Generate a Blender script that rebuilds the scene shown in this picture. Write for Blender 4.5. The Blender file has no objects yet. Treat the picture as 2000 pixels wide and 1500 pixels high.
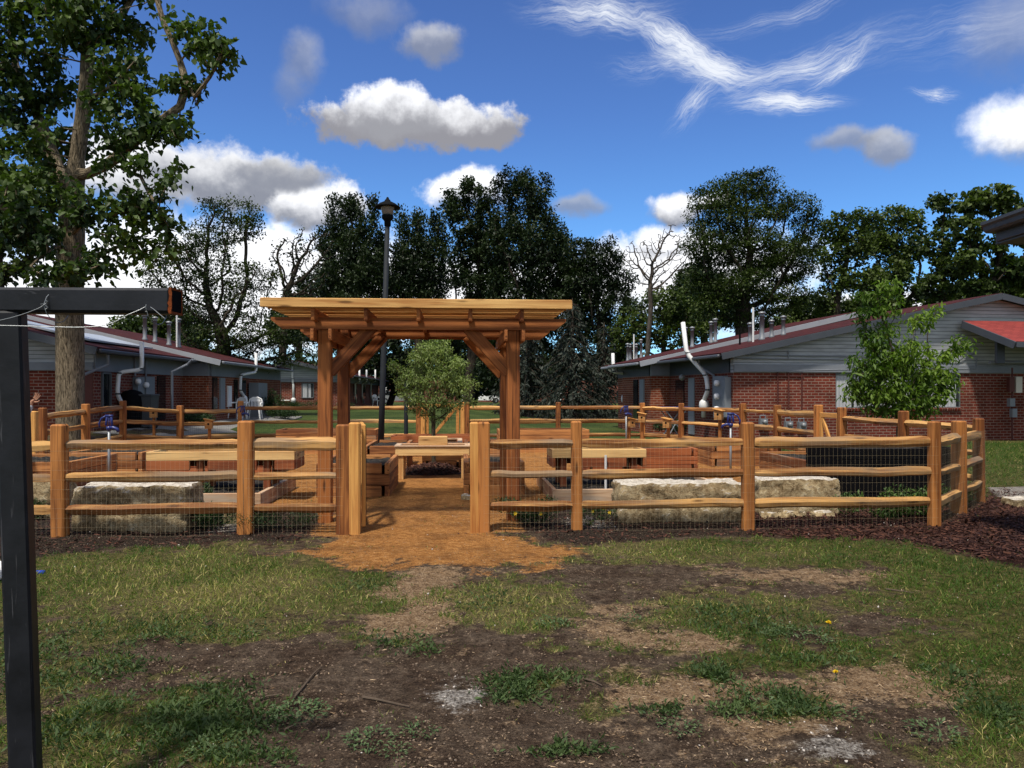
import bpy, math, random
import numpy as np
from mathutils import Vector
R = math.radians
SC = bpy.context.scene
COL = SC.collection
random.seed(7)
rng = np.random.default_rng(7)

# ------------------------------------------------------------------ camera
F, HC, HY = 1502.0, 1.53, 765.0      # focal length and horizon in photo pixels, eye height in metres
cam = bpy.data.cameras.new('camera')
cam_o = bpy.data.objects.new('camera', cam)
COL.objects.link(cam_o)
cam_o.location = (0, 0, HC)
cam_o.rotation_euler = (R(90), 0, 0)
cam.sensor_width = 36
cam.lens = 36 * F / 2000
cam.shift_y = (HY - 750) / 2000
cam.clip_start, cam.clip_end = 0.05, 3000
SC.camera = cam_o
SC.view_settings.view_transform = 'Standard'
SC.view_settings.look = 'None'
SC.view_settings.gamma = 1
SC.view_settings.use_curve_mapping = False
SC.view_settings.exposure = 0.52

# ------------------------------------------------------------------ sun and sky
SUN = Vector((-0.22, -0.46, 1.0)).normalized()
lamp = bpy.data.lights.new('sun', 'SUN')
lamp.energy = 3.4
lamp.angle = R(4.5)
lamp.color = (1.0, 0.94, 0.84)
lo = bpy.data.objects.new('sun', lamp)
COL.objects.link(lo)
lo.rotation_euler = SUN.to_track_quat('Z', 'Y').to_euler()
lo.location = SUN * 60


class NT:
    """Small helper to write node trees."""
    def __init__(s, tree):
        s.t = tree
        s.n = tree.nodes
        s.l = tree.links

    def new(s, typ, **kw):
        n = s.n.new(typ)
        for k, v in kw.items():
            setattr(n, k, v)
        return n

    def put(s, sock, v):
        if hasattr(v, 'is_output') or isinstance(v, bpy.types.NodeSocket):
            s.l.new(v, sock)
        elif v is not None:
            sock.default_value = v

    def math(s, op, a, b=None, c=None, clamp=False):
        n = s.new('ShaderNodeMath', operation=op, use_clamp=clamp)
        s.put(n.inputs[0], a)
        if b is not None: s.put(n.inputs[1], b)
        if c is not None: s.put(n.inputs[2], c)
        return n.outputs[0]

    def vmath(s, op, a, b=None):
        n = s.new('ShaderNodeVectorMath', operation=op)
        s.put(n.inputs[0], a)
        if b is not None: s.put(n.inputs[1], b)
        return n.outputs[0]

    def noise(s, vec, scale, detail=4, rough=0.55, dist=0.0, dim='3D'):
        n = s.new('ShaderNodeTexNoise', noise_dimensions=dim)
        if vec is not None: s.put(n.inputs['Vector'], vec)
        n.inputs['Scale'].default_value = scale
        n.inputs['Detail'].default_value = detail
        n.inputs['Roughness'].default_value = rough
        n.inputs['Distortion'].default_value = dist
        return n.outputs['Fac']

    def smooth(s, x, a, b, lo=0.0, hi=1.0):
        n = s.new('ShaderNodeMapRange', interpolation_type='SMOOTHSTEP')
        s.put(n.inputs[0], x)
        n.inputs[1].default_value, n.inputs[2].default_value = a, b
        n.inputs[3].default_value, n.inputs[4].default_value = lo, hi
        return n.outputs[0]

    def mix(s, f, a, b, mode='MIX'):
        n = s.new('ShaderNodeMix', data_type='RGBA', blend_type=mode)
        s.put(n.inputs[0], f)
        s.put(n.inputs[6], a if not isinstance(a, tuple) else (*a[:3], 1))
        s.put(n.inputs[7], b if not isinstance(b, tuple) else (*b[:3], 1))
        return n.outputs[2]

    def ramp(s, x, stops):
        n = s.new('ShaderNodeValToRGB')
        e = n.color_ramp.elements
        while len(e) > 1: e.remove(e[-1])
        e[0].position, e[0].color = stops[0][0], (*stops[0][1], 1)
        for p, c in stops[1:]:
            k = e.new(p)
            k.color = (*c, 1)
        s.put(n.inputs[0], x)
        return n.outputs[0]

    def comb(s, x, y, z):
        n = s.new('ShaderNodeCombineXYZ')
        s.put(n.inputs[0], x); s.put(n.inputs[1], y); s.put(n.inputs[2], z)
        return n.outputs[0]

    def scale(s, vec, sc):
        n = s.new('ShaderNodeMapping')
        s.put(n.inputs[0], vec)
        n.inputs[3].default_value = sc
        return n.outputs[0]


def make_world():
    w = bpy.data.worlds.new('World')
    SC.world = w
    w.use_nodes = True
    t = NT(w.node_tree)
    t.n.clear()
    out = t.new('ShaderNodeOutputWorld')
    sky = t.new('ShaderNodeTexSky', sky_type='NISHITA')
    sky.sun_disc = False
    sky.sun_elevation = math.asin(SUN.z)
    sky.sun_rotation = math.atan2(SUN.x, SUN.y)
    sky.altitude = 1600
    sky.air_density = 1.0
    sky.dust_density = 0.3
    sky.ozone_density = 2.5
    tc = t.new('ShaderNodeTexCoord').outputs['Generated']
    sep = t.new('ShaderNodeSeparateXYZ')
    t.l.new(tc, sep.inputs[0])
    X, Y, Z = sep.outputs
    az = t.math('ARCTAN2', X, Y)
    el = t.math('ARCSINE', Z)
    # deep polarised blue, paler towards the horizon
    grade = t.ramp(t.math('MULTIPLY', el, 1.3), [(0.0, (.66, 1.0, 1.22)), (0.22, (.55, .90, 1.18)), (0.45, (.52, .74, 1.08)), (0.66, (.50, .66, 1.0)), (1.0, (.60, .70, .95))])
    blue = t.mix(1.0, sky.outputs[0], grade, 'MULTIPLY')
    bg = t.new('ShaderNodeBackground')
    t.put(bg.inputs[0], blue)
    bg.inputs[1].default_value = 0.108
    # warped direction coordinates for the clouds
    v0 = t.comb(az, el, 0.0)
    def ncol(vec, scale, detail):
        n = t.new('ShaderNodeTexNoise')
        t.put(n.inputs['Vector'], vec)
        n.inputs['Scale'].default_value = scale
        n.inputs['Detail'].default_value = detail
        return t.vmath('SUBTRACT', n.outputs['Color'], (0.5, 0.5, 0.5))
    def vscale(v, k):
        n = t.new('ShaderNodeVectorMath', operation='SCALE')
        t.put(n.inputs[0], v)
        n.inputs[3].default_value = k
        return n.outputs[0]
    warp = t.vmath('ADD', t.vmath('ADD', v0, vscale(ncol(v0, 9, 2), .045)), vscale(ncol(v0, 34, 5), .022))
    fine = t.math('ADD', t.math('MULTIPLY', t.noise(v0, 36, 9, .66), .75), t.math('MULTIPLY', t.noise(v0, 12, 4, .6), .25))
    mid = t.noise(v0, 17, 6, .6)
    lump = t.noise(v0, 60, 5, .6)

    def dirpx(px, py):
        a = math.atan((px - 1000) / F)
        return a, math.atan((HY - py) / F * math.cos(a))

    mask_col = [None, None]

    def cloud(px, py, rx, ry, edge=.25, light=1.0, bias=0.0, amount=1.0, dark=(.27, .29, .35), white=(.93, .94, .97), rot=0.0, coords=None):
        a0, e0 = dirpx(px, py)
        ra, re = rx / F * math.cos(a0) ** 2, ry / F * math.cos(a0)
        m = t.new('ShaderNodeMapping', vector_type='TEXTURE')
        t.put(m.inputs[0], coords or warp)
        m.inputs[1].default_value = (a0, e0, 0)
        m.inputs[2].default_value = (0, 0, R(rot))
        m.inputs[3].default_value = (ra, re, 1)
        ln = t.new('ShaderNodeVectorMath', operation='LENGTH')
        t.l.new(m.outputs[0], ln.inputs[0])
        r = t.math('ADD', ln.outputs['Value'], t.math('MULTIPLY', t.math('SUBTRACT', fine, .5), 1.5))
        dens = t.smooth(r, 1.0 + edge, 1.0 - edge)
        s = t.new('ShaderNodeSeparateXYZ')
        t.l.new(m.outputs[0], s.inputs[0])
        h = t.math('ADD', s.outputs[1], t.math('MULTIPLY', t.math('SUBTRACT', mid, .5), 1.3))
        h = t.math('ADD', h, t.math('MULTIPLY', t.math('SUBTRACT', lump, .5), 1.0))
        col = t.mix(t.smooth(h, -.45 - bias, 1.05 - bias), dark, tuple(c * light for c in white))
        dens = t.math('MULTIPLY', dens, amount)
        return dens, col

    groups = [
        # low white bank along the horizon
        cloud(470, 560, 420, 118, .3, 1.25, 1.6), cloud(90, 600, 330, 90, .3, 1.2, 1.5), cloud(900, 560, 380, 55, .35, 1.1, 1.5),
        cloud(1320, 540, 260, 75, .35, 1.15, 1.4), cloud(1750, 640, 320, 70, .4, 1.1, 1.4),
        cloud(275, 330, 150, 60, .3, 1.0, .8), cloud(470, 345, 170, 52, .3, 1.0, .0), cloud(625, 402, 92, 42, .25, 1.12, .35),
        cloud(545, 335, 90, 28, .3, .6, -.2, .9),
        cloud(800, 236, 190, 46, .20, 1.1, -.25, 1, (.30, .30, .335)), cloud(925, 240, 95, 42, .22, 1.1, -.2, 1, (.30, .30, .335)), cloud(770, 216, 100, 46, .24, 1.2, .05, .95, (.34, .345, .38)), cloud(846, 76, 58, 30, .4, .66, .1, .75), cloud(712, 20, 66, 26, .7, .55, .1, .42),
        cloud(590, 115, 30, 36, .7, .6, .0, .5, rot=-25), cloud(560, 165, 22, 26, .8, .5, .0, .3),
        cloud(912, 372, 72, 34, .3, 1.2, .8), cloud(1128, 398, 52, 20, .5, .5, 0, .7), cloud(1322, 402, 48, 28, .35, 1.1, .4),
        cloud(1395, 388, 34, 16, .35, 1.15, .6), cloud(1305, 468, 80, 28, .4, 1.15, .9),
        cloud(1718, 283, 50, 28, .4, .62, .2, .8), cloud(1645, 275, 55, 22, .5, .52, .2, .7), cloud(1995, 245, 80, 44, .6, 1.2, 1.0),
        cloud(1965, 70, 70, 60, .8, .6, .6, .4),
        cloud(-300, 420, 300, 110, .4, 1.1, .8), cloud(2500, 350, 300, 120, .4, 1.1, .8), cloud(-600, 150, 260, 80, .4, 1.0, .5),
    ]
    # cirrus: wisps combed along a slanting direction
    wv = t.vmath('ADD', v0, vscale(ncol(v0, 7, 3), .10))
    mp = t.new('ShaderNodeMapping')
    t.put(mp.inputs[0], wv)
    mp.inputs[2].default_value = (0, 0, R(-28))
    mp.inputs[3].default_value = (7, 40, 1)
    streak = t.math('ADD', t.math('MULTIPLY', t.noise(mp.outputs[0], 1.6, 10, .72), .7), t.math('MULTIPLY', t.noise(v0, 16, 6, .62), .3))
    cv = t.vmath('ADD', t.vmath('ADD', v0, vscale(ncol(v0, 8, 3), .05)), vscale(ncol(v0, 40, 4), .012))
    cir = None
    for (px, py, rx, ry, rot, am) in [(1170, 28, 130, 40, 0, 1.0), (1330, 90, 110, 34, -38, 1.15), (1390, 135, 100, 36, -20, 1.2), (1560, 130, 170, 40, 12, .8),
                                      (1535, 205, 110, 26, -6, 1.2), (1640, 130, 80, 20, 28, .9), (1360, 195, 60, 28, 40, .7), (1815, 182, 46, 12, -8, .8),
                                      (1540, 20, 200, 24, 8, .45), (1280, 120, 90, 30, 0, .35), (1870, 60, 220, 60, 0, .3)]:
        a0, e0 = dirpx(px, py)
        m = t.new('ShaderNodeMapping', vector_type='TEXTURE')
        t.put(m.inputs[0], cv)
        m.inputs[1].default_value = (a0, e0, 0)
        m.inputs[2].default_value = (0, 0, R(rot))
        m.inputs[3].default_value = (rx / F * math.cos(a0) ** 2, ry * .78 / F * math.cos(a0), 1)
        ln = t.new('ShaderNodeVectorMath', operation='LENGTH')
        t.l.new(m.outputs[0], ln.inputs[0])
        fib = t.math('ADD', t.math('MULTIPLY', t.noise(t.scale(m.outputs[0], (1.1, 3.4, 1)), 1.5, 10, .72, .2), .75), t.math('MULTIPLY', streak, .25))
        k = t.math('MULTIPLY', t.smooth(ln.outputs['Value'], 1.5, .0), am)
        k = t.math('MULTIPLY', k, t.smooth(t.math('ADD', fib, t.math('MULTIPLY', k, .15)), .43, .76))
        cir = k if cir is None else t.math('ADD', cir, t.math('MULTIPLY', k, t.math('SUBTRACT', 1.0, cir)))
    cir = t.math('MINIMUM', cir, 1.0)
    groups.append((t.math('MULTIPLY', cir, .95), (.86, .90, .97, 1)))
    # added, unseen broken cloud overhead and behind the viewer, for soft neutral fill light
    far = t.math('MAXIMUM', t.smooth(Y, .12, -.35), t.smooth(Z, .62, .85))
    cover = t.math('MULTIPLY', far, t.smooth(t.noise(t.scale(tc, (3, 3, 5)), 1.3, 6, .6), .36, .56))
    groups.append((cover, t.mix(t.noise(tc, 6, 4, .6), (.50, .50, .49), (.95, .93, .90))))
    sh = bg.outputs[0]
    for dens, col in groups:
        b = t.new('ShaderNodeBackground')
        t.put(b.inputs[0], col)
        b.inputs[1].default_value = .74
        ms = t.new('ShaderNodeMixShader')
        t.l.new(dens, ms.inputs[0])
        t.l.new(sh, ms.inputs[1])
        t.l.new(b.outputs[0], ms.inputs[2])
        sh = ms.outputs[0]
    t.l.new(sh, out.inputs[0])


make_world()


# ------------------------------------------------------------------ places and frames
def P(px, py, d):
    """World point at distance d that stands at this place in the photograph (used to survey positions)."""
    return np.array([(px - 1000) / F * d, d, HC - (py - HY) / F * d])


def sst(x):
    x = np.clip(x, 0, 1)
    return x * x * (3 - 2 * x)


def gz(x, y):
    """Height of the terrain: flat lawn rising a little towards the houses on the left."""
    x = np.asarray(x, float); y = np.asarray(y, float)
    a = sst((-x - 8.4) / 2.6) * sst((y - 12.5) / 5)
    b = sst((y - 21.8) / 7) * sst((3 - x) / 6)
    h = .45 * np.maximum(a, b)
    return h * (1 - .6 * sst((y - 55) / 30))


def G(px, py):
    return P(px, py, HC * F / (py - HY))


class Fr:
    """A plan frame: origin, turned by an angle; u to the right, v away."""
    def __init__(s, ox, oy, a):
        s.ox, s.oy, s.c, s.s, s.a = ox, oy, math.cos(R(a)), math.sin(R(a)), R(a)

    def p(s, u, v, z=0.0):
        return np.array([s.ox + u * s.c - v * s.s, s.oy + u * s.s + v * s.c, z])

    def uv(s, x, y):
        x, y = x - s.ox, y - s.oy
        return x * s.c + y * s.s, -x * s.s + y * s.c

    def u_at(s, px, v):
        k = (px - 1000) / F
        return (k * (s.oy + v * s.c) - s.ox + v * s.s) / (s.c - k * s.s)

    def v_at(s, px, u):
        k = (px - 1000) / F
        return (s.ox + u * s.c - k * (s.oy + u * s.s)) / (s.s + k * s.c)

    def z_at(s, py, u, v):
        return HC - (py - HY) / F * s.p(u, v)[1]

    def onv(s, px, py, v):
        u = s.u_at(px, v)
        return u, s.z_at(py, u, v)

    def onu(s, px, py, u):
        v = s.v_at(px, u)
        return v, s.z_at(py, u, v)


W0 = Fr(0, 0, 0)
GA = Fr(-1.02, 8.35, 4.0)      # the fenced garden


# ------------------------------------------------------------------ objects
def tag(o, label=None, cat=None, group=None, kind=None):
    if label: o['label'] = label
    if cat: o['category'] = cat
    if group: o['group'] = group
    if kind: o['kind'] = kind
    return o


def thing(name, label, cat, loc, rotz=0.0, group=None):
    o = bpy.data.objects.new(name, None)
    COL.objects.link(o)
    o.empty_display_size = .2
    o.location = [float(c) for c in loc]
    o.rotation_euler = (0, 0, rotz)
    return tag(o, label, cat, group)


def copy_tree(o, parent=None):
    c = o.copy()
    COL.objects.link(c)
    if parent is not None: c.parent = parent
    for ch in list(o.children): copy_tree(ch, c)
    return c


def world_loc(o):
    v = np.zeros(3)
    while o is not None:
        v = v + np.array(o.location)
        o = o.parent
    return v


def mesh_from(name, V, faces, mat, parent=None, gr=None, ti=None, smooth=False, attrs=None, local=False):
    """faces: (n,k) array or list of lists."""
    V = np.asarray(V, np.float32)
    if parent is not None and not local:
        V = V - world_loc(parent).astype(np.float32)
    me = bpy.data.meshes.new(name)
    if isinstance(faces, np.ndarray):
        n, k = faces.shape
        me.vertices.add(len(V)); me.loops.add(n * k); me.polygons.add(n)
        me.vertices.foreach_set('co', V.ravel())
        me.loops.foreach_set('vertex_index', faces.astype(np.int32).ravel())
        me.polygons.foreach_set('loop_start', np.arange(0, n * k, k, dtype=np.int32))
    else:
        me.from_pydata([tuple(map(float, v)) for v in V], [], [list(map(int, f)) for f in faces])
    if gr is not None:
        a = me.attributes.new('gr', 'FLOAT_VECTOR', 'POINT')
        a.data.foreach_set('vector', np.asarray(gr, np.float32).ravel())
    if ti is not None:
        a = me.attributes.new('ti', 'FLOAT', 'POINT')
        a.data.foreach_set('value', np.asarray(ti, np.float32).ravel())
    for k_, v_ in (attrs or {}).items():
        a = me.attributes.new(k_, 'FLOAT', 'POINT')
        a.data.foreach_set('value', np.asarray(v_, np.float32).ravel())
    me.update(calc_edges=True)
    me.validate()
    if smooth:
        me.polygons.foreach_set('use_smooth', np.ones(len(me.polygons), bool))
    o = bpy.data.objects.new(name, me)
    COL.objects.link(o)
    if mat is not None: me.materials.append(mat)
    if parent is not None: o.parent = parent
    return o


def nrm(v):
    v = np.asarray(v, float)
    return v / (np.linalg.norm(v) + 1e-12)


class MB:
    """Collects shapes in world space and links them as ONE mesh."""
    def __init__(s):
        s.V, s.Fc, s.G, s.T = [], [], [], []

    def add(s, V, faces, gr=None, ti=0.5):
        n = len(s.V)
        s.V.extend(np.asarray(V, float).tolist())
        s.Fc.extend([[i + n for i in f] for f in faces])
        s.G.extend((np.asarray(V, float) if gr is None else np.asarray(gr, float)).tolist())
        s.T.extend([ti] * len(V) if np.isscalar(ti) else list(ti))
        return s

    def build(s, name, mat, parent=None, smooth=False, label=None, local=False):
        o = mesh_from(name, s.V, s.Fc, mat, parent, s.G, s.T, smooth, local=local)
        if label: o['label'] = label
        return o

    def lumber(s, a, b, w, h, up=(0, 0, 1), ch=.006, ti=None, taper=1.0):
        """A chamfered board from a to b; w sideways, h along up."""
        a, b = np.asarray(a, float), np.asarray(b, float)
        x = nrm(b - a); L = np.linalg.norm(b - a)
        up = np.asarray(up, float)
        y = np.cross(up, x)
        if np.linalg.norm(y) < 1e-6: y = np.cross((0, 1, 0), x)
        y = nrm(y); z = np.cross(x, y)
        ch = min(ch, w * .3, h * .3)
        prof = [(-w/2 + ch, -h/2), (w/2 - ch, -h/2), (w/2, -h/2 + ch), (w/2, h/2 - ch), (w/2 - ch, h/2), (-w/2 + ch, h/2), (-w/2, h/2 - ch), (-w/2, -h/2 + ch)]
        off = rng.random(3) * 40
        V, gr = [], []
        for k, (c, tp, ins) in enumerate([(a, 1, 1 - 2*ch/min(w, h)), (a + x * ch, 1, 1), (b - x * ch, taper, 1), (b, taper, 1 - 2*ch/min(w, h))]):
            l = [0, ch, L - ch, L][k]
            for (p, q) in prof:
                V.append(c + y * p * tp * ins + z * q * tp * ins)
                gr.append((l + off[0], p + off[1], q + off[2]))
        f = [list(range(7, -1, -1)), list(range(24, 32))]
        for k in range(3):
            for i in range(8):
                j = (i + 1) % 8
                f.append([k*8 + i, k*8 + j, k*8 + 8 + j, k*8 + 8 + i])
        return s.add(V, f, gr, rng.random() if ti is None else ti)

    def obox(s, fr, u0, u1, v0, v1, z0, z1, ti=None, faces='bfruld'):
        """Box in a plan frame whose faces carry (run, height) coordinates."""
        ti = rng.random() if ti is None else ti
        P_ = fr.p
        for f in faces:
            if f == 'f': q = [(u0, v0, z0), (u1, v0, z0), (u1, v0, z1), (u0, v0, z1)]; g = lambda u, v, z: (u, z, 0)
            if f == 'b': q = [(u1, v1, z0), (u0, v1, z0), (u0, v1, z1), (u1, v1, z1)]; g = lambda u, v, z: (u, z, 0)
            if f == 'l': q = [(u0, v1, z0), (u0, v0, z0), (u0, v0, z1), (u0, v1, z1)]; g = lambda u, v, z: (v + .1, z, 0)
            if f == 'r': q = [(u1, v0, z0), (u1, v1, z0), (u1, v1, z1), (u1, v0, z1)]; g = lambda u, v, z: (v + .1, z, 0)
            if f == 'u': q = [(u0, v0, z1), (u1, v0, z1), (u1, v1, z1), (u0, v1, z1)]; g = lambda u, v, z: (u, v, 0)
            if f == 'd': q = [(u0, v1, z0), (u1, v1, z0), (u1, v0, z0), (u0, v0, z0)]; g = lambda u, v, z: (u, v, 0)
            s.add([P_(*c) for c in q], [[0, 1, 2, 3]], [g(*c) for c in q], ti)
        return s

    def prism(s, fr, poly, v0, v1, ti=.5):
        """Polygon in (u, z) extruded from v0 to v1."""
        n = len(poly)
        a = [fr.p(u, v0, z) for u, z in poly]
        b = [fr.p(u, v1, z) for u, z in poly]
        g = [(u, z, 0) for u, z in poly]
        f = [list(range(n)), list(range(2*n - 1, n - 1, -1))]
        s.add(a + b, f, g + g, ti)
        for i in range(n):
            j = (i + 1) % n
            L = math.dist(poly[i], poly[j])
            s.add([a[i], b[i], b[j], a[j]], [[0, 1, 2, 3]], [(v0, 0, 0), (v1, 0, 0), (v1, L, 0), (v0, L, 0)], ti)
        return s

    def slab(s, q, th, ti=.5):
        """Four corners (counter-clockwise seen from above) given a thickness downwards."""
        q = [np.asarray(c, float) for c in q]
        n = nrm(np.cross(q[1] - q[0], q[3] - q[0]))
        b = [c - n * th for c in q]
        L, Wd = np.linalg.norm(q[1] - q[0]), np.linalg.norm(q[3] - q[0])
        s.add(q, [[0, 1, 2, 3]], [(0, 0, 0), (L, 0, 0), (L, Wd, 0), (0, Wd, 0)], ti)
        s.add(b, [[3, 2, 1, 0]], [(0, 0, 0), (L, 0, 0), (L, Wd, 0), (0, Wd, 0)], ti)
        for i in range(4):
            j = (i + 1) % 4
            s.add([q[i], b[i], b[j], q[j]], [[0, 1, 2, 3]], [(0, 0, 0), (0, th, 0), (1, th, 0), (1, 0, 0)], ti)
        return s

    def tube(s, pts, r, n=8, caps=True, ti=.5):
        pts = np.asarray(pts, float)
        m = len(pts)
        r = np.full(m, r, float) if np.isscalar(r) else np.asarray(r, float)
        d = np.gradient(pts, axis=0)
        ref = np.array([0.31, 0.17, 0.93]) if abs(nrm(d[0])[2]) < .9 else np.array([1.0, .1, 0])
        V, gr, L = [], [], 0
        off = rng.random() * 30
        for i in range(m):
            x = nrm(d[i])
            y = nrm(np.cross(ref, x)); z = np.cross(x, y)
            ref = z
            if i: L += np.linalg.norm(pts[i] - pts[i-1])
            for k in range(n):
                a = 2 * math.pi * k / n
                V.append(pts[i] + (y * math.cos(a) + z * math.sin(a)) * r[i])
                gr.append((L + off, math.cos(a) * r[i], math.sin(a) * r[i]))
        f = []
        for i in range(m - 1):
            for k in range(n):
                j = (k + 1) % n
                f.append([i*n + k, i*n + j, (i+1)*n + j, (i+1)*n + k])
        if caps:
            f.append(list(range(n - 1, -1, -1)))
            f.append([(m-1)*n + k for k in range(n)])
        return s.add(V, f, gr, ti)

    def lathe(s, c, prof, n=16, ti=.5):
        """Profile of (radius, height) turned about a vertical axis at c."""
        c = np.asarray(c, float)
        V, f = [], []
        for (r, z) in prof:
            for k in range(n):
                a = 2 * math.pi * k / n
                V.append(c + np.array([math.cos(a) * r, math.sin(a) * r, z]))
        m = len(prof)
        for i in range(m - 1):
            for k in range(n):
                j = (k + 1) % n
                f.append([i*n + k, i*n + j, (i+1)*n + j, (i+1)*n + k])
        f.append(list(range(n - 1, -1, -1)))
        f.append([(m-1)*n + k for k in range(n)])
        return s.add(V, f, None, ti)


# ------------------------------------------------------------------ numpy noise
def vnoise(x, y, seed=0):
    x = np.asarray(x, float); y = np.asarray(y, float)
    xi, yi = np.floor(x).astype(np.int64), np.floor(y).astype(np.int64)
    fx, fy = x - xi, y - yi
    fx, fy = fx * fx * (3 - 2 * fx), fy * fy * (3 - 2 * fy)
    def h(a, b):
        n = (a * 374761393 + b * 668265263 + seed * 974711) & 0x7fffffff
        n = ((n ^ (n >> 13)) * 1274126177) & 0x7fffffff
        return ((n ^ (n >> 16)) & 0xffff) / 65535.0
    return (h(xi, yi) * (1 - fx) + h(xi + 1, yi) * fx) * (1 - fy) + (h(xi, yi + 1) * (1 - fx) + h(xi + 1, yi + 1) * fx) * fy


def fbm(x, y, octaves=4, seed=0):
    v, a, t = 0, 1.0, 0
    for k in range(octaves):
        v = v + a * vnoise(np.asarray(x) * 2**k + 17.3 * k, np.asarray(y) * 2**k - 9.1 * k, seed + k)
        t += a
        a *= .55
    return v / t

# ------------------------------------------------------------------ materials
def mat(name, fn, rough=.8, spec=.3, metal=0.0):
    m = bpy.data.materials.new(name)
    m.use_nodes = True
    t = NT(m.node_tree)
    b = t.n['Principled BSDF']
    b.inputs['Roughness'].default_value = rough
    b.inputs['Specular IOR Level'].default_value = spec
    b.inputs['Metallic'].default_value = metal
    t.b = b
    t.gr = lambda: t.new('ShaderNodeAttribute', attribute_name='gr').outputs['Vector']
    t.att = lambda k: t.new('ShaderNodeAttribute', attribute_name=k).outputs['Fac']
    t.obj = lambda: t.new('ShaderNodeTexCoord').outputs['Object']
    def bump(h, strength=.4, dist=.01):
        n = t.new('ShaderNodeBump')
        n.inputs['Strength'].default_value = strength
        n.inputs['Distance'].default_value = dist
        t.put(n.inputs['Height'], h)
        t.l.new(n.outputs[0], b.inputs['Normal'])
    t.bump = bump
    c = fn(t)
    if c is not None:
        t.put(b.inputs['Base Color'], (*c, 1) if isinstance(c, tuple) and len(c) == 3 else c)
    return m


def wood(name, dark, light, gray=None, gamt=0.0, streak=1.0):
    def fn(t):
        g = t.gr(); ti = t.att('ti')
        grain = t.noise(t.scale(g, (1.3, 26, 26)), 1.0, 5, .6, .6)
        broad = t.noise(t.scale(g, (.8, 5, 5)), 1.0, 3, .55, .4)
        c5 = lambda q, k: t.math('MULTIPLY', t.math('SUBTRACT', q, .5), k)
        x = t.math('ADD', t.math('ADD', c5(grain, 1.7 * streak), c5(broad, 1.3)), t.math('ADD', c5(ti, .62), .5))
        md = tuple((a + b) / 2 for a, b in zip(dark, light))
        col = t.ramp(x, [(.18, dark), (.5, md), (.84, light)])
        # dark knots
        vo = t.new('ShaderNodeTexVoronoi')
        t.put(vo.inputs['Vector'], t.scale(g, (1.9, 9, 9)))
        vo.inputs['Scale'].default_value = 1.0
        k = t.smooth(t.math('ADD', vo.outputs['Distance'], t.math('MULTIPLY', grain, .08)), .25, .10)
        col = t.mix(t.math('MULTIPLY', k, .85), col, tuple(c * .32 for c in dark))
        # drying checks
        chk = t.noise(t.scale(g, (.9, 60, 60)), 1.0, 2, .5)
        col = t.mix(t.smooth(chk, .63, .70), col, tuple(c * .45 for c in dark))
        if gray:
            gm = t.smooth(t.noise(t.scale(g, (.7, 4, 4)), 1.0, 3, .6), .62 - gamt * .3, .80 - gamt * .3)
            col = t.mix(t.math('MULTIPLY', gm, .85), col, gray)
        t.bump(t.math('ADD', grain, t.math('MULTIPLY', chk, .5)), .35, .006)
        return col
    return mat(name, fn, .72, .25)


M = {}
M['post'] = wood('cedar_post', (.15, .048, .013), (.44, .175, .046))
M['rail'] = wood('cedar_split_rail', (.19, .074, .022), (.60, .335, .115), (.23, .16, .10), .40)
M['gatewood'] = wood('cedar_gate', (.36, .135, .032), (.62, .32, .09))
M['pergola'] = wood('cedar_stained', (.145, .042, .012), (.36, .125, .033))
M['lath'] = wood('cedar_lath', (.42, .19, .055), (.70, .42, .15))
M['bed'] = wood('cedar_bed', (.15, .052, .018), (.46, .20, .065), (.21, .15, .10), .15)
M['bedred'] = wood('cedar_bed_red', (.17, .045, .016), (.34, .105, .036))
M['bedlight'] = wood('cedar_bed_light', (.44, .22, .075), (.72, .46, .19))
M['rim'] = wood('cedar_rim', (.36, .19, .095), (.60, .42, .27), (.45, .36, .27), .4)


def leafmat(name, dark, light, trans=.35, rough=.5, stops=None):
    m = bpy.data.materials.new(name)
    m.use_nodes = True
    t = NT(m.node_tree)
    b = t.n['Principled BSDF']
    ti = t.new('ShaderNodeAttribute', attribute_name='ti').outputs['Fac']
    col = t.ramp(ti, stops or [(0, dark), (1, light)])
    t.put(b.inputs['Base Color'], col)
    b.inputs['Roughness'].default_value = rough
    b.inputs['Specular IOR Level'].default_value = .25
    tr = t.new('ShaderNodeBsdfTranslucent')
    t.put(tr.inputs[0], t.mix(1.0, col, (1.0, 1.25, .45), 'MULTIPLY'))
    ms = t.new('ShaderNodeMixShader')
    ms.inputs[0].default_value = trans
    out = [n for n in t.n if n.type == 'OUTPUT_MATERIAL'][0]
    t.l.new(b.outputs[0], ms.inputs[1]); t.l.new(tr.outputs[0], ms.inputs[2])
    t.l.new(ms.outputs[0], out.inputs[0])
    return m


M['leaf_catalpa'] = leafmat('leaf_catalpa', (.013, .030, .008), (.080, .125, .022), .25)
M['leaf_locust'] = leafmat('leaf_locust', (.008, .019, .005), (.052, .078, .014), .22)
M['leaf_dark'] = leafmat('leaf_dark', (.006, .014, .006), (.032, .050, .015), .15)
M['leaf_mid'] = leafmat('leaf_mid', (.014, .030, .008), (.095, .130, .030), .28)
M['leaf_spruce'] = leafmat('leaf_spruce', (.006, .011, .007), (.036, .046, .032), .06, .6)
M['leaf_maple'] = leafmat('leaf_maple', (.045, .095, .012), (.17, .26, .030), .38)
M['leaf_crab'] = leafmat('leaf_crab', (.055, .088, .025), (.27, .34, .11), .3)
M['leaf_shrub'] = leafmat('leaf_shrub', (.012, .030, .010), (.045, .085, .022), .2)
M['leaf_herb'] = leafmat('leaf_herb', (.030, .065, .014), (.095, .16, .035), .25)
M['grass'] = leafmat('grass_blade', None, None, .35, .6, [(0, (.030, .078, .011)), (.3, (.090, .150, .022)), (.55, (.25, .25, .06)), (1, (.56, .46, .19))])
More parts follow.
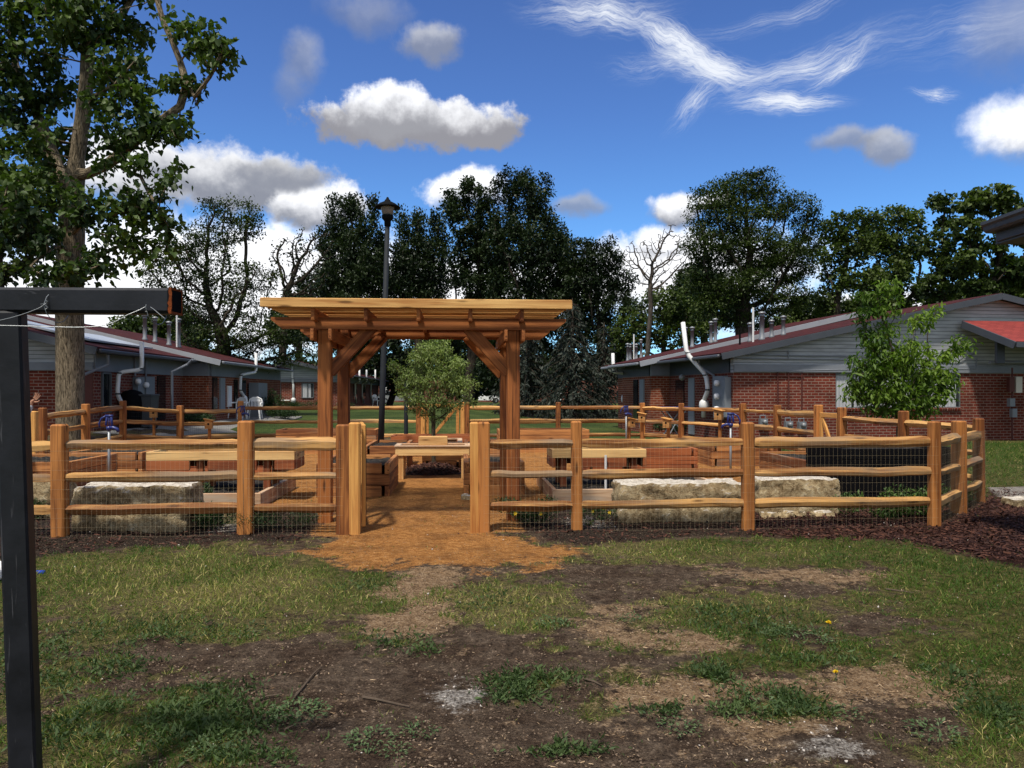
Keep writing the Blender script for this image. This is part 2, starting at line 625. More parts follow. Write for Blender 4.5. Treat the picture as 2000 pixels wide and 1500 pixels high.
M['groundweed'] = leafmat('ground_weed', None, None, .3, .6, [(0, (.038, .068, .022)), (.5, (.095, .140, .046)), (1, (.22, .23, .11))])
M['weed'] = leafmat('weed_leaf', (.040, .080, .026), (.12, .165, .070), .2)


def barkfn(dark, light, sc=1.0):
    def fn(t):
        g = t.gr()
        n1 = t.noise(t.scale(g, (3.2 * sc, 22 * sc, 22 * sc)), 1.0, 5, .62, .8)
        n2 = t.noise(t.scale(g, (1.2, 3, 3)), 1.0, 3, .5)
        t.bump(n1, .95, .05)
        x = t.smooth(n1, .34, .66)
        return t.mix(t.math('MULTIPLY', x, t.math('ADD', n2, .45), clamp=True), dark, light)
    return fn


M['bark_catalpa'] = mat('bark_catalpa', barkfn((.045, .034, .022), (.32, .255, .17), 2.0), .95, .1)
M['bark'] = mat('bark_dark', barkfn((.016, .013, .010), (.075, .060, .045)), .95, .1)
M['bark_bare'] = mat('bark_weathered', barkfn((.035, .03, .025), (.12, .10, .082)), .95, .1)
M['bark_thin'] = mat('bark_young', barkfn((.05, .040, .025), (.15, .12, .08), 3), .9, .1)


def brickfn(c1, c2, mortar):
    def fn(t):
        g = t.gr()
        b = t.new('ShaderNodeTexBrick')
        t.put(b.inputs['Vector'], g)
        t.put(b.inputs['Color1'], (*c1, 1)); t.put(b.inputs['Color2'], (*c2, 1)); t.put(b.inputs['Mortar'], (*mortar, 1))
        b.inputs['Scale'].default_value = 1.0
        b.inputs['Mortar Size'].default_value = .011
        b.inputs['Mortar Smooth'].default_value = .1
        b.inputs['Bias'].default_value = -.1
        b.inputs['Brick Width'].default_value = .245
        b.inputs['Row Height'].default_value = .088
        n = t.noise(g, 1.3, 4, .6)
        n2 = t.noise(g, 30, 3, .6)
        c = t.mix(t.smooth(n, .35, .75), b.outputs['Color'], (.55, .55, .55), 'MULTIPLY')
        c = t.mix(t.math('MULTIPLY', n2, .35), c, (.4, .35, .33), 'MULTIPLY')
        t.bump(t.math('MULTIPLY', b.outputs['Fac'], -1.0), .5, .012)
        return c
    return fn


M['brick'] = mat('red_brick', brickfn((.205, .040, .022), (.125, .026, .017), (.30, .20, .155)), .9, .15)
M['brick_orange'] = mat('orange_brick', brickfn((.27, .062, .026), (.19, .040, .019), (.38, .24, .17)), .9, .15)


def sidingfn(base, gap=.115):
    def fn(t):
        g = t.gr()
        s = t.new('ShaderNodeSeparateXYZ'); t.put(s.inputs[0], g)
        ph = t.math('FRACT', t.math('DIVIDE', s.outputs[1], gap))
        n = t.noise(t.scale(g, (1.5, 9, 1)), 1.0, 4, .6)
        line = t.smooth(ph, .02, .26)
        c = t.mix(t.smooth(n, .3, .75), tuple(x * .78 for x in base), tuple(x * 1.12 for x in base))
        c = t.mix(line, tuple(x * .20 for x in base), c)
        t.bump(ph, .6, .015)
        return c
    return fn


M['siding'] = mat('blue_grey_siding', sidingfn((.40, .415, .43)), .6, .3)
M['trim'] = mat('grey_trim', lambda t: t.mix(t.noise(t.gr(), 3, 4), (.15, .163, .185), (.22, .235, .26)), .55, .3)
M['fascia'] = mat('dark_fascia', lambda t: t.mix(t.noise(t.gr(), 2.5, 4), (.038, .043, .053), (.060, .067, .080)), .5, .35)
M['fascia_pale'] = mat('pale_fascia', lambda t: t.mix(t.noise(t.gr(), 2.5, 4), (.22, .235, .26), (.34, .355, .38)), .5, .35)


def shinglefn(a, b_):
    def fn(t):
        g = t.gr()
        b = t.new('ShaderNodeTexBrick')
        t.put(b.inputs['Vector'], g)
        t.put(b.inputs['Color1'], (*a, 1)); t.put(b.inputs['Color2'], (*b_, 1)); t.put(b.inputs['Mortar'], (*[x * .35 for x in a], 1))
        b.inputs['Scale'].default_value = 1.0
        b.inputs['Mortar Size'].default_value = .008
        b.inputs['Brick Width'].default_value = .30
        b.inputs['Row Height'].default_value = .14
        n = t.noise(g, 25, 5, .7)
        t.bump(n, .5, .01)
        return t.mix(t.math('MULTIPLY', n, .8), b.outputs['Color'], (.35, .3, .3), 'MULTIPLY')
    return fn


M['shingle'] = mat('red_shingle', shinglefn((.095, .022, .021), (.055, .016, .017)), .9, .15)
M['shingle_bright'] = mat('bright_red_shingle', shinglefn((.34, .060, .050), (.25, .042, .038)), .85, .2)


def plain(name, c, rough=.5, spec=.4, metal=0.0, var=.15, sc=6, bump=0.0):
    def fn(t):
        n = t.noise(t.gr(), sc, 4, .6)
        if bump: t.bump(n, bump, .01)
        return t.mix(n, tuple(x * (1 - var) for x in c), tuple(min(1, x * (1 + var)) for x in c))
    return mat(name, fn, rough, spec, metal)


M['pvc'] = plain('white_pvc', (.66, .66, .64), .35, .5, 0, .08)
M['galv'] = plain('galvanised_metal', (.27, .285, .295), .5, .45, .5, .25, 9)
M['bin'] = plain('dark_bin', (.045, .05, .055), .5, .4, 0, .1)
M['meter'] = plain('grey_meter_box', (.17, .19, .21), .5, .4, 0, .12)
M['white'] = plain('white_plastic', (.78, .78, .77), .4, .5, 0, .05)
M['blue'] = plain('blue_enamel', (.012, .022, .13), .35, .5, 0, .2)
M['bluebright'] = plain('blue_plastic', (.015, .06, .42), .4, .5, 0, .15)
def steelfn(t):
    g = t.gr()
    n1 = t.noise(g, 5, 5, .65); n2 = t.noise(t.scale(g, (3, 60, 60)), 1.0, 4, .6, 1.0)
    c = t.ramp(n1, [(.35, (.0045, .005, .0065)), (.65, (.013, .014, .018))])
    c = t.mix(t.smooth(n2, .64, .70), c, (.055, .055, .06))
    c = t.mix(t.smooth(t.noise(g, 17, 6, .7), .68, .74), c, (.055, .022, .010))
    t.bump(n1, .3, .01)
    return c


M['blacksteel'] = mat('black_painted_steel', steelfn, .5, .3)
M['rust'] = plain('rusted_end', (.17, .042, .012), .9, .1, 0, .7, 40, .6)
M['black'] = plain('black_board', (.005, .005, .006), .9, .06, 0, .4, 8)
M['darkglass'] = plain('dark_window_glass', (.012, .014, .016), .08, .6, 0, .1)
M['wire'] = plain('fence_wire', (.50, .40, .25), .5, .5, .3, .2)
M['wire_far'] = plain('black_fence_wire', (.02, .02, .02), .6, .3, 0, .2)
M['lampblack'] = plain('lamp_black', (.004, .0045, .005), .8, .1, 0, .2)
M['polegrey'] = plain('lamp_pole_grey', (.016, .019, .023), .7, .2, 0, .3, 5)
M['lampglass'] = plain('frosted_lamp_glass', (.20, .20, .19), .3, .5, 0, .05)
M['concrete'] = plain('concrete', (.19, .185, .175), .9, .15, 0, .3, 5, .3)
M['door'] = plain('grey_door', (.22, .24, .26), .5, .3, 0, .1)
M['frame'] = plain('window_frame_grey', (.10, .11, .115), .5, .4, 0, .1)
M['copper'] = plain('painted_conduit_red', (.085, .022, .016), .6, .3, 0, .2)
M['cream'] = plain('cream_box', (.55, .50, .42), .5, .3, 0, .06)
M['solar'] = plain('pale_panel', (.30, .33, .37), .3, .6, 0, .05)
M['carpaint'] = plain('silver_car_paint', (.34, .35, .36), .3, .6, .3, .05)
M['tyre'] = plain('tyre_rubber', (.012, .012, .012), .8, .2)
M['skin'] = plain('skin', (.42, .22, .14), .55, .3, 0, .12, 20)
M['denim'] = plain('pale_grey_sleeve', (.42, .44, .47), .85, .1, 0, .18, 30, .4)
M['trousers'] = plain('dark_trousers', (.03, .035, .05), .9, .1)
M['hair'] = plain('brown_hair', (.04, .025, .015), .7, .2)
M['yellow'] = plain('yellow_petal', (.78, .55, .02), .5, .2, 0, .12, 30)
M['whiteflower'] = plain('pale_pink_petal', (.62, .48, .42), .5, .2, 0, .1, 30)
M['chip'] = wood('mulch_chip', (.030, .011, .007), (.115, .045, .026))
M['straw'] = wood('straw_bits', (.20, .12, .06), (.56, .42, .27))
M['pebble'] = plain('pale_pebble', (.52, .47, .42), .8, .2, 0, .3, 30)
M['crumb'] = mat('earth_crumb', lambda t: t.ramp(t.att('ti'), [(0, (.035, .023, .015)), (.6, (.12, .085, .060)), (.95, (.17, .125, .09)), (1, (.22, .175, .135))]), .95, .1)
M['twig'] = plain('grey_twig', (.10, .075, .055), .9, .1, 0, .4, 20)


def blindfn(t):
    s = t.new('ShaderNodeSeparateXYZ'); t.put(s.inputs[0], t.gr())
    ph = t.math('FRACT', t.math('DIVIDE', s.outputs[0], .115))
    t.bump(t.math('PINGPONG', ph, .5), .8, .03)
    return t.mix(t.smooth(ph, 0, .12), (.16, .165, .17), (.40, .41, .42))


M['blind'] = mat('vertical_blinds', blindfn, .6, .2)


def stonefn(t):
    g = t.obj()
    n1 = t.noise(g, 3.2, 8, .68, .5)
    n2 = t.noise(g, 14, 6, .7, .6)
    n3 = t.noise(g, 45, 4, .7)
    # sunlit look painted into the upward faces as a paler colour; ochre and grey-brown on the rough sides
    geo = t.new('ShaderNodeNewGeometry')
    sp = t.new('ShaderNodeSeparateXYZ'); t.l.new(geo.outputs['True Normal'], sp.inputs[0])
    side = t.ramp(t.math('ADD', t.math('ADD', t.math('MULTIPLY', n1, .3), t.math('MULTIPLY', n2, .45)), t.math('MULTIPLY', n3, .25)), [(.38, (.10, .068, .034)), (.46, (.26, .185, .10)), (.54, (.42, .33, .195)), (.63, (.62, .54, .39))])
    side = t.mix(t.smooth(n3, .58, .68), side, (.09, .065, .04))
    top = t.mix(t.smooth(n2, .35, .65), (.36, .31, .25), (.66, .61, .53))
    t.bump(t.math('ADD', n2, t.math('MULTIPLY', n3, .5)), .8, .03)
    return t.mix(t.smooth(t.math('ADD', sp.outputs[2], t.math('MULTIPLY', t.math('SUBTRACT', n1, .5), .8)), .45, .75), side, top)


M['stone'] = mat('limestone', stonefn, .92, .15)


def soilfn(t):
    g = t.obj()
    n = t.noise(g, 22, 6, .7)
    t.bump(n, 1.0, .04)
    return t.ramp(n, [(.35, (.012, .011, .010)), (.58, (.045, .040, .036)), (.72, (.13, .115, .10))])


M['soil'] = mat('garden_soil', soilfn, .95, .1)


def groundfn(t):
    g = t.obj()
    att = t.att
    n_f = t.noise(g, 70, 5, .7)
    n_m = t.noise(g, 14, 5, .65)
    n_l = t.noise(g, 3.0, 5, .6)
    n_s = t.noise(t.scale(g, (160, 60, 60)), 1.0, 3, .7, 1.5)
    # bare earth: dark grey brown with paler dry crumbs and bits of straw
    dirt = t.ramp(t.math('ADD', t.math('MULTIPLY', n_f, .5), t.math('MULTIPLY', n_m, .5)), [(.36, (.028, .018, .011)), (.46, (.090, .063, .043)), (.54, (.155, .112, .078)), (.62, (.235, .175, .125)), (.70, (.31, .24, .175))])
    dirt = t.mix(t.smooth(n_l, .40, .62), dirt, (.62, .56, .53), 'MULTIPLY')
    dirt = t.mix(t.smooth(n_s, .60, .70), dirt, (.18, .13, .08))
    tan = t.ramp(t.math('ADD', t.math('MULTIPLY', n_f, .6), t.math('MULTIPLY', n_m, .4)), [(.38, (.10, .058, .030)), (.5, (.31, .20, .11)), (.62, (.54, .39, .245))])
    tan = t.mix(t.smooth(n_s, .66, .78), tan, (.46, .33, .21))
    path = t.ramp(t.math('ADD', t.math('MULTIPLY', n_f, .6), t.math('MULTIPLY', n_m, .4)), [(.37, (.20, .072, .018)), (.5, (.50, .220, .062)), (.63, (.74, .40, .145))])
    path = t.mix(t.math('MULTIPLY', t.smooth(n_l, .42, .68), .45), path, (.10, .042, .018))
    mul = t.ramp(t.math('ADD', t.math('MULTIPLY', n_s, .6), t.math('MULTIPLY', n_m, .4)), [(.40, (.007, .003, .0025)), (.52, (.036, .013, .0085)), (.64, (.095, .040, .026))])
    soil = t.ramp(n_f, [(.40, (.010, .007, .005)), (.53, (.045, .032, .023)), (.64, (.14, .10, .075))])
    white = t.ramp(t.math('ADD', t.math('MULTIPLY', n_f, .7), t.math('MULTIPLY', n_m, .3)), [(.40, (.07, .06, .05)), (.5, (.32, .28, .24)), (.60, (.62, .58, .52))])
    turf = t.ramp(t.math('ADD', t.math('MULTIPLY', n_f, .5), t.math('MULTIPLY', n_m, .5)), [(.38, (.026, .027, .008)), (.5, (.098, .094, .027)), (.62, (.24, .20, .075))])
    turf = t.mix(t.math('MULTIPLY', att('dry'), .75), turf, t.mix(t.smooth(n_f, .38, .62), (.085, .068, .032), (.32, .25, .12)))
    n_c = t.noise(g, 30, 4, .7)
    jit = t.math('MULTIPLY', t.math('SUBTRACT', t.math('ADD', t.math('ADD', t.math('MULTIPLY', n_m, .4), t.math('MULTIPLY', n_f, .25)), t.math('MULTIPLY', n_c, .35)), .5), 3.2)
    c = dirt
    for k, col in (('grass', turf), ('tan', tan), ('soil', soil), ('mulch', mul), ('path', path), ('white', white)):
        c = t.mix(t.smooth(t.math('ADD', att(k), jit), .25, .75), c, col)
    t.bump(t.math('ADD', n_f, t.math('MULTIPLY', n_m, 1.5)), 1.0, .05)
    return c


M['ground'] = mat('ground_mixed', groundfn, .95, .1)


def lawnfn(t):
    g = t.obj()
    n1 = t.noise(g, .35, 4, .6); n2 = t.noise(g, 9, 5, .7)
    c = t.ramp(t.math('ADD', t.math('MULTIPLY', n1, .5), t.math('MULTIPLY', n2, .5)), [(.38, (.018, .032, .010)), (.5, (.045, .070, .018)), (.62, (.10, .115, .035))])
    t.bump(n2, 1.0, .08)
    return c


M['lawn'] = mat('far_lawn', lawnfn, .95, .1)

# ------------------------------------------------------------------ ground
def inpoly(px, py, poly):
    px = np.asarray(px, float); py = np.asarray(py, float)
    c = np.zeros(px.shape, bool)
    n = len(poly)
    for i in range(n):
        x0, y0 = poly[i]; x1, y1 = poly[(i + 1) % n]
        if y0 == y1: continue
        c ^= ((y0 > py) != (y1 > py)) & (px < (x1 - x0) * (py - y0) / (y1 - y0) + x0)
    return c


def distpoly(px, py, poly):
    """Signed distance, positive inside."""
    best = np.full(np.shape(px), 1e9)
    n = len(poly)
    for i in range(n):
        a = np.array(poly[i], float); b = np.array(poly[(i + 1) % n], float)
        ab = b - a
        t = np.clip(((px - a[0]) * ab[0] + (py - a[1]) * ab[1]) / (ab @ ab + 1e-9), 0, 1)
        best = np.minimum(best, np.hypot(px - a[0] - t * ab[0], py - a[1] - t * ab[1]))
    return np.where(inpoly(px, py, poly), best, -best)


def ground_poly(pp):
    return [tuple(G(*q)[:2]) for q in pp]


def spot(x, y, px, py, rx, ry):
    """Soft round patch, given where and how large it shows on the flat ground."""
    c = G(px, py)
    d = c[1]
    sx = rx / F * d
    sy = (HC * F / (py - ry - HY) - HC * F / (py + ry - HY)) / 2
    return np.exp(-(((x - c[0] - (c[0] / d) * (y - d)) / sx) ** 2 + ((y - d) / sy) ** 2) * .9)


OCT = [(-5.9, -.12), (5.95, -.12), (7.75, 1.6), (7.7, 9.7), (5.5, 13.1), (-5.7, 13.1), (-7.7, 10.8), (-7.7, 1.6)]
APRON = ground_poly([(585, 1078), (640, 1056), (690, 1036), (930, 1036), (1000, 1050), (1105, 1072), (1060, 1098), (960, 1106), (860, 1104), (700, 1098), (620, 1090)])
REDM = ground_poly([(1490, 1040), (1600, 1026), (1815, 1022), (1900, 985), (1945, 955), (2030, 962), (2160, 1010), (2160, 1160), (2000, 1108), (1900, 1082), (1700, 1056), (1560, 1050)])
DARKL = ground_poly([(-400, 1035), (60, 1040), (560, 1036), (640, 1036), (600, 1062), (430, 1062), (300, 1070), (130, 1085), (40, 1100), (-400, 1110)])
DARKR = ground_poly([(985, 1036), (1480, 1020), (1560, 1024), (1500, 1046), (1330, 1052), (1120, 1070), (1060, 1056)])


def masks(x, y):
    u, v = GA.uv(x, y)
    e = lambda s, k: (fbm(x * s, y * s, 4, k) - .5)
    inside = distpoly(u, v, OCT) + e(1.4, 3) * .5
    outm = sst(-inside / .25 + .5)
    S = lambda *a: spot(x + e(2.2, 11) * .35, y + e(2.2, 12) * .35, *a)
    near = sst((8.6 - y) / .8)
    lush = (1.1 * S(150, 1120, 260, 45) + 1.0 * S(420, 1110, 260, 50) + .9 * S(330, 1170, 300, 40) + .55 * S(650, 1150, 150, 60)
            + 1.25 * S(1900, 1200, 130, 60) + 1.3 * S(1930, 1130, 160, 35) + 1.1 * S(1960, 1300, 110, 90) + 1.0 * S(1750, 1085, 180, 28) + 1.1 * S(1500, 1068, 260, 22)
            + .8 * S(1220, 1075, 180, 18) + 1.0 * S(980, 1160, 110, 45) + .8 * S(1050, 1195, 90, 30)
            + .8 * S(1400, 1195, 180, 38) + .8 * S(1550, 1250, 150, 45) + .75 * S(1500, 1300, 200, 25) + .5 * S(1680, 1160, 120, 30)
            + 1.3 * S(400, 1395, 100, 55) + .8 * S(90, 1290, 120, 60) + .7 * S(210, 1400, 110, 40) + .8 * S(330, 1240, 150, 20) + .7 * S(470, 1235, 100, 25)
            + .8 * S(100, 1460, 180, 60) + .75 * S(480, 1480, 110, 30) + 1.2 * S(1020, 1340, 75, 24) + .9 * S(1000, 1375, 55, 14) + 1.1 * S(1395, 1325, 36, 16)
            + .95 * S(1500, 1380, 110, 40) + .75 * S(1180, 1385, 60, 20) + .9 * S(1100, 1470, 70, 14) + .8 * S(770, 1265, 60, 22) + .6 * S(760, 1180, 60, 18)
            + .8 * S(1960, 1430, 90, 70) + .35 * S(1800, 1470, 130, 40) + .7 * S(1830, 1320, 60, 30) + .6 * S(820, 1430, 40, 16))
    bare = .85 * (1.0 * S(900, 1300, 240, 60) + 1.0 * S(720, 1420, 230, 70) + 1.1 * S(1150, 1450, 260, 60) + .8 * S(1330, 1130, 200, 22) + .8 * S(1180, 1115, 110, 12)
            + .7 * S(440, 1275, 170, 22) + .8 * S(600, 1330, 130, 60) + .9 * S(1750, 1400, 130, 40) + .7 * S(1560, 1250, 80, 16) + .9 * S(1350, 1430, 180, 40) + .5 * S(1740, 1230, 90, 20)
            + .6 * S(250, 1330, 130, 18))
    grass = (.26 + .8 * lush - bare + e(1.6, 21) * 1.1 + e(5, 22) * 1.6 + e(14, 23) * 1.7) * outm
    tan = (1.2 * S(810, 1165, 75, 60) + .9 * S(860, 1120, 60, 12) + .7 * S(780, 1215, 60, 25) + 1.25 * S(1320, 1345, 105, 26) + 1.25 * S(1810, 1325, 105, 30) + .8 * S(1930, 1325, 50, 18)
           + .6 * S(1200, 1190, 130, 16) + .7 * S(1250, 1245, 110, 20) + .65 * S(1350, 1255, 70, 14) + .7 * S(1600, 1355, 180, 28) + .4 * S(1580, 1125, 160, 12) + .6 * S(1660, 1320, 50, 16) + .5 * S(1560, 1420, 120, 25)
           + e(3.5, 31) * .9 + e(11, 32) * 1.1 - .02 + .28 * S(1330, 1400, 280, 60) + .30 * S(1250, 1230, 200, 34) + .35 * S(1600, 1130, 260, 20)) * outm
    tan = tan - .9 * np.clip(lush - .5, 0, 1)
    grass = grass - .8 * np.clip(tan - .35, 0, 1)
    white = (e(9, 33) * 1.4 + 1.0) * 1.2 * S(862, 1366, 36, 17) + .7 * S(905, 1350, 30, 24) + 1.0 * S(1640, 1462, 70, 22) + .5 * S(1600, 1420, 50, 12)
    apron = sst(distpoly(x, y, APRON) / .75 + .55 + e(3, 41) * 1.2 + e(9, 42) * 1.0)
    corridor = sst((1.15 - np.abs(u)) / .3 + .5 + e(2.5, 43) * .5)
    path = np.maximum(apron, (1 - outm) * np.maximum(corridor, sst((v - 1.7 + e(1.5, 44) * .8) / .5)))
    dark = sst(np.maximum(distpoly(x, y, DARKL), distpoly(x, y, DARKR)) / .4 + .25 + e(4, 51) * 1.2 + e(11, 52) * .8)
    soil = np.maximum(dark, (1 - outm)) * (1 - path)
    mulch = sst(distpoly(x, y, REDM) / .45 + .5 + e(3, 61) * 1.0 + e(9, 62) * .8)
    mulch = np.maximum(mulch, (1 - outm) * sst((u - 3.6) / .6) * sst((1.6 - v) / .5))
    # pale gravel between the stones inside the fence
    gr_in = sum(np.exp(-(((u - a) / w) ** 2 + ((v - .45) / .35) ** 2)) for a, w in ((GA.u_at(450, .4), .22), (GA.u_at(1150, .4), .25)))
    gravel_r = sst(distpoly(x, y, ground_poly([(1930, 952), (2200, 946), (2200, 985), (1950, 972)])) / .2 + .5)
    white = np.maximum(np.maximum(white * outm, gr_in), gravel_r * .9)
    side = sst((x - 6.7) / .4) * sst((y - 10.2) / .5)
    grass = np.maximum(grass, side * 1.0 * outm) * (1 - path) * (1 - dark) * (1 - mulch) * (1 - np.clip(white * 1.2, 0, 1))
    tan = tan * (1 - path) * (1 - mulch)
    dry = np.clip(.30 + e(.9, 71) * 1.6 + .35 * S(300, 1170, 400, 60) + .5 * S(480, 1150, 150, 30) + .3 * S(1500, 1075, 200, 14) - 1.2 * S(1920, 1200, 160, 120) - .8 * S(1750, 1080, 200, 30) - .8 * S(400, 1395, 120, 70) - .5 * S(1000, 1340, 90, 40) - .5 * S(1450, 1280, 200, 90) + .4 * S(200, 1440, 120, 30), 0, 1) * (1 - side)
    return dict(grass=grass, tan=tan, path=path, mulch=mulch, soil=soil, white=white, dry=dry)


def make_ground():
    ys = [1.2]
    while ys[-1] < 24: ys.append(ys[-1] * 1.0105 + .002)
    ys = np.array(ys); xs = np.arange(-17, 17.01, .07)
    X, Y = np.meshgrid(xs, ys)
    mk = masks(X, Y)
    Z = gz(X, Y) + (fbm(X * 1.1, Y * 1.1, 3, 81) - .5) * .05 * (1 - mk['path'] * .6)
    Z += (fbm(X * 9, Y * 9, 3, 82) - .5) * .022 * (1 - mk['path'] * .5)
    Z += np.clip(mk['white'], 0, 1) * .012
    ny, nx = X.shape
    idx = np.arange(ny * nx).reshape(ny, nx)
    Fq = np.stack([idx[:-1, :-1], idx[:-1, 1:], idx[1:, 1:], idx[1:, :-1]], -1).reshape(-1, 4)
    V = np.stack([X, Y, Z], -1).reshape(-1, 3)
    pth = (mk['path'].ravel()[Fq].mean(1) > .5)
    mul = (mk['mulch'].ravel()[Fq].mean(1) > .5) & ~pth
    for name, sel in (('path', pth), ('mulch_bed', mul), ('ground', ~(pth | mul))):
        f = Fq[sel]
        used, inv = np.unique(f, return_inverse=True)
        o = mesh_from(name, V[used], inv.reshape(-1, 4), M['ground'], None, smooth=True, attrs={k: a.ravel()[used] for k, a in mk.items()})
        tag(o, kind='structure')
    # the wider lawn, out to the horizon
    gx = np.concatenate([np.arange(-600, -120, 40), np.arange(-120, 120, 2.5), np.arange(120, 601, 40)])
    gy = np.concatenate([np.arange(-80, 0, 10), np.arange(0, 130, 2.5), np.arange(130, 1000, 40)])
    X, Y = np.meshgrid(gx, gy)
    Z = gz(X, Y) - .05
    hole = (X > -16) & (X < 16) & (Y > 2.6) & (Y < 22.4)
    Z = np.where(hole, Z - .3, Z)
    ny, nx = X.shape
    idx = np.arange(ny * nx).reshape(ny, nx)
    Fq = np.stack([idx[:-1, :-1], idx[:-1, 1:], idx[1:, 1:], idx[1:, :-1]], -1).reshape(-1, 4)
    tag(mesh_from('lawn', np.stack([X, Y, Z], -1).reshape(-1, 3), Fq, M['lawn'], None, smooth=True), kind='structure')


def gheight(x, y):
    return gz(x, y) + (fbm(x * 1.1, y * 1.1, 3, 81) - .5) * .05 * .9


def frames_from(d, up):
    """Rotation matrices with columns (side, d, normal)."""
    d = d / (np.linalg.norm(d, axis=1, keepdims=True) + 1e-9)
    s = np.cross(d, up); s /= (np.linalg.norm(s, axis=1, keepdims=True) + 1e-9)
    n = np.cross(s, d)
    return np.stack([s, d, n], -1)


def scatter(name, tv, tf, pos, rot, scale, ti, mt, parent=None, label=None):
    """One mesh of many small copies of a template (tv verts, tf faces)."""
    tv = np.asarray(tv, float); tf = np.asarray(tf, int)
    n = len(pos)
    sc = np.asarray(scale, float)
    if sc.ndim == 1: sc = sc[:, None].repeat(3, 1)
    V = pos[:, None, :] + np.einsum('nij,nkj->nki', rot, tv[None] * sc[:, None, :])
    Fs = tf[None] + (np.arange(n) * len(tv))[:, None, None]
    o = mesh_from(name, V.reshape(-1, 3), Fs.reshape(-1, tf.shape[1]), mt, parent, None, np.repeat(ti, len(tv)))
    return o


def rnddir(n):
    v = rng.normal(size=(n, 3))
    return v / np.linalg.norm(v, axis=1, keepdims=True)


LEAF = ([(0, 0, 0), (.5, .45, .06), (0, 1, -.05), (-.5, .45, .06)], [[0, 1, 2, 3]])
LEAF2 = ([(0, 0, 0), (.32, .5, .10), (0, .5, 0), (-.32, .5, .10), (0, 1, -.10)], [[0, 1, 2], [0, 2, 3], [1, 4, 2], [2, 4, 3]])
HEART = ([(0, .05, 0), (.30, -.05, .05), (.48, .22, .10), (.30, .62, .06), (0, 1, -.12), (-.30, .62, .06), (-.48, .22, .10), (-.30, -.05, .05)],
         [[0, 1, 2, 3], [0, 3, 4, 4], [0, 4, 5, 5], [0, 5, 6, 7]])
HEART = (HEART[0], [[0, 1, 2], [0, 2, 3], [0, 3, 4], [0, 4, 5], [0, 5, 6], [0, 6, 7]])
BLADE = ([(-.5, 0, 0), (.5, 0, 0), (.38, .5, .06), (-.38, .5, .06), (.0, 1, .30)], [[0, 1, 2, 3], [3, 2, 4, 4]])
BLADE = (BLADE[0], [[0, 1, 2], [0, 2, 3], [3, 2, 4]])


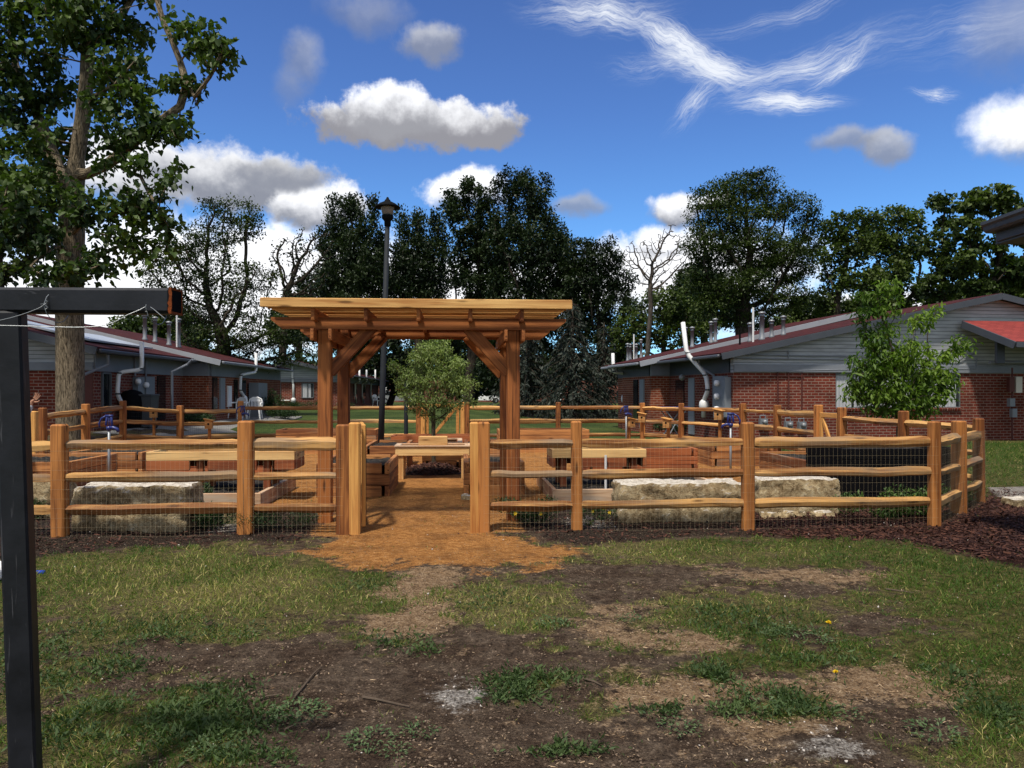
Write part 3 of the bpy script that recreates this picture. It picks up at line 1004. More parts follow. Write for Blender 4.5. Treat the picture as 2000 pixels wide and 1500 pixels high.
def make_grass():
    # candidate roots, denser near the camera
    n = 420000
    y = 2.6 + (rng.random(n) ** 1.15) * 9.2
    x = (rng.random(n) * 2 - 1) * (y * .72 + .5)
    n2 = 90000
    y2 = 10 + rng.random(n2) * 13; x2 = 6.6 + rng.random(n2) * 10
    x = np.concatenate([x, x2]); y = np.concatenate([y, y2])
    mk = masks(x, y)
    g = mk['grass']
    clump = fbm(x * 7, y * 7, 3, 91)
    pr = sst((g + (clump - .5) * 1.5 - .15) / .8)
    keep = rng.random(len(x)) < pr * .80
    x, y, g, dry, clump = x[keep], y[keep], g[keep], mk['dry'][keep], clump[keep]
    n = len(x)
    L = (.014 + .042 * rng.random(n) ** 2.2) * (.55 + .65 * np.clip(g, 0, 1.4)) * (.55 + .8 * clump)
    L = L * (1 + .12 * np.clip(y - 9, 0, 12))
    d = rng.normal(size=(n, 3)) * np.array([.55, .55, .0]); d[:, 2] = .25 + rng.random(n) * .8
    rot = frames_from(d, rnddir(n))
    ti = np.where(rng.random(n) < dry * .45 + .05, .45 + .55 * rng.random(n), .03 + .28 * rng.random(n) + .22 * dry)
    ti = np.clip(ti + (fbm(x * 2.6, y * 2.6, 3, 95) - .5) * .35, 0, 1)
    w = (.0030 + .0028 * rng.random(n)) * (1 + .10 * np.clip(y - 4, 0, 12))
    o = scatter('grass', BLADE[0], BLADE[1], np.stack([x, y, gheight(x, y) - .006], -1), rot, np.stack([w, L, L], -1), ti, M['grass'])
    tag(o, 'short patchy lawn grass growing over the bare earth', 'grass', kind='stuff')
    # feathery weeds in thick low cushions
    P_, D_, S_, T_ = [], [], [], []
    for (px, py, rx, ry, m) in ((400, 1375, 75, 28, 2600), (450, 1420, 70, 24, 2000), (360, 1415, 60, 26, 1300), (80, 1265, 110, 26, 1800), (60, 1330, 100, 24, 1500), (330, 1235, 110, 16, 1500), (220, 1390, 70, 20, 900), (140, 1440, 100, 26, 1200), (250, 1300, 60, 14, 700),
                                (1020, 1335, 60, 14, 1300), (1000, 1366, 44, 10, 700), (1080, 1330, 40, 10, 500), (1395, 1322, 30, 13, 800), (1500, 1365, 60, 14, 900), (1560, 1390, 50, 14, 700), (1450, 1395, 60, 14, 700), (1100, 1468, 60, 10, 700), (1410, 1200, 90, 18, 1200), (1500, 1240, 90, 16, 900), (1560, 1290, 90, 14, 900), (760, 1255, 40, 12, 500), (830, 1275, 26, 8, 260),
                                (1300, 1395, 50, 10, 400), (1950, 1400, 50, 30, 900), (1860, 1320, 40, 14, 400), (480, 1480, 90, 18, 900), (960, 1180, 60, 18, 600), (700, 1150, 50, 10, 400)):
        c = G(px, py); d_ = c[1]
        sx = rx / F * d_; sy = ry * d_ * d_ / (HC * F)
        m = int(m * .75)
        a = rng.normal(size=(m, 2)) * .78
        xx = c[0] + a[:, 0] * sx; yy = c[1] + a[:, 1] * sy
        kk = fbm(xx * 9, yy * 9, 3, 97) > .42
        xx, yy = xx[kk], yy[kk]; m = len(xx)
        P_.append(np.stack([xx, yy, gheight(xx, yy) + rng.random(m) * .03], -1))
        d = rng.normal(size=(m, 3)); d[:, 2] = .35 + rng.random(m) * .8
        D_.append(d); S_.append(.016 + .030 * rng.random(m) ** 1.5); T_.append(np.clip(rng.random(m) * .42 + (fbm(xx * 4, yy * 4, 2, 98) - .5) * .4, 0, 1))
    P_, D_, S_, T_ = map(np.concatenate, (P_, D_, S_, T_))
    o = scatter('ground_weeds', LEAF[0], LEAF[1], P_, frames_from(D_, rnddir(len(P_))), np.stack([S_ * .30, S_, S_], -1), T_, M['groundweed'])
    tag(o, 'low cushions of feathery green weeds on the worn ground', 'weeds', kind='stuff')
    # lying straw and dry leaf bits
    n = 60000
    y = 2.7 + (rng.random(n) ** 1.4) * 7.5
    x = (rng.random(n) * 2 - 1) * (y * .70 + .4)
    mk = masks(x, y)
    k = (rng.random(n) < .04 + .5 * np.clip(mk['tan'], 0, 1) + .25 * mk['path']) & (mk['mulch'] < .5) & (mk['soil'] < .6)
    x, y = x[k], y[k]; n = len(x)
    d = rng.normal(size=(n, 3)) * np.array([1, 1, .12])
    rot = frames_from(d, np.tile([0, 0, 1.0], (n, 1)) + rng.normal(size=(n, 3)) * .3)
    L = .006 + .022 * rng.random(n) ** 2.4
    CH = ([(-.5, 0, 0), (.5, 0, 0), (.4, 1, .2), (-.4, 1, 0), (0, .5, .5)], [[0, 1, 4], [1, 2, 4], [2, 3, 4], [3, 0, 4]])
    o = scatter('straw_litter', CH[0], CH[1], np.stack([x, y, gheight(x, y) + .004], -1), rot, np.stack([.0018 + .003 * rng.random(n), L, L * .25], -1), rng.random(n), M['straw'])
    tag(o, 'pale straw and crumbs scattered on the bare soil', 'litter', kind='stuff')
    # soil crumbs and clods
    n = 110000
    y = 2.7 + (rng.random(n) ** 1.5) * 7.5
    x = (rng.random(n) * 2 - 1) * (y * .70 + .4)
    mk = masks(x, y)
    k = (rng.random(n) < np.clip(1.0 - mk['grass'], .12, 1) * np.clip(1.1 - mk['path'], 0, 1)) & (mk['mulch'] < .5)
    x, y = x[k], y[k]; n = len(x)
    OC = ([(1, 0, 0), (-1, 0, 0), (0, 1, 0), (0, -1, 0), (0, 0, .8), (.6, .6, .3)], [[0, 5, 4], [5, 2, 4], [2, 1, 4], [1, 3, 4], [3, 0, 4], [0, 2, 5]])
    s = .0018 + .0085 * rng.random(n) ** 3.5
    o = scatter('soil_crumbs', OC[0], OC[1], np.stack([x, y, gheight(x, y)], -1), frames_from(rng.normal(size=(n, 3)) * [1, 1, .2], np.tile([0, 0, 1.0], (n, 1)) + rng.normal(size=(n, 3)) * .2), np.stack([s, s * .8, s * .8], -1), rng.random(n), M['crumb'])
    tag(o, 'dark crumbs and clods of earth lying on the bare ground', 'soil crumbs', kind='stuff')
    # wood chips on the dark beds
    n = 60000
    y = 7.0 + rng.random(n) * 5.0
    x = (rng.random(n) * 2 - 1) * (y * .72)
    mk = masks(x, y)
    k = rng.random(n) < .9 * mk['mulch'] + .22 * mk['soil'] * (mk['mulch'] < .5)
    x, y = x[k], y[k]; n = len(x)
    d = rng.normal(size=(n, 3)) * np.array([1, 1, .25])
    rot = frames_from(d, np.tile([0, 0, 1.0], (n, 1)) + rng.normal(size=(n, 3)) * .4)
    L = .018 + .055 * rng.random(n) ** 2
    o = scatter('wood_chips', CH[0], CH[1], np.stack([x, y, gheight(x, y) + .008], -1), rot, np.stack([.008 + .014 * rng.random(n), L, L * .3], -1), rng.random(n) ** 1.5, M['chip'])
    tag(o, 'dark red brown wood chips covering the beds along the fence', 'wood chips', kind='stuff')
    # small pale stones
    n = 26000
    y = 2.8 + rng.random(n) ** 1.3 * 8; x = (rng.random(n) * 2 - 1) * (y * .7)
    mk = masks(x, y)
    k = rng.random(n) < np.clip(mk['white'], 0, 1) * .8 + .005 + .02 * (mk['soil'] > .5)
    x, y = x[k], y[k]; n = len(x)
    OC = ([(1, 0, 0), (-1, 0, 0), (0, 1, 0), (0, -1, 0), (0, 0, .7), (0, 0, -.7)], [[0, 2, 4], [2, 1, 4], [1, 3, 4], [3, 0, 4], [2, 0, 5], [1, 2, 5], [3, 1, 5], [0, 3, 5]])
    s = .003 + .010 * rng.random(n) ** 2.5
    o = scatter('gravel', OC[0], OC[1], np.stack([x, y, gheight(x, y) + .006], -1), frames_from(rnddir(n), rnddir(n)), np.stack([s, s * .8, s * .7], -1), rng.random(n), M['pebble'])
    tag(o, 'small pale stones scattered over the soil and between the blocks', 'gravel', kind='stuff')


make_ground()
make_grass()


def weed(px, py, size, label, nl=26, group='broad leaved weeds in the worn lawn', mt='weed'):
    c = G(px, py); c[2] = gheight(c[0], c[1])
    t = thing('weed', label, 'weed', c, 0, group)
    n = int(nl * 2.6)
    a = rng.random(n) * 6.283
    r = size * np.sqrt(rng.random(n)) * .7
    pos = c + np.stack([np.cos(a) * r, np.sin(a) * r, .01 + rng.random(n) * .02], -1)
    d = np.stack([np.cos(a), np.sin(a), .02 + rng.random(n) * .35], -1) + rng.normal(size=(n, 3)) * [.6, .6, .2]
    L = .010 + size * .12 * rng.random(n)
    scatter('foliage', LEAF2[0], LEAF2[1], pos, frames_from(d, np.tile([0, 0, 1.0], (n, 1)) + rng.normal(size=(n, 3)) * .2), np.stack([L * .75, L, L], -1), rng.random(n), M[mt], t)
    return t


for args in [(480, 1300 - 60, .12, 'low silvery weed at the left edge of the bare earth'),
             (585, 1392, .20, 'pale frosted looking weed patch on bare soil near the twigs', 110),
             (720, 1455, .16, 'pale broad leaved weed at the bottom left of the worn lawn', 60),
             (775, 1478, .10, 'small pale weed tuft at the bottom edge left of centre'),
             (820, 1432, .12, 'single green weed on dark soil below the white patch', 40),
             (1230, 1212, .13, 'dark leafy weed among dry clippings right of the tan strip', 40),
             (1080, 1222, .16, 'grey green clover patch beside the dark bare earth', 70),
             (1450, 1135, .12, 'upright broad leaf weed on the bare patch near the right fence', 14),
             (1530, 1238, .18, 'spreading pale weed left of the yellow dandelion', 60),
             (1600, 1255, .15, 'dark weed rosette just under the yellow dandelion', 40),
             (1330, 1430, .14, 'spiky pale weed on the dark soil at lower right', 40),
             (1500, 1385, .16, 'bright weed cluster in the grassy patch at lower right', 50),
             (1650, 1400, .12, 'little weed between the tan patch and the white gravel', 30),
             (1830, 1440, .18, 'loose weed at the lower right corner', 50),
             (410, 1465, .15, 'grey green weed beside the dry blades at lower left', 50),
             (1050, 1105, .10, 'small weed right at the edge of the orange apron', 24)]:
    weed(*args)

for px, py, lab in ((1618, 1240, 'larger yellow dandelion flower standing in the grass at right'), (1632, 1334, 'small yellow dandelion flower lying lower by the tan patch')):
    c = G(px, py); c[2] = gheight(c[0], c[1])
    t = thing('dandelion', lab, 'flower', c, 0, 'yellow dandelions in the lawn')
    hgt = .07 if py < 1300 else .045
    MB().tube([c, c + [0.004, 0, hgt * .6], c + [0.002, .004, hgt]], .0025, 5).build('stem', M['weed'], t)
    n = 70
    d = rnddir(n); d[:, 2] = np.abs(d[:, 2]) * .8 + .1
    r_ = .020 if py < 1300 else .016
    scatter('flower_head', LEAF[0], LEAF[1], np.tile(c + [.002, .004, hgt], (n, 1)), frames_from(d, rnddir(n)), np.stack([np.full(n, r_ * .35), np.full(n, r_), np.full(n, r_)], -1), rng.random(n), M['yellow'], t)

for pts, lab in (([(575, 1362), (590, 1345), (612, 1318), (628, 1304)], 'forked grey twig leaning over the bare soil, left of centre'),
                 ([(495, 1372), (520, 1362), (550, 1357)], 'short dark twig beside the frosted weed'),
                 ([(708, 1364), (740, 1370), (800, 1384)], 'long dark twig lying left of the white patch'),
                 ([(556, 1428), (572, 1420), (584, 1416)], 'tiny pale twig below the frosted weed'),
                 ([(470, 1450), (490, 1456), (510, 1458)], 'pale broken stick at lower left beside the weeds'),
                 ([(1138, 1329), (1160, 1336), (1176, 1344)], 'brown twig right of the bright grass clump'),
                 ([(1080, 1455), (1098, 1446), (1114, 1440)], 'thin straw coloured twig at the bottom centre'),
                 ([(1730, 1152), (1760, 1156), (1785, 1160)], 'dark stick lying by the lush grass at right')):
    q = [G(*p) for p in pts]
    for c in q: c[2] = gheight(c[0], c[1]) + .012
    tag(MB().tube(q, np.linspace(.007, .003, len(q)), 5).build('twig', M['twig']), lab, 'twig', 'twigs lying on the bare earth')


# ------------------------------------------------------------------ split rail fence
def rail_mb(mb, a, b, w, h, seed=None):
    """A hand split rail: wedge shaped, wavy, thinner at the ends."""
    a, b = np.asarray(a, float), np.asarray(b, float)
    x = nrm(b - a); L = np.linalg.norm(b - a)
    y = nrm(np.cross((0, 0, 1), x)); z = np.cross(x, y)
    n, m = 7, max(6, int(L / .16))
    ang = np.sort(rng.random(n) * .5 + np.arange(n) * 2 * math.pi / n)
    rad = .78 + .4 * rng.random(n)
    off = rng.random(3) * 50
    V, gr = [], []
    ph = rng.random(6) * 6.28
    s0, s1 = rng.random(2) * 100
    tw = (rng.random() - .5) * .9
    for i in range(m + 1):
        t = i / m
        end = min(1, .62 + min(t, 1 - t) * 5)
        wob = (float(vnoise(t * 5 + s0, 0.3, 5)) - .5) * .018 + (float(vnoise(t * 14 + s0, 7.3, 6)) - .5) * .009
        wy = (float(vnoise(t * 4 + s1, 2.3, 7)) - .5) * .03
        hh = h * (.86 + .28 * float(vnoise(t * 4 + s1, 9.1, 8)))
        for k in range(n):
            rr = rad[k] * (1 + .16 * (float(vnoise(t * 9 + k * 5.1, s0, 9)) - .5))
            aa = ang[k] + tw * (t - .5)
            p, q = math.cos(aa) * w / 2 * rr * end, math.sin(aa) * hh / 2 * rr * end
            V.append(a + x * t * L + y * (p + wy) + z * (q + wob))
            gr.append((t * L + off[0], p + off[1], q + off[2]))
    f = [list(range(n - 1, -1, -1)), [m * n + k for k in range(n)]]
    for i in range(m):
        for k in range(n):
            j = (k + 1) % n
            f.append([i*n + k, i*n + j, (i+1)*n + j, (i+1)*n + k])
    mb.add(V, f, gr, rng.random())


def post_mb(mb, c, h, w, d=None, yaw=0.0):
    d = d or w
    a = np.array([c[0], c[1], c[2] - .15]); b = np.array([c[0] + (rng.random() - .5) * .02, c[1] + (rng.random() - .5) * .02, c[2] + h])
    up = (math.sin(yaw), -math.cos(yaw), 0)
    mb.lumber(a, b, w, d, up=up, ch=.016, taper=.96)


def wires_mb(mb, a, b, z0, z1, sx=.05, sz=.10, r=.0013):
    a, b = np.asarray(a, float), np.asarray(b, float)
    x = nrm(b - a); L = np.linalg.norm(b - a)
    y = np.array([-x[1], x[0], 0])
    V, f = [], []
    def bar(p, q, s, t):
        n = len(V)
        for c in (p, q):
            V.extend([c + s * r, c - s * r * .5 + t * r * .87, c - s * r * .5 - t * r * .87])
        f.extend([[n, n+1, n+4, n+3], [n+1, n+2, n+5, n+4], [n+2, n, n+3, n+5]])
    za, zb = a[2], b[2]
    Z = np.array([0, 0, 1.0])
    k = 0
    while k * sx <= L:
        p = a + x * (k * sx); base = za + (zb - za) * k * sx / L
        w_ = (float(vnoise(k * .31, za * 7 + a[0], 15)) - .5) * .02
        p = np.array([p[0], p[1], 0]) + y * w_
        bar(p + Z * (base + z0), p + Z * (base + z1), y, x)
        k += 1
    j = 0
    while z0 + j * sz <= z1 + .001:
        sag = (rng.random() - .5) * .009
        p = np.array([a[0], a[1], za + z0 + j * sz]); q = np.array([b[0], b[1], zb + z0 + j * sz])
        mid = (p + q) / 2 + Z * sag
        bar(p, mid, y, Z); bar(mid, q, y, Z)
        j += 1
    mb.add(V, f)


def fence_run(label, pts, posts, zr=(.30, .66, 1.0), w=.125, hp=1.2, wire='wire', wr=.0009, side=1, dz=None, wz=1.0, rail_skip=()):
    """pts: garden (u, v) of the post line; posts: which of them carry a post of this run (None = all)."""
    W = []
    for (u, v) in pts:
        c = GA.p(u, v); c[2] = gz(c[0], c[1]); W.append(c)
    t = thing('split_rail_fence', label, 'fence', W[0], 0, 'split rail fence sections round the garden')
    for i, c in enumerate(W):
        if posts is None or i in posts:
            mb = MB()
            post_mb(mb, c, hp * (.98 + .05 * rng.random()), w * (.93 + .2 * rng.random()), None, GA.a + rng.normal() * .06)
            mb.build('post', M['post'], t)
    for i in range(len(W) - 1):
        a, b = W[i], W[i + 1]
        for k, z in enumerate(zr):
            if (i, k) in rail_skip: continue
            mb = MB()
            j = dz[i][k] if dz else (0, 0)
            x = nrm(b - a)
            rail_mb(mb, a + [0, 0, z + j[0]] - x * .02, b + [0, 0, z + j[1]] + x * .02, .085 * (.9 + .4 * rng.random()), .107 * (.9 + .25 * rng.random()))
            mb.build('rail', M['rail'], t)
        if wire:
            n = nrm(np.array([(b - a)[1], -(b - a)[0], 0])) * side * .075
            mb = MB()
            wires_mb(mb, a + n, b + n, .01, wz, .05, .10, wr)
            mb.build('wire_mesh', M[wire], t)
    return t


u = lambda px, v=0.0: GA.u_at(px, v)
r_ = lambda: ((rng.random() - .5) * .03, (rng.random() - .5) * .03)
fence_run('front fence section left of the open gate, before the pale limestone block', [(-5.9, 0), (u(118), 0), (u(480), 0), (u(672), 0)], None,
          (.285, .625, .965), .145, 1.2, 'wire', .00055, 1)
fence_run('front fence section right of the open gate, ending at the right front corner post', [(u(945), 0), (u(1127), 0), (u(1461), 0), (u(1825), 0)], None,
          (.285, .625, .965), .118, 1.19, 'wire', .00055, 1)
RC = [(u(1825), 0), (6.72, .86), (7.62, 1.75)]
fence_run('short slanting fence section behind the right front corner, before the black planter', RC, (1, 2), (.27, .60, .95), .13, 1.15, 'wire', .00055, 1)
v1765, v1645, v1598 = GA.v_at(1765, 7.62), GA.v_at(1645, 7.62), GA.v_at(1598, 7.62)
fence_run('right side fence section between the slanting corner and the side gate', [RC[2], (7.62, v1765), (7.62, v1645)], (1, 2), (.32, .68, 1.03), .13, 1.22, 'wire_far', .0013, 1)
v1518, v1458 = GA.v_at(1518, 7.6), 9.9
fence_run('rear right fence section beyond the side gate, before the brick gable house', [(7.62, v1598), (7.6, v1518), (7.35, v1458), (6.35, 11.7), (u(1255, 13.05), 13.05)], None, (.32, .70, 1.07), .135, 1.24, 'wire_far', .0014, 1)
fence_run('back fence section right of the rear gate, across the far lawn', [(u(1255, 13.05), 13.05), (u(1090, 13.05), 13.05), (u(912, 13.05), 13.05)], (1, 2), (.32, .71, 1.08), .135, 1.24, 'wire_far', .0014, -1)
fence_run('back fence section left of the rear gate, behind the lamp post', [(u(818, 13.05), 13.05), (u(640, 13.05), 13.05), (u(470, 13.05), 13.05)], None, (.32, .71, 1.08), .14, 1.25, 'wire_far', .0014, 1)
fence_run('rear left fence section in front of the tree trunk and the left brick house', [(u(470, 13.05), 13.05), (u(352, 12.1), 12.1), (-7.62, GA.v_at(240, -7.62)), (-7.62, GA.v_at(168, -7.62)), (-7.62, GA.v_at(84, -7.62))], (1, 2, 3, 4), (.32, .68, 1.0), .14, 1.16, 'wire_far', .0014, 1)


def gate(label, hinge, ang, width, h, latch_post=True, yaw=0):
    c = hinge
    d = np.array([math.cos(ang), math.sin(ang), 0.0])
    t = thing('garden_gate', label, 'gate', c, 0, 'cedar framed garden gates')
    Z = np.array([0, 0, 1.0])
    mb = lambda: MB()
    for o in (0.045, width - .045):
        mb().lumber(c + d * o + Z * .06, c + d * o + Z * h, .09, .045, up=np.cross(d, Z)).build('stile', M['gatewood'], t)
    for z in (.12, h - .05):
        mb().lumber(c + d * .09 + Z * z, c + d * (width - .09) + Z * z, .045, .09).build('cross_board', M['gatewood'], t)
    mb().lumber(c + d * .10 + Z * .19, c + d * (width - .10) + Z * (h - .12), .04, .085).build('brace', M['gatewood'], t)
    w = MB(); n = np.cross(d, Z) * .028
    wires_mb(w, c + d * .02 + n, c + d * (width - .02) + n, .08, h - .03, .05, .10, .0012)
    w.build('wire_mesh', M['wire_far'], t)
    return t


hp_ = GA.p(u(709), .06)
gate('front gate standing wide open and seen edge on beside the left gate post', hp_, R(90 + 12.5), 1.0, 1.17)
for px, lab, w in ((693, 'broad square cedar post at the left of the entrance', .125), (928, 'pale square cedar post at the right of the entrance', .105)):
    c = GA.p(u(px), -.01)
    mb = MB(); post_mb(mb, c, 1.2, w, w, GA.a)
    tag(mb.build('gate_post', M['gatewood']), lab, 'post', 'square gate posts')
a, b = GA.p(u(831, 13.05), 13.05), GA.p(u(897, 13.05), 13.05)
g = gate('closed rear gate with a diagonal brace, seen behind the small tree', a, math.atan2(b[1] - a[1], b[0] - a[0]), np.linalg.norm(b - a), 1.2)
for px, lab in ((826, 'yellow cedar post on the left of the rear gate'), (903, 'yellow cedar post on the right of the rear gate')):
    c = GA.p(u(px, 13.02), 13.0); c[2] = gz(c[0], c[1])
    mb = MB(); post_mb(mb, c, 1.24, .12, .12, GA.a)
    tag(mb.build('gate_post', M['gatewood']), lab, 'post', 'square gate posts')
a, b = GA.p(7.62, v1645 + .09), GA.p(7.62, v1598 - .09)
gate('closed side gate with diagonal brace before the brick gable wall', a, math.atan2(b[1] - a[1], b[0] - a[0]), np.linalg.norm(b - a), 1.12)
c = GA.p(-7.5, GA.v_at(66, -7.5)); c[2] = gz(c[0], c[1])
mb = MB(); post_mb(mb, c, 1.15, .13, .13, GA.a)
tag(mb.build('gate_post', M['gatewood']), 'yellow cedar post at far left, under the raised hand', 'post', 'square gate posts')


# ------------------------------------------------------------------ pergola
def pergola():
    vf, vr = .78, 2.24
    uL, uR = GA.u_at(635.5, vf), GA.u_at(1002, vf)
    t = thing('pergola', 'stained cedar pergola with slatted roof over the garden entrance', 'pergola', GA.p((uL + uR) / 2, vf))
    p = GA.p
    pw = .155
    for uu in (uL, uR):
        for vv in (vf, vr):
            MB().lumber(p(uu, vv, -.2), p(uu, vv, 2.40), pw, pw, up=(-GA.s, GA.c, 0), ch=.012).build('post', M['pergola'], t)
    zb = 2.325
    for vv in (vf - pw / 2 - .021, vr + pw / 2 + .021):
        u0, u1 = GA.u_at(530, vf - .1), GA.u_at(1105, vf - .1)
        # beam with tails cut on the slant
        mb = MB()
        mb.prism(GA, [(u0, zb + .035), (u0 + .13, zb - .068), (u1 - .13, zb - .068), (u1, zb + .035), (u1, zb + .068), (u0, zb + .068)], vv - .021, vv + .021, .35 + .3 * rng.random())
        g = np.array(mb.G); mb.G = (g[:, [0, 1, 2]] + [3.1, vv, 5]).tolist()
        mb.build('beam', M['pergola'], t)
    for uu in (uL, uR):
        for s in (-1, 1):
            um = uu + s * (pw / 2 + .024)
            MB().lumber(p(um, vf - .30, 2.185), p(um, vr + .30, 2.185), .04, .135).build('side_beam', M['pergola'], t)
    # knee braces
    for vv in (vf, vr):
        for uu, s in ((uL, 1), (uR, -1)):
            a = p(uu + s * (pw / 2 - .03), vv, 1.76); b = p(uu + s * (pw / 2 + .46), vv, 2.29)
            MB().lumber(a, b, .085, .145, up=(0, 0, 1)).build('knee_brace', M['pergola'], t)
    v0, v1 = .42, 2.80
    for px in (610, 714, 817, 919, 1020):
        uu = GA.u_at(px, v0)
        MB().lumber(p(uu, v0 + .01, 2.41), p(uu, v1, 2.41), .042, .14).build('rafter', M['pergola'], t)
    uA, uB = GA.u_at(509, v0), GA.u_at(1117, v0)
    MB().lumber(p(uA, v0 - .02, 2.533), p(uB, v0 - .02, 2.533), .042, .105).build('front_board', M['lath'], t)
    mb = MB()
    vv = v0 + .055
    while vv < v1:
        e = .05 + .03 * rng.random()
        zj = 2.502 + (rng.random() - .5) * .016
        mb.lumber(p(uA + e, vv, zj), p(uB - e, vv, zj + (rng.random() - .5) * .01), .036, .040, ch=.005)
        vv += .072
    mb.build('roof_slats', M['lath'], t)
    return t


pergola()


# ------------------------------------------------------------------ raised beds
def soil_part(t, u0, u1, v0, v1, z, name='soil'):
    nu, nv = max(4, int((u1 - u0) / .09)), max(4, int((v1 - v0) / .09))
    V = []
    for j in range(nv + 1):
        for i in range(nu + 1):
            V.append(GA.p(u0 + (u1 - u0) * i / nu, v0 + (v1 - v0) * j / nv, z + (rng.random() - .5) * .05))
    idx = np.arange((nu + 1) * (nv + 1)).reshape(nv + 1, nu + 1)
    Fq = np.stack([idx[:-1, :-1], idx[:-1, 1:], idx[1:, 1:], idx[1:, :-1]], -1).reshape(-1, 4)
    return mesh_from(name, np.array(V), Fq, M['soil'], t)


def timber_box(mb, u0, u1, v0, v1, z0, h, th=.075, lap=True, lean=None):
    """Courses of timbers with alternating corner laps."""
    n = max(1, round(h / .155)); ch = h / n
    p = GA.p
    for k in range(n):
        zc = z0 + ch * (k + .5)
        hh = ch - .006
        lf = th + .045 if (lap and k % 2 == 0) else 0
        ls = 0 if lf else th
        mb.lumber(p(u0 + lf, v0 + th/2, zc), p(u1 - lf, v0 + th/2, zc), th, hh)
        mb.lumber(p(u0 + lf, v1 - th/2, zc), p(u1 - lf, v1 - th/2, zc), th, hh)
        mb.lumber(p(u0 + th/2, v0 + ls, zc), p(u0 + th/2, v1 - ls, zc), th, hh)
        mb.lumber(p(u1 - th/2, v0 + ls, zc), p(u1 - th/2, v1 - ls, zc), th, hh)


def raised_bed(label, u0, u1, v0, v1, h, mt='bed', lap=True, rim=None):
    c = GA.p((u0 + u1) / 2, v0)
    g = float(gz(c[0], c[1])); c[2] = g
    t = thing('raised_bed', label, 'raised bed', c, 0, 'cedar raised beds of the garden')
    mb = MB(); timber_box(mb, u0, u1, v0, v1, g - .01, h, .075, lap)
    mb.build('timber_frame', M[mt], t)
    if rim:
        mb = MB(); p = GA.p; z = g + h + .012
        for a, b in (((u0, v0 + .05), (u1, v0 + .05)), ((u0, v1 - .05), (u1, v1 - .05)), ((u0 + .05, v0 + .101), (u0 + .05, v1 - .101)), ((u1 - .05, v0 + .101), (u1 - .05, v1 - .101))):
            mb.lumber(p(*a, z), p(*b, z), .10, .035)
        mb.build('rim', M[rim], t)
    soil_part(t, u0 + .07, u1 - .07, v0 + .07, v1 - .07, g + h - .07)
    return t


def at(px, py, d):
    c = P(px, py, d)
    return GA.uv(c[0], c[1])


raised_bed('dark timber bed directly left of the entrance path, in front of the lamp post', -1.62, -.56, 2.92, 4.5, .50)
raised_bed('dark timber bed directly right of the entrance path, behind the right pergola post', .52, 1.42, 2.98, 4.5, .50)
raised_bed('timber bed just in front of the lamp post foot, left of the small tree', -1.38, -.55, 6.5, 8.4, .50)
raised_bed('timber bed right of the small tree, behind the right gate posts', .56, 1.42, 6.5, 8.4, .50)
raised_bed('long low dark bed crossing behind the small tree', -1.15, .95, 9.85, 10.7, .50, 'bedred', False)
raised_bed('raised bed with a white rim directly behind the sand table', -.28, .52, 6.9, 8.3, .50, 'bed', True, 'rim')
raised_bed('tall rear bed at the back left, before the back fence', -4.05, -1.6, 10.9, 11.9, .60, 'bed', False)
raised_bed('tall rear bed at the back right, before the back fence', 1.45, 3.75, 10.9, 11.9, .58, 'bed', False)
raised_bed('red brown bed behind the right tray planter', 2.85, 5.0, 6.0, 7.2, .46, 'bedred')
raised_bed('red brown bed behind the left tray planter', -5.1, -2.95, 6.0, 7.2, .46, 'bedred')
raised_bed('bed with a weathered grey side, left of the black planter', 5.88, 7.25, 3.25, 5.2, .46, 'bed')
raised_bed('bed at the far left with its rim sloping away behind the corner post', -7.35, -5.55, 3.9, 5.6, .46, 'bed', False)
raised_bed('orange timber bed at the right, behind the bed with the grey side', 5.6, 6.9, 7.0, 8.3, .47, 'bed')
raised_bed('orange timber bed at the left near the left yard hydrant', -6.6, -5.25, 5.9, 7.2, .45, 'bed')


def tray_planter(label, u0, u1, v0, v1, tu0, tu1, tv0, tv1, post_u, pipe=None):
    p = GA.p
    t = thing('tray_planter', label, 'planter', p((u0 + u1) / 2, v0), 0, 'two level planters with a raised tray')
    mb = MB(); timber_box(mb, u0, u1, v0, v1, -.01, .21, .06, False)
    mb.build('lower_box', M['rim'], t)
    soil_part(t, u0 + .06, u1 - .06, v0 + .06, v1 - .06, .15)
    for uu in post_u:
        for vv in (tv0 + .10, tv1 - .10):
            MB().lumber(p(uu, vv, .1), p(uu, vv, .575), .09, .09, up=(-GA.s, GA.c, 0)).build('post', M['bedred'], t)
    for z0, z1, mt in ((.44, .575, 'bedred'), (.577, .70, 'bedlight')):
        mb = MB()
        zc = (z0 + z1) / 2; hh = z1 - z0; th = .045
        if mt == 'bedred':
            e_ = [tu0] + [q for k in post_u for q in (k - .12, k + .12)] + [tu1]
            for k in range(0, len(e_), 2):
                mb.lumber(p(e_[k], tv0 + th/2, zc), p(e_[k + 1], tv0 + th/2, zc), th, hh)
        else:
            mb.lumber(p(tu0, tv0 + th/2, zc), p(tu1, tv0 + th/2, zc), th, hh)
        mb.lumber(p(tu0, tv1 - th/2, zc), p(tu1, tv1 - th/2, zc), th, hh)
        mb.lumber(p(tu0 + th/2, tv0 + th, zc), p(tu0 + th/2, tv1 - th, zc), th, hh)
        mb.lumber(p(tu1 - th/2, tv0 + th, zc), p(tu1 - th/2, tv1 - th, zc), th, hh)
        mb.build('tray_side', M[mt], t)
    soil_part(t, tu0 + .045, tu1 - .045, tv0 + .045, tv1 - .045, .62, 'tray_soil')
    if pipe:
        MB().tube([p(*pipe, .1), p(*pipe, .62)], .018, 10).build('standpipe', M['pvc'], t)
    return t


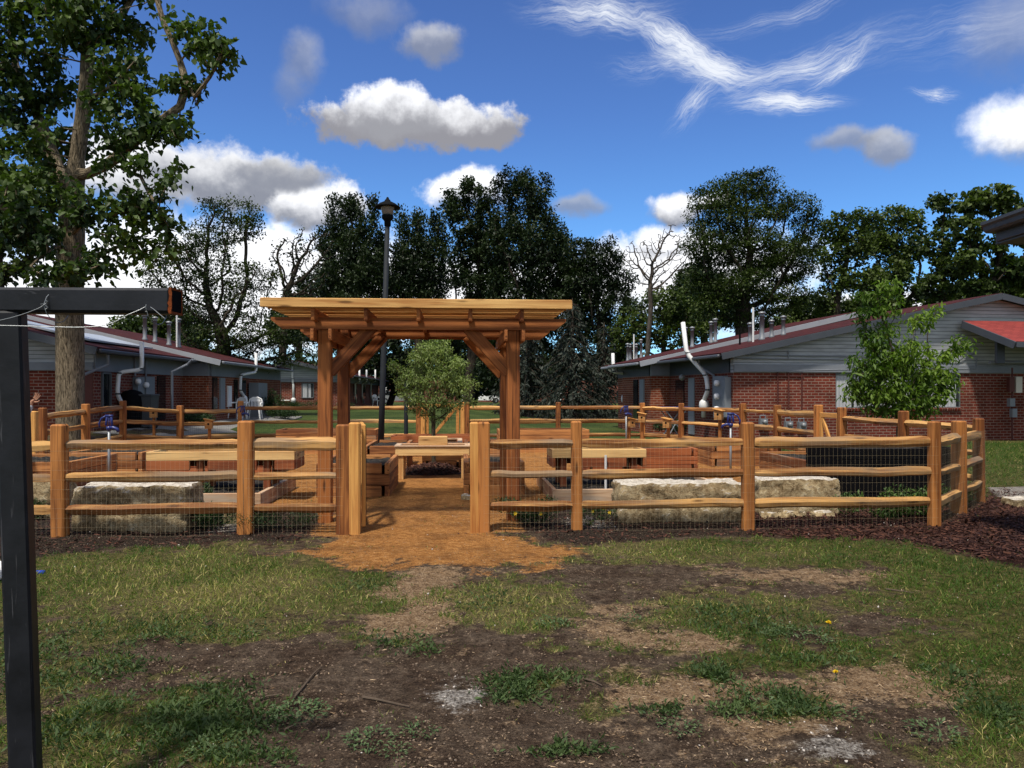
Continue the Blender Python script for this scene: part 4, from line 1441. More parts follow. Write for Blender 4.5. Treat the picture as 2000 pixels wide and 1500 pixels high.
tray_planter('left two level planter with a pale cedar tray on dark legs', -4.55, -2.15, 1.9, 4.1, -3.85, -1.84, 2.5, 3.2, (GA.u_at(392, 2.6), GA.u_at(522, 2.6)))
tray_planter('right two level planter with a pale tray and white standpipe', 1.72, 4.25, 2.0, 4.2, 1.78, 3.15, 2.55, 3.25, (1.95, 2.98), (GA.u_at(1183, 2.5), 2.5))


def sand_table():
    p = GA.p
    d = 13.4 - 8.35
    u0, u1 = GA.u_at(772, d), GA.u_at(917, d)
    v0, v1 = d, d + .62
    t = thing('sand_table', 'pale cedar sand table with a little box on it, in the middle of the path', 'table', p((u0 + u1) / 2, v0))
    for uu in (u0 + .09, u1 - .09):
        for vv in (v0 + .07, v1 - .07):
            MB().lumber(p(uu, vv, 0), p(uu, vv, .43), .10, .09, up=(-GA.s, GA.c, 0)).build('leg', M['bedlight'], t)
    mb = MB()
    for a, b in (((u0, v0 + .02), (u1, v0 + .02)), ((u0, v1 - .02), (u1, v1 - .02)), ((u0 + .02, v0 + .041), (u0 + .02, v1 - .041)), ((u1 - .02, v0 + .041), (u1 - .02, v1 - .041))):
        mb.lumber(p(*a, .49), p(*b, .49), .04, .15)
    mb.build('apron', M['bedlight'], t)
    mb = MB()
    for a, b in (((u0 - .02, v0 + .03), (u1 + .02, v0 + .03)), ((u0 - .02, v1 - .03), (u1 + .02, v1 - .03)), ((u0 + .03, v0 + .081), (u0 + .03, v1 - .081)), ((u1 - .03, v0 + .081), (u1 - .03, v1 - .081))):
        mb.lumber(p(*a, .581), p(*b, .581), .10, .028)
    mb.build('rim', M['rim'], t)
    soil_part(t, u0 + .04, u1 - .04, v0 + .04, v1 - .04, .54, 'sand').data.materials[0] = M['cream']
    c0, c1 = GA.u_at(817, d), GA.u_at(874, d)
    b_ = thing('wooden_box', 'small pale wooden box standing on the front of the sand table', 'box', p((c0 + c1) / 2, v0 + .1, .596))
    mb = MB(); th = .02
    zc, hh = .596 + .075, .15
    for a, b in (((c0, v0 + .03), (c1, v0 + .03)), ((c0, v0 + .22), (c1, v0 + .22)), ((c0 + .01, v0 + .04), (c0 + .01, v0 + .21)), ((c1 - .01, v0 + .04), (c1 - .01, v0 + .21))):
        mb.lumber(p(*a, zc), p(*b, zc), th, hh)
    mb.build('box_sides', M['bedlight'], b_)
    MB().obox(GA, c0 + .02, c1 - .02, v0 + .04, v0 + .21, .60, .62).build('box_bottom', M['bedlight'], b_)


sand_table()


# black stained planter at the right corner
def black_planter():
    p = GA.p
    u0, u1 = GA.u_at(1638, 1.75), GA.u_at(1868, 1.75)
    v0, v1 = 1.62, 2.75
    t = thing('black_planter', 'tall black planter box inside the right front corner of the fence', 'planter', p((u0 + u1) / 2, v0))
    mb = MB()
    n = 5; h = .76 / n
    for k in range(n):
        z = h * (k + .5); hh = h - .004
        mb.lumber(p(u0, v0 + .02, z), p(u1, v0 + .02, z), .04, hh); mb.lumber(p(u0, v1 - .02, z), p(u1, v1 - .02, z), .04, hh)
        mb.lumber(p(u0 + .02, v0 + .041, z), p(u0 + .02, v1 - .041, z), .04, hh); mb.lumber(p(u1 - .02, v0 + .041, z), p(u1 - .02, v1 - .041, z), .04, hh)
    mb.build('side_boards', M['black'], t)
    soil_part(t, u0 + .04, u1 - .04, v0 + .04, v1 - .04, .69)


black_planter()


# ------------------------------------------------------------------ limestone blocks
def block(label, px0, px1, d0, h, dv, name='stone_block', yaw=0.0, tilt=0.0):
    a, b = P(px0, HY, d0), P(px1, HY, d0)
    cx, cy = (a[0] + b[0]) / 2, d0 + dv / 2
    w = b[0] - a[0]
    nx, ny, nz = max(6, int(w / .035)), max(6, int(dv / .035)), max(6, int(h / .035))
    t = thing(name, label, 'stone block', (cx, cy, 0), GA.a + yaw, 'limestone blocks set inside the fence')
    V, Fq = [], []
    s = rng.random() * 100
    def face(o, e1, e2, n1, n2):
        k = len(V)
        for j in range(n2 + 1):
            for i in range(n1 + 1):
                V.append(np.array(o, float) + np.array(e1, float) * i / n1 + np.array(e2, float) * j / n2)
        for j in range(n2):
            for i in range(n1):
                q = k + j * (n1 + 1) + i
                Fq.append([q, q + 1, q + n1 + 2, q + n1 + 1])
    face((-w/2, -dv/2, 0), (w, 0, 0), (0, 0, h), nx, nz)
    face((w/2, dv/2, 0), (-w, 0, 0), (0, 0, h), nx, nz)
    face((w/2, -dv/2, 0), (0, dv, 0), (0, 0, h), ny, nz)
    face((-w/2, dv/2, 0), (0, -dv, 0), (0, 0, h), ny, nz)
    face((-w/2, -dv/2, h), (w, 0, 0), (0, dv, 0), nx, ny)
    V = np.array(V)
    # round the arrises, then roughen everything by position so the faces stay joined
    q = V / np.array([w / 2, dv / 2, h]) - np.array([0, 0, .5]); q[:, 2] *= 2
    rd = (np.abs(q) ** 9).sum(1) ** (1 / 9.0)
    V[:, 0] /= np.maximum(1, rd ** .55); V[:, 1] /= np.maximum(1, rd ** .55)
    V[:, 2] = h/2 + (V[:, 2] - h/2) / np.maximum(1, rd ** .5)
    def n3(x, y, z, k):
        return (fbm(x + z * .73 + s, y + z * .61, 4, k) - .5)
    D = np.stack([n3(V[:, 0] * 6, V[:, 1] * 6, V[:, 2] * 6, 3), n3(V[:, 0] * 6 + 9, V[:, 1] * 6, V[:, 2] * 6, 4), n3(V[:, 0] * 4 + 4, V[:, 1] * 5, V[:, 2] * 4, 5)], -1)
    D2 = np.stack([n3(V[:, 0] * 22, V[:, 1] * 22, V[:, 2] * 22, 6), n3(V[:, 0] * 22 + 9, V[:, 1] * 22, V[:, 2] * 22, 7), n3(V[:, 0] * 22, V[:, 1] * 22 + 4, V[:, 2] * 22, 8)], -1)
    led = (fbm(V[:, 0] * 2.5 + s, V[:, 2] * 11 + V[:, 1] * 2, 4, 12) - .5)
    V = V + D * .065 + D2 * .036
    V[:, 1] += led * .07 * np.sign(V[:, 1]); V[:, 0] += led * .05 * np.sign(V[:, 0])
    V[:, 2] = np.where(V[:, 2] < .05, np.minimum(V[:, 2], .02) - .05, V[:, 2])
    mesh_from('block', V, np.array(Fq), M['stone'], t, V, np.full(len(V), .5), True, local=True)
    return t


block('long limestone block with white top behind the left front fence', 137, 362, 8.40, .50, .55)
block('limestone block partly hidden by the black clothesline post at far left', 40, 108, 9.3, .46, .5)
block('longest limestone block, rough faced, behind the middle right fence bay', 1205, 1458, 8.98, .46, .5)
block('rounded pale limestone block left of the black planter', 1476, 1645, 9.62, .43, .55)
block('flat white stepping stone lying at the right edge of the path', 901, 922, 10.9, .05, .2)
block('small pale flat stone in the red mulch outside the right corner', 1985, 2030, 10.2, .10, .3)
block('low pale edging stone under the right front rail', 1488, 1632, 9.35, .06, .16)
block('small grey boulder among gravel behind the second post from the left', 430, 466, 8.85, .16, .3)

# ------------------------------------------------------------------ houses
class House:
    def __init__(s, name, label, fr, cat='house'):
        s.fr = fr
        c = fr.p(0, 0); c[2] = 0
        s.t = thing(name, label, cat, c)

    def part(s, name, mb, mt, parent=None, label=None, smooth=False):
        return mb.build(name, M[mt], parent or s.t, smooth, label)

    def roof(s, eu, ez, slope, ridge_u, v0, v1, right, fascia='fascia', over_v=.6, th=.10, shingle='shingle'):
        """One unit's gable roof; eave at u=eu on one side, running from v0-over to v1."""
        fr = s.fr
        rz = ez + abs(ridge_u - eu) * slope
        fu = 2 * ridge_u - eu
        a, b = v0 - over_v, v1
        if right:   # eave on the left (u smaller), building to the right
            q1 = [fr.p(eu, b, ez), fr.p(eu, a, ez), fr.p(ridge_u, a, rz), fr.p(ridge_u, b, rz)]
            q2 = [fr.p(fu, a, ez), fr.p(fu, b, ez), fr.p(ridge_u, b, rz), fr.p(ridge_u, a, rz)]
        else:
            q1 = [fr.p(eu, a, ez), fr.p(eu, b, ez), fr.p(ridge_u, b, rz), fr.p(ridge_u, a, rz)]
            q2 = [fr.p(fu, b, ez), fr.p(fu, a, ez), fr.p(ridge_u, a, rz), fr.p(ridge_u, b, rz)]
        mb = MB(); mb.slab(q1, .05); mb.slab(q2, .05)
        r = s.part('roof', mb, shingle)
        # rake boards at the near end and the gutter along the eave
        mb = MB()
        sg = 1 if right else -1
        for (e, k) in ((eu, 1), (fu, -1)):
            A = fr.p(e, a - .02, ez - .115); B = fr.p(ridge_u, a - .02, rz - .115)
            mb.lumber(A, B, .04, .20, ch=.004)
        s.part('rake_board', mb, fascia)
        # soffit under the overhang and a dark backing
        mb = MB()
        mb.slab([c - np.array([0, 0, .06]) for c in q1], .03); mb.slab([c - np.array([0, 0, .06]) for c in q2], .03)
        s.part('soffit', mb, 'fascia')
        g = MB()
        eo = -sg * .05
        g.lumber(fr.p(eu + eo, a + .05, ez - .10), fr.p(eu + eo, b, ez - .10), .10, .11, ch=.03)
        s.part('gutter', g, 'trim' if fascia != 'fascia' else 'fascia')
        s.rz, s.eu, s.ez, s.sl, s.rk = rz, eu, ez, slope, right
        return r

    def roof_z(s, u):
        return s.ez + abs(u - s.eu) * s.sl

    def window(s, face, a0, a1, z0, z1, off, blinds=None, label=None, panes=2, inside=-1):
        """face 'v': wall at v=off facing the viewer (a = u); face 'u': wall at u=off (a = v), outside direction = inside*-1."""
        fr = s.fr
        def pt(a, o, z): return fr.p(a, off + o, z) if face == 'v' else fr.p(off + o, a, z)
        sg = -1 if face == 'v' else -inside
        mb = MB(); w = .055
        up = pt(0, sg, 0) - pt(0, 0, 0)
        for z in (z0, z1):
            mb.lumber(pt(a0, sg * .02, z), pt(a1, sg * .02, z), .07, w)
        k = panes
        for i in range(k + 1):
            a = a0 + (a1 - a0) * i / k
            mb.lumber(pt(a, sg * .018, z0), pt(a, sg * .018, z1), w, .07, up=up)
        f = s.part('window', mb, 'frame', label=label)
        q = MB()
        def panel(o, x0, x1, ti=.5):
            V = [pt(x0, o, z0), pt(x1, o, z0), pt(x1, o, z1), pt(x0, o, z1)]
            q.add(V, [[0, 1, 2, 3]], [(x0, z0, 0), (x1, z0, 0), (x1, z1, 0), (x0, z1, 0)], ti)
        panel(sg * .006, a0, a1)
        s.part('pane', q, 'darkglass', f)
        if blinds:
            for (x0, x1) in blinds:
                q = MB()
                panel(sg * .012, a0 + (a1 - a0) * x0, a0 + (a1 - a0) * x1)
                s.part('blinds', q, 'blind', f)
        return f

    def flue(s, px, py0, h, v, r=.085, mt='galv', cap=True, thin=False, name='flue'):
        r = r * .8
        """Roof pipe whose foot shows at px, at depth v of this unit's roof."""
        uu = s.fr.u_at(px, v)
        c = s.fr.p(uu, v, s.roof_z(uu) - .05)
        mb = MB()
        if thin:
            mb.tube([c, c + [0, 0, h]], r, 8)
        else:
            mb.lathe(c, [(r * 1.5, 0), (r * 1.35, .10), (r, .16), (r, h - .14), (r * 1.12, h - .14), (r * 1.12, h - .10), (r * .9, h - .10), (r * .9, h - .05), (r * 1.6, h - .05), (r * 1.5, h), (r * .3, h + .03)], 12)
        s.part(name, mb, mt, smooth=not thin)

    def pvc_pipe(s, pts, r=.055, fan=None):
        mb = MB()
        q = [np.asarray(pts[0], float)]
        for i in range(1, len(pts) - 1):
            a, b, c = (np.asarray(x, float) for x in pts[i-1:i+2])
            k = .12
            q += [b + nrm(a - b) * k, b + nrm(nrm(a - b) + nrm(c - b)) * k * .3, b + nrm(c - b) * k]
        q.append(np.asarray(pts[-1], float))
        mb.tube(q, r, 10)
        p = s.part('vent_pipe', mb, 'pvc', smooth=True)
        if fan is not None:
            m2 = MB(); m2.lathe(np.asarray(fan, float), [(r, -.18), (r * 2.0, -.12), (r * 2.2, 0), (r * 2.0, .12), (r, .2)], 14)
            s.part('fan_housing', m2, 'pvc', p, smooth=True)
        # clamps
        m3 = MB()
        for c in q[2::3]:
            m3.tube([c - [0, 0, .02], c + [0, 0, .02]], r * 1.12, 10)
        s.part('clamp', m3, 'black', p)
        return p


def meter(s, c, out, r=.09, mt='white'):
    """Round glass electricity meter on a box."""
    mb = MB(); out = np.asarray(out, float)
    mb.tube([c, c + out * .05, c + out * .11, c + out * .13], [r, r, r * .9, r * .5], 14)
    return mb


# ---- right hand brick house: three stepped units in a row
RB = Fr(6.76, 23.5, 9.0)
H = House('brick_house', 'long low red brick house on the right with grey gable siding and stepped red roofs', RB)
top = 2.12
wu = RB.u_at(1880, 0)
w0, w1 = RB.u_at(1632, 0), RB.u_at(1876, 0)
zs, zt = 1.02, 2.10
mb = MB()
mb.obox(RB, 0, w0, 0, .25, -.3, top, .5, 'flur')
mb.obox(RB, w0, w1, 0, .25, -.3, zs - .02, .5, 'fu')
mb.obox(RB, w1, 10.9, 0, .25, -.3, top, .5, 'flur')
mb.obox(RB, 0, .25, .251, 5.4, -.3, top, .5, 'lb')
mb.obox(RB, .26, 17.5, 5.2, 5.4, -.3, top, .5, 'fb')
mb.obox(RB, 10.92, 17.5, -.35, .25, -.3, 2.30, .5, 'fluru')
H.part('wall', mb, 'brick')
mb = MB()
mb.obox(RB, -.73, .0, 5.42, 5.6, -.3, top, .5, 'flr'); mb.obox(RB, -.73, -.55, 5.6, 9.0, -.3, top, .5, 'lb')
mb.obox(RB, -.40, -.2, 9.02, 10.7, -.3, top, .5, 'flb'); mb.obox(RB, -.2, 15, 10.5, 10.7, -.3, 2.7, .5, 'fb')
H.part('wall', mb, 'brick_orange', label='orange brick end panel of the second unit')
# gable siding
eu, ez, sl, rk = -.55, 2.70, .21, 8.9
mb = MB()
zr = lambda uu: ez + (uu - eu) * sl if uu < rk else ez + (2 * rk - eu - uu) * sl
mb.prism(RB, [(0.0, top + .002), (10.9, top + .002), (10.9, zr(10.9) - .14), (rk, zr(rk) - .14), (0, zr(0) - .14)], -.012, .2)
mb.prism(RB, [(10.92, 2.302), (17.5, 2.302), (17.5, 2.9), (10.92, 3.5)], -.36, .1)
H.part('siding', mb, 'siding')
mb = MB()
mb.lumber(RB.p(0, -.04, top + .13), RB.p(10.9, -.04, top + .13), .05, .24)
mb.lumber(RB.p(-.75, 5.40, top + .28), RB.p(0, 5.40, top + .28), .05, .55)
H.part('trim_board', mb, 'trim')
H.roof(eu, ez, sl, rk, 0, 5.4, True, 'fascia', .38)
for px, py, h, v, th in ((1488, 660, 1.02, 3.2, 0), (1507, 650, .66, 3.6, 0), (1530, 645, .72, 3.4, 0), (1465, 658, .72, 3.9, 0)):
    H.flue(px, py, h, v, .085 + .02 * (h > 1))
H.flue(1471, 655, 1.25, 3.0, .045, 'pvc', thin=True, name='vent_stack')
H.flue(1445, 655, .45, 3.2, .045, 'black', thin=True, name='vent_stack')
H.window('v', w0, w1, zs, zt - .02, .06, [(0.0, .13), (.15, .30), (.36, .60), (.76, .97)], 'wide window with vertical blinds behind the young maple', 4)
mb = MB()
nb = 40
for i in range(nb):
    a = w0 + (w1 - w0) * (i + .5) / nb
    mb.lumber(RB.p(a, -.075, zs - .06), RB.p(a, .1, zs - .02), (w1 - w0) / nb * .82, .08, ch=.006)
H.part('brick_sill', mb, 'brick')
# low wing roof at the right end
mb = MB()
A0, A1 = RB.u_at(1884, -.3), 18.5
mb.slab([RB.p(A0 + .25, -2.0, 3.02), RB.p(A1, -2.0, 3.02), RB.p(A1, -.2, 3.80), RB.p(A0, -.2, 3.80)], .06)
H.part('porch_roof', mb, 'shingle_bright')
mb = MB()
mb.lumber(RB.p(A0 + .23, -2.04, 2.90), RB.p(A0 - .02, -.2, 3.68), .05, .22)
mb.lumber(RB.p(A0 + .26, -2.05, 2.92), RB.p(A1, -2.05, 2.92), .06, .16)
mb.lumber(RB.p(A0 + .55, -1.1, 2.4), RB.p(A0 + .55, -1.1, 3.2), .25, .12, up=(0, 1, 0))
H.part('porch_fascia', mb, 'fascia')
# pipes and wires along the siding
mb = MB()
z1_ = lambda px, py: RB.onv(px, py, -.05)
def vpt(px, py, v=-.06):
    uu, z = RB.onv(px, py, v); return RB.p(uu, v, z)
for pts in ([(1433, 693), (1700, 697), (1870, 705), (1905, 690)], [(1433, 700), (1690, 703), (1840, 703)], [(1452, 724), (1560, 724), (1640, 722), (1905, 721), (1908, 700)], [(1540, 685), (1540, 702)]):
    mb = MB(); mb.tube([vpt(*q) for q in pts], .018, 6)
    H.part('conduit', mb, 'trim')
mb = MB()
for px in (1519, 1540, 1566):
    mb.tube([vpt(px, 724, -.03), vpt(px, 812, -.03)], .022, 6)
mb.tube([vpt(1505, 735, -.03), vpt(1570, 735, -.03)], .018, 6)
H.part('gas_pipe', mb, 'copper', label='dark red pipes running down the brick gable wall')
for i, (px, py) in enumerate(((1488, 824), (1537, 829), (1563, 830))):
    c = vpt(px, py, -.02)
    q_ = RB.uv(c[0], c[1])
    mb = MB(); mb.obox(RB, q_[0] - .12, q_[0] + .12, q_[1] - .16, q_[1] - .02, c[2] - .16, c[2] + .10); mb.tube([c + [-.08, -.08, .1], c + [-.08, -.08, .2], c + [.08, -.08, .2], c + [.08, -.08, .1]], .02, 6)
    g_ = H.part('gas_meter', mb, 'meter')
    H.part('meter_dial', meter(H, RB.p(q_[0], q_[1] - .15, c[2]), RB.p(0, -1) - RB.p(0, 0), .075), 'galv', g_, smooth=True)
for px0, px1, py0, py1, mt, nm in ((1979, 1991, 736, 767, 'cream', 'wall_box'), (1967, 1977, 778, 794, 'meter', 'outlet_box'), (1972, 1981, 798, 815, 'meter', 'outlet_box'), (1966, 1976, 736, 765, 'copper', 'wall_box')):
    (ua, za), (ub, zb) = RB.onv(px0, py1, -.36), RB.onv(px1, py0, -.36)
    H.part(nm, MB().obox(RB, ua, ub, -.48, -.352, za, zb), mt)
mb = MB(); a_ = RB.u_at(1977, -.38); mb.tube([RB.p(a_, -.38, 2.3), RB.p(a_, -.38, .0)], .025, 8)
H.part('conduit', mb, 'copper')
mb = MB(); a_ = RB.u_at(1960, -.42); mb.tube([RB.p(a_ - .5, -.42, 2.45), RB.p(a_ + 2, -.42, 2.5)], .05, 8)
H.part('conduit', mb, 'trim')
# recess of the first unit: electric panel, door, window
sw = lambda px, py, o=-.06: (lambda q: RB.p(o, q[0], q[1]))(RB.onu(px, py, o))
v_, z0_ = RB.onu(1431, 800, -.2); v2_, _ = RB.onu(1412, 800, -.2)
mb = MB(); mb.obox(RB, -.22, -.01, .12, v2_, .75, 1.98); H.part('electric_panel', mb, 'meter')
v3_, _ = RB.onu(1392, 800, -.2)
mb = MB(); mb.obox(RB, -.18, -.01, v2_ + .05, v3_, .7, 2.02); pb = H.part('meter_box', mb, 'meter')
for z in (1.80, 1.38, .98):
    c = RB.p(-.18, (v2_ + v3_) / 2, z)
    H.part('meter_dial', meter(H, c, RB.p(-1, 0) - RB.p(0, 0), .10), 'white', pb, smooth=True)
H.pvc_pipe([sw(1334, 630, -.75), sw(1341, 690, -.75), sw(1379, 732, -.25), sw(1383, 762, -.25), sw(1375, 782, -.25), sw(1374, 815, -.25)], .075, sw(1375, 792, -.25))
mb = MB(); mb.tube([sw(1365, 697, -.5), sw(1366, 715, -.4), sw(1394, 733, -.1), sw(1394, 800, -.1)], .04, 8)
H.part('downspout', mb, 'trim')
for a, b, z0, z1, mt, nm in ((1345, 1356, .05, 2.0, 'door', 'door'), (1320, 1336, .5, 1.95, 'darkglass', 'side_window')):
    va, vb = RB.v_at(b, -.02), RB.v_at(a, -.02)
    H.part(nm, MB().obox(RB, -.04, .0, va, vb, z0, z1), mt)
mb = MB(); mb.lathe(sw(1332, 738, -.25), [(.02, -.1), (.09, -.05), (.11, .03), (.07, .1), (.02, .13)], 12); H.part('porch_light', mb, 'lampglass', smooth=True)
mb = MB(); mb.obox(RB, -.74, -.56, 5.62, 9.0, top, 2.60, .5, 'lbr'); mb.obox(RB, -.42, -.2, 9.02, 10.7, top, 2.62, .5, 'flbr'); mb.obox(RB, -.01, .2, .26, 5.4, top, 2.62, .5, 'lbr'); mb.prism(RB, [(-.4, 2.71), (7.6, 2.71), (7.6, 4.4)], 10.52, 10.6)
H.part('upper_wall_board', mb, 'fascia')
H2 = H
# second and third unit roofs
H.roof(-1.29, 2.66, .225, 7.6, 5.4, 9.0, True, 'fascia_pale', .35)
for px, py, h, v in ((1352, 672, .85, 7.2), (1339, 672, .9, 8.2), (1389, 665, .9, 7.0), (1397, 662, .98, 6.9)):
    H.flue(px, py, h, v, .085)
mb = MB(); mb.prism(RB, [(-.70, top + .002), (7.6, top + .002), (7.6, 4.4), (-.7, 2.62)], 5.45, 5.6); H.part('siding', mb, 'siding')
H.roof(-1.05, 2.66, .23, 7.6, 9.0, 10.9, True, 'fascia_pale', .35)
for px, h, v in ((1226, .8, 9.9), (1231, .75, 10.3), (1243, .7, 9.6), (1252, .85, 9.6)):
    H.flue(px, 0, h, v, .07)
H.flue(1238, 0, 1.15, 9.8, .04, 'pvc', thin=True, name='vent_stack')
s2 = lambda px, py, o: (lambda q: RB.p(o, q[0], q[1]))(RB.onu(px, py, o))
H.pvc_pipe([s2(1197, 690, -1.2), s2(1198, 727, -1.2), s2(1225, 729, -.5), s2(1227, 757, -.5), s2(1220, 775, -.5), s2(1221, 800, -.5)], .07, s2(1220, 779, -.5))
for a, b, z0, z1, mt, nm in ((1238, 1246, .4, 2.0, 'darkglass', 'side_window'), (1250, 1258, .1, 2.0, 'door', 'door')):
    va, vb = RB.v_at(b, -.75), RB.v_at(a, -.75)
    H.part(nm, MB().obox(RB, -.78, -.731, va, vb, z0, z1), mt)

# ---- left hand brick house
LB = Fr(-11.42, 21.0, 3.0)
H = House('brick_house', 'low red brick house on the left behind the big tree, pale panel on its roof', LB)
top = 2.10
mb = MB()
mb.obox(LB, -9, 0, 0, .25, -.3, top, .5, 'flur')
mb.obox(LB, -.25, 0, .251, 6.4, -.3, top, .5, 'rb')
H.part('wall', mb, 'brick')
mb = MB()
mb.obox(LB, -.40, .92, 6.42, 6.6, -.3, top, .5, 'flur'); mb.obox(LB, .7, .92, 6.601, 11.4, -.3, top, .5, 'rb')
mb.obox(LB, -.3, .62, 11.42, 18, -.3, top, .5, 'frb')
H.part('wall', mb, 'brick_orange')
mb = MB()
mb.obox(LB, -.36, -.02, -.02, -.001, -.2, top, .5, 'flr')
H.part('corner_panel', mb, 'copper', label='dark red painted strip at the corner of the gable wall')
ez, eu, sl = 2.70, .55, .24
mb = MB()
mb.prism(LB, [(-9, top + .002), (0, top + .002), (0, ez + .55 * sl - .15), (-9, ez + 9.55 * sl - .15)], -.012, .2)
H.part('siding', mb, 'siding')
mb = MB()
mb.lumber(LB.p(-9, -.04, top + .12), LB.p(0, -.04, top + .12), .05, .22)
mb.lumber(LB.p(.03, .0, top + .24), LB.p(.03, 6.4, top + .24), .05, .5)
mb.lumber(LB.p(-.4, 6.38, top + .24), LB.p(.94, 6.38, top + .24), .05, .5)
mb.lumber(LB.p(.95, 6.6, top + .24), LB.p(.95, 11.4, top + .24), .05, .5)
mb.obox(LB, .55, .915, 6.41, 11.4, top, 2.62, .5, 'rb'); mb.obox(LB, -.3, .63, 11.42, 18, top, 2.66, .5, 'frb'); mb.obox(LB, -.25, .01, .3, 6.4, top, 2.68, .5, 'rb'); mb.prism(LB, [(-6, 2.6), (.62, 2.6), (-6, 4.2)], 17.8, 17.9)
H.part('trim_board', mb, 'trim')
H.roof(eu, ez, sl, -8.0, 0, 6.4, False, 'fascia', 1.0)
# pale panel on the roof
def rl(uu, v, dz=0): return LB.p(uu, v, ez + (eu - uu) * sl + dz)
mb = MB(); mb.slab([rl(-.2, .2, .10), rl(-.2, 4.4, .10), rl(-1.9, 4.4, .10), rl(-1.9, .2, .10)], .05)
mb.slab([rl(-2.1, -.6, .10), rl(-2.1, 2.4, .10), rl(-3.8, 2.4, .10), rl(-3.8, -.6, .10)], .05)
H.part('roof_panel', mb, 'solar')
lw = lambda px, py, o=.06: (lambda q: LB.p(o, q[0], q[1]))(LB.onu(px, py, o))
def lrect(nm, px0, px1, z0, z1, u0, u1, mt, parent=None):
    va, vb = LB.v_at(px0, u0), LB.v_at(px1, u0)
    return H.part(nm, MB().obox(LB, u0, u1, va, vb, z0, z1), mt, parent)
va, vb = LB.v_at(198, 0), LB.v_at(214, 0)
H.window('u', va, vb, .95, 2.05, .0, None, None, 1, -1)
mb = MB(); mb.lumber(LB.p(.05, va - .1, .88), LB.p(.05, vb + .1, .88), .14, .10); H.part('brick_sill', mb, 'brick')
b1 = lrect('meter_box', 259, 272, 1.25, 1.98, .001, .16, 'meter')
b2 = lrect('electric_panel', 274, 291, 1.35, 2.0, .001, .18, 'meter')
for px, py in ((283, 752), (267, 745)):
    vv, zz = LB.onu(px, py, .18)
    H.part('meter_dial', meter(H, LB.p(.17, vv, zz), LB.p(1, 0) - LB.p(0, 0), .09), 'white', b1, smooth=True)
lrect('door', 293, 300, .45, 2.0, .001, .04, 'door')
lrect('side_window', 306, 322, .6, 2.05, .001, .03, 'darkglass')
H.pvc_pipe([lw(277, 668, .75), lw(277, 722, .75), lw(232, 727, .25), lw(229, 770, .25), lw(238, 788, .25), lw(242, 812, .25)], .06, None)
mb = MB(); mb.tube([lw(211, 692, .5), lw(211, 712, .45), lw(166, 731, .06)], .04, 8); H.part('downspout', mb, 'trim')
mb = MB(); mb.tube([lw(264, 695, .1), lw(264, 735, .1)], .03, 6); H.part('conduit', mb, 'trim'); mb = MB(); mb.tube([lw(285, 690, .1), lw(285, 735, .1)], .03, 6); H.part('conduit', mb, 'trim')
# second and third unit
H.roof(1.47, 2.66, .235, -6, 6.4, 11.4, False, 'fascia_pale', .35)
for px, h, v in ((283, 1.0, 8.2), (303, 1.0, 8.4), (330, .95, 8.6), (349, 1.15, 9.0)):
    H.flue(px, 0, h, v, .09)
H.flue(345.5, 0, 1.5, 8.7, .045, 'pvc', thin=True, name='vent_stack')
mb = MB(); mb.prism(LB, [(-6, top + .002), (.9, top + .002), (.9, 2.66), (-6, 4.2)], 6.45, 6.6); H.part('siding', mb, 'siding')
H.roof(1.17, 2.68, .24, -6, 11.4, 18, False, 'fascia_pale', .35)
for px0, px1, z0, z1, mt, nm in ((414, 422, .9, 2.05, 'darkglass', 'side_window'), (428, 437, .7, 2.05, 'door', 'door'), (443, 450, .95, 1.75, 'white', 'meter_box'), (456, 462, .8, 2.0, 'darkglass', 'side_window'), (470, 478, .8, 2.0, 'darkglass', 'side_window')):
    lrect(nm, px0, px1, z0, z1, .921, .98, mt)
l2 = lambda px, py, o: (lambda q: LB.p(o, q[0], q[1]))(LB.onu(px, py, o))
H.pvc_pipe([l2(500, 690, 1.5), l2(500, 727, 1.5), l2(470, 732, 1.15), l2(469, 763, 1.15), l2(477, 774, 1.15), l2(478, 805, 1.15)], .06, l2(477, 782, 1.15))
lrect('utility_cabinet', 486, 504, .45, 1.9, 1.0, 1.4, 'meter')
mb = MB(); mb.tube([l2(376, 702, 1.5), l2(366, 712, 1.3), l2(336, 726, .97), l2(336, 800, .97)], .04, 8); H.part('downspout', mb, 'trim')

# ---- far house on the left of the pergola
FB = Fr(-10.7, 48.0, 4.0)
H = House('brick_house', 'distant brick house with grey gable, seen left of and behind the pergola', FB)
fz = .4
mb = MB(); mb.obox(FB, -7.5, 0, 0, .25, -.3, 2.12, .5, 'flu'); mb.obox(FB, -.25, 0, .251, 26, -.3, 2.12, .5, 'rb'); H.part('wall', mb, 'brick')
mb = MB(); mb.prism(FB, [(-7.5, 2.123), (0, 2.123), (0, 2.6), (-2.9, 3.3), (-7.5, 2.3)], -.02, .2); H.part('siding', mb, 'siding')
mb = MB(); mb.lumber(FB.p(-7.5, -.05, 2.24), FB.p(0, -.05, 2.24), .05, .22); mb.lumber(FB.p(.03, 0, 2.3), FB.p(.03, 26, 2.3), .05, .4); H.part('trim_board', mb, 'trim')
H.roof(.9, 2.58, .24, -2.9, 0, 26, False, 'fascia', .6)
for px0, px1, bl in ((535, 548, None), (590, 612, [(.05, .45), (.55, .8)])):
    H.window('v', FB.u_at(px0, 0), FB.u_at(px1, 0), 1.15, 2.05, .0, bl, None, 2 if bl else 1)
fv = lambda px, py, o=-.08: (lambda q: FB.p(q[0], o, q[1]))(FB.onv(px, py, o))
H.pvc_pipe([fv(571, 703), fv(571, 740), fv(573, 748), fv(573, 790)], .07, fv(573, 783))
mb = MB(); mb.tube([fv(527, 782), fv(566, 782)], .03, 6); H.part('conduit', mb, 'pvc')
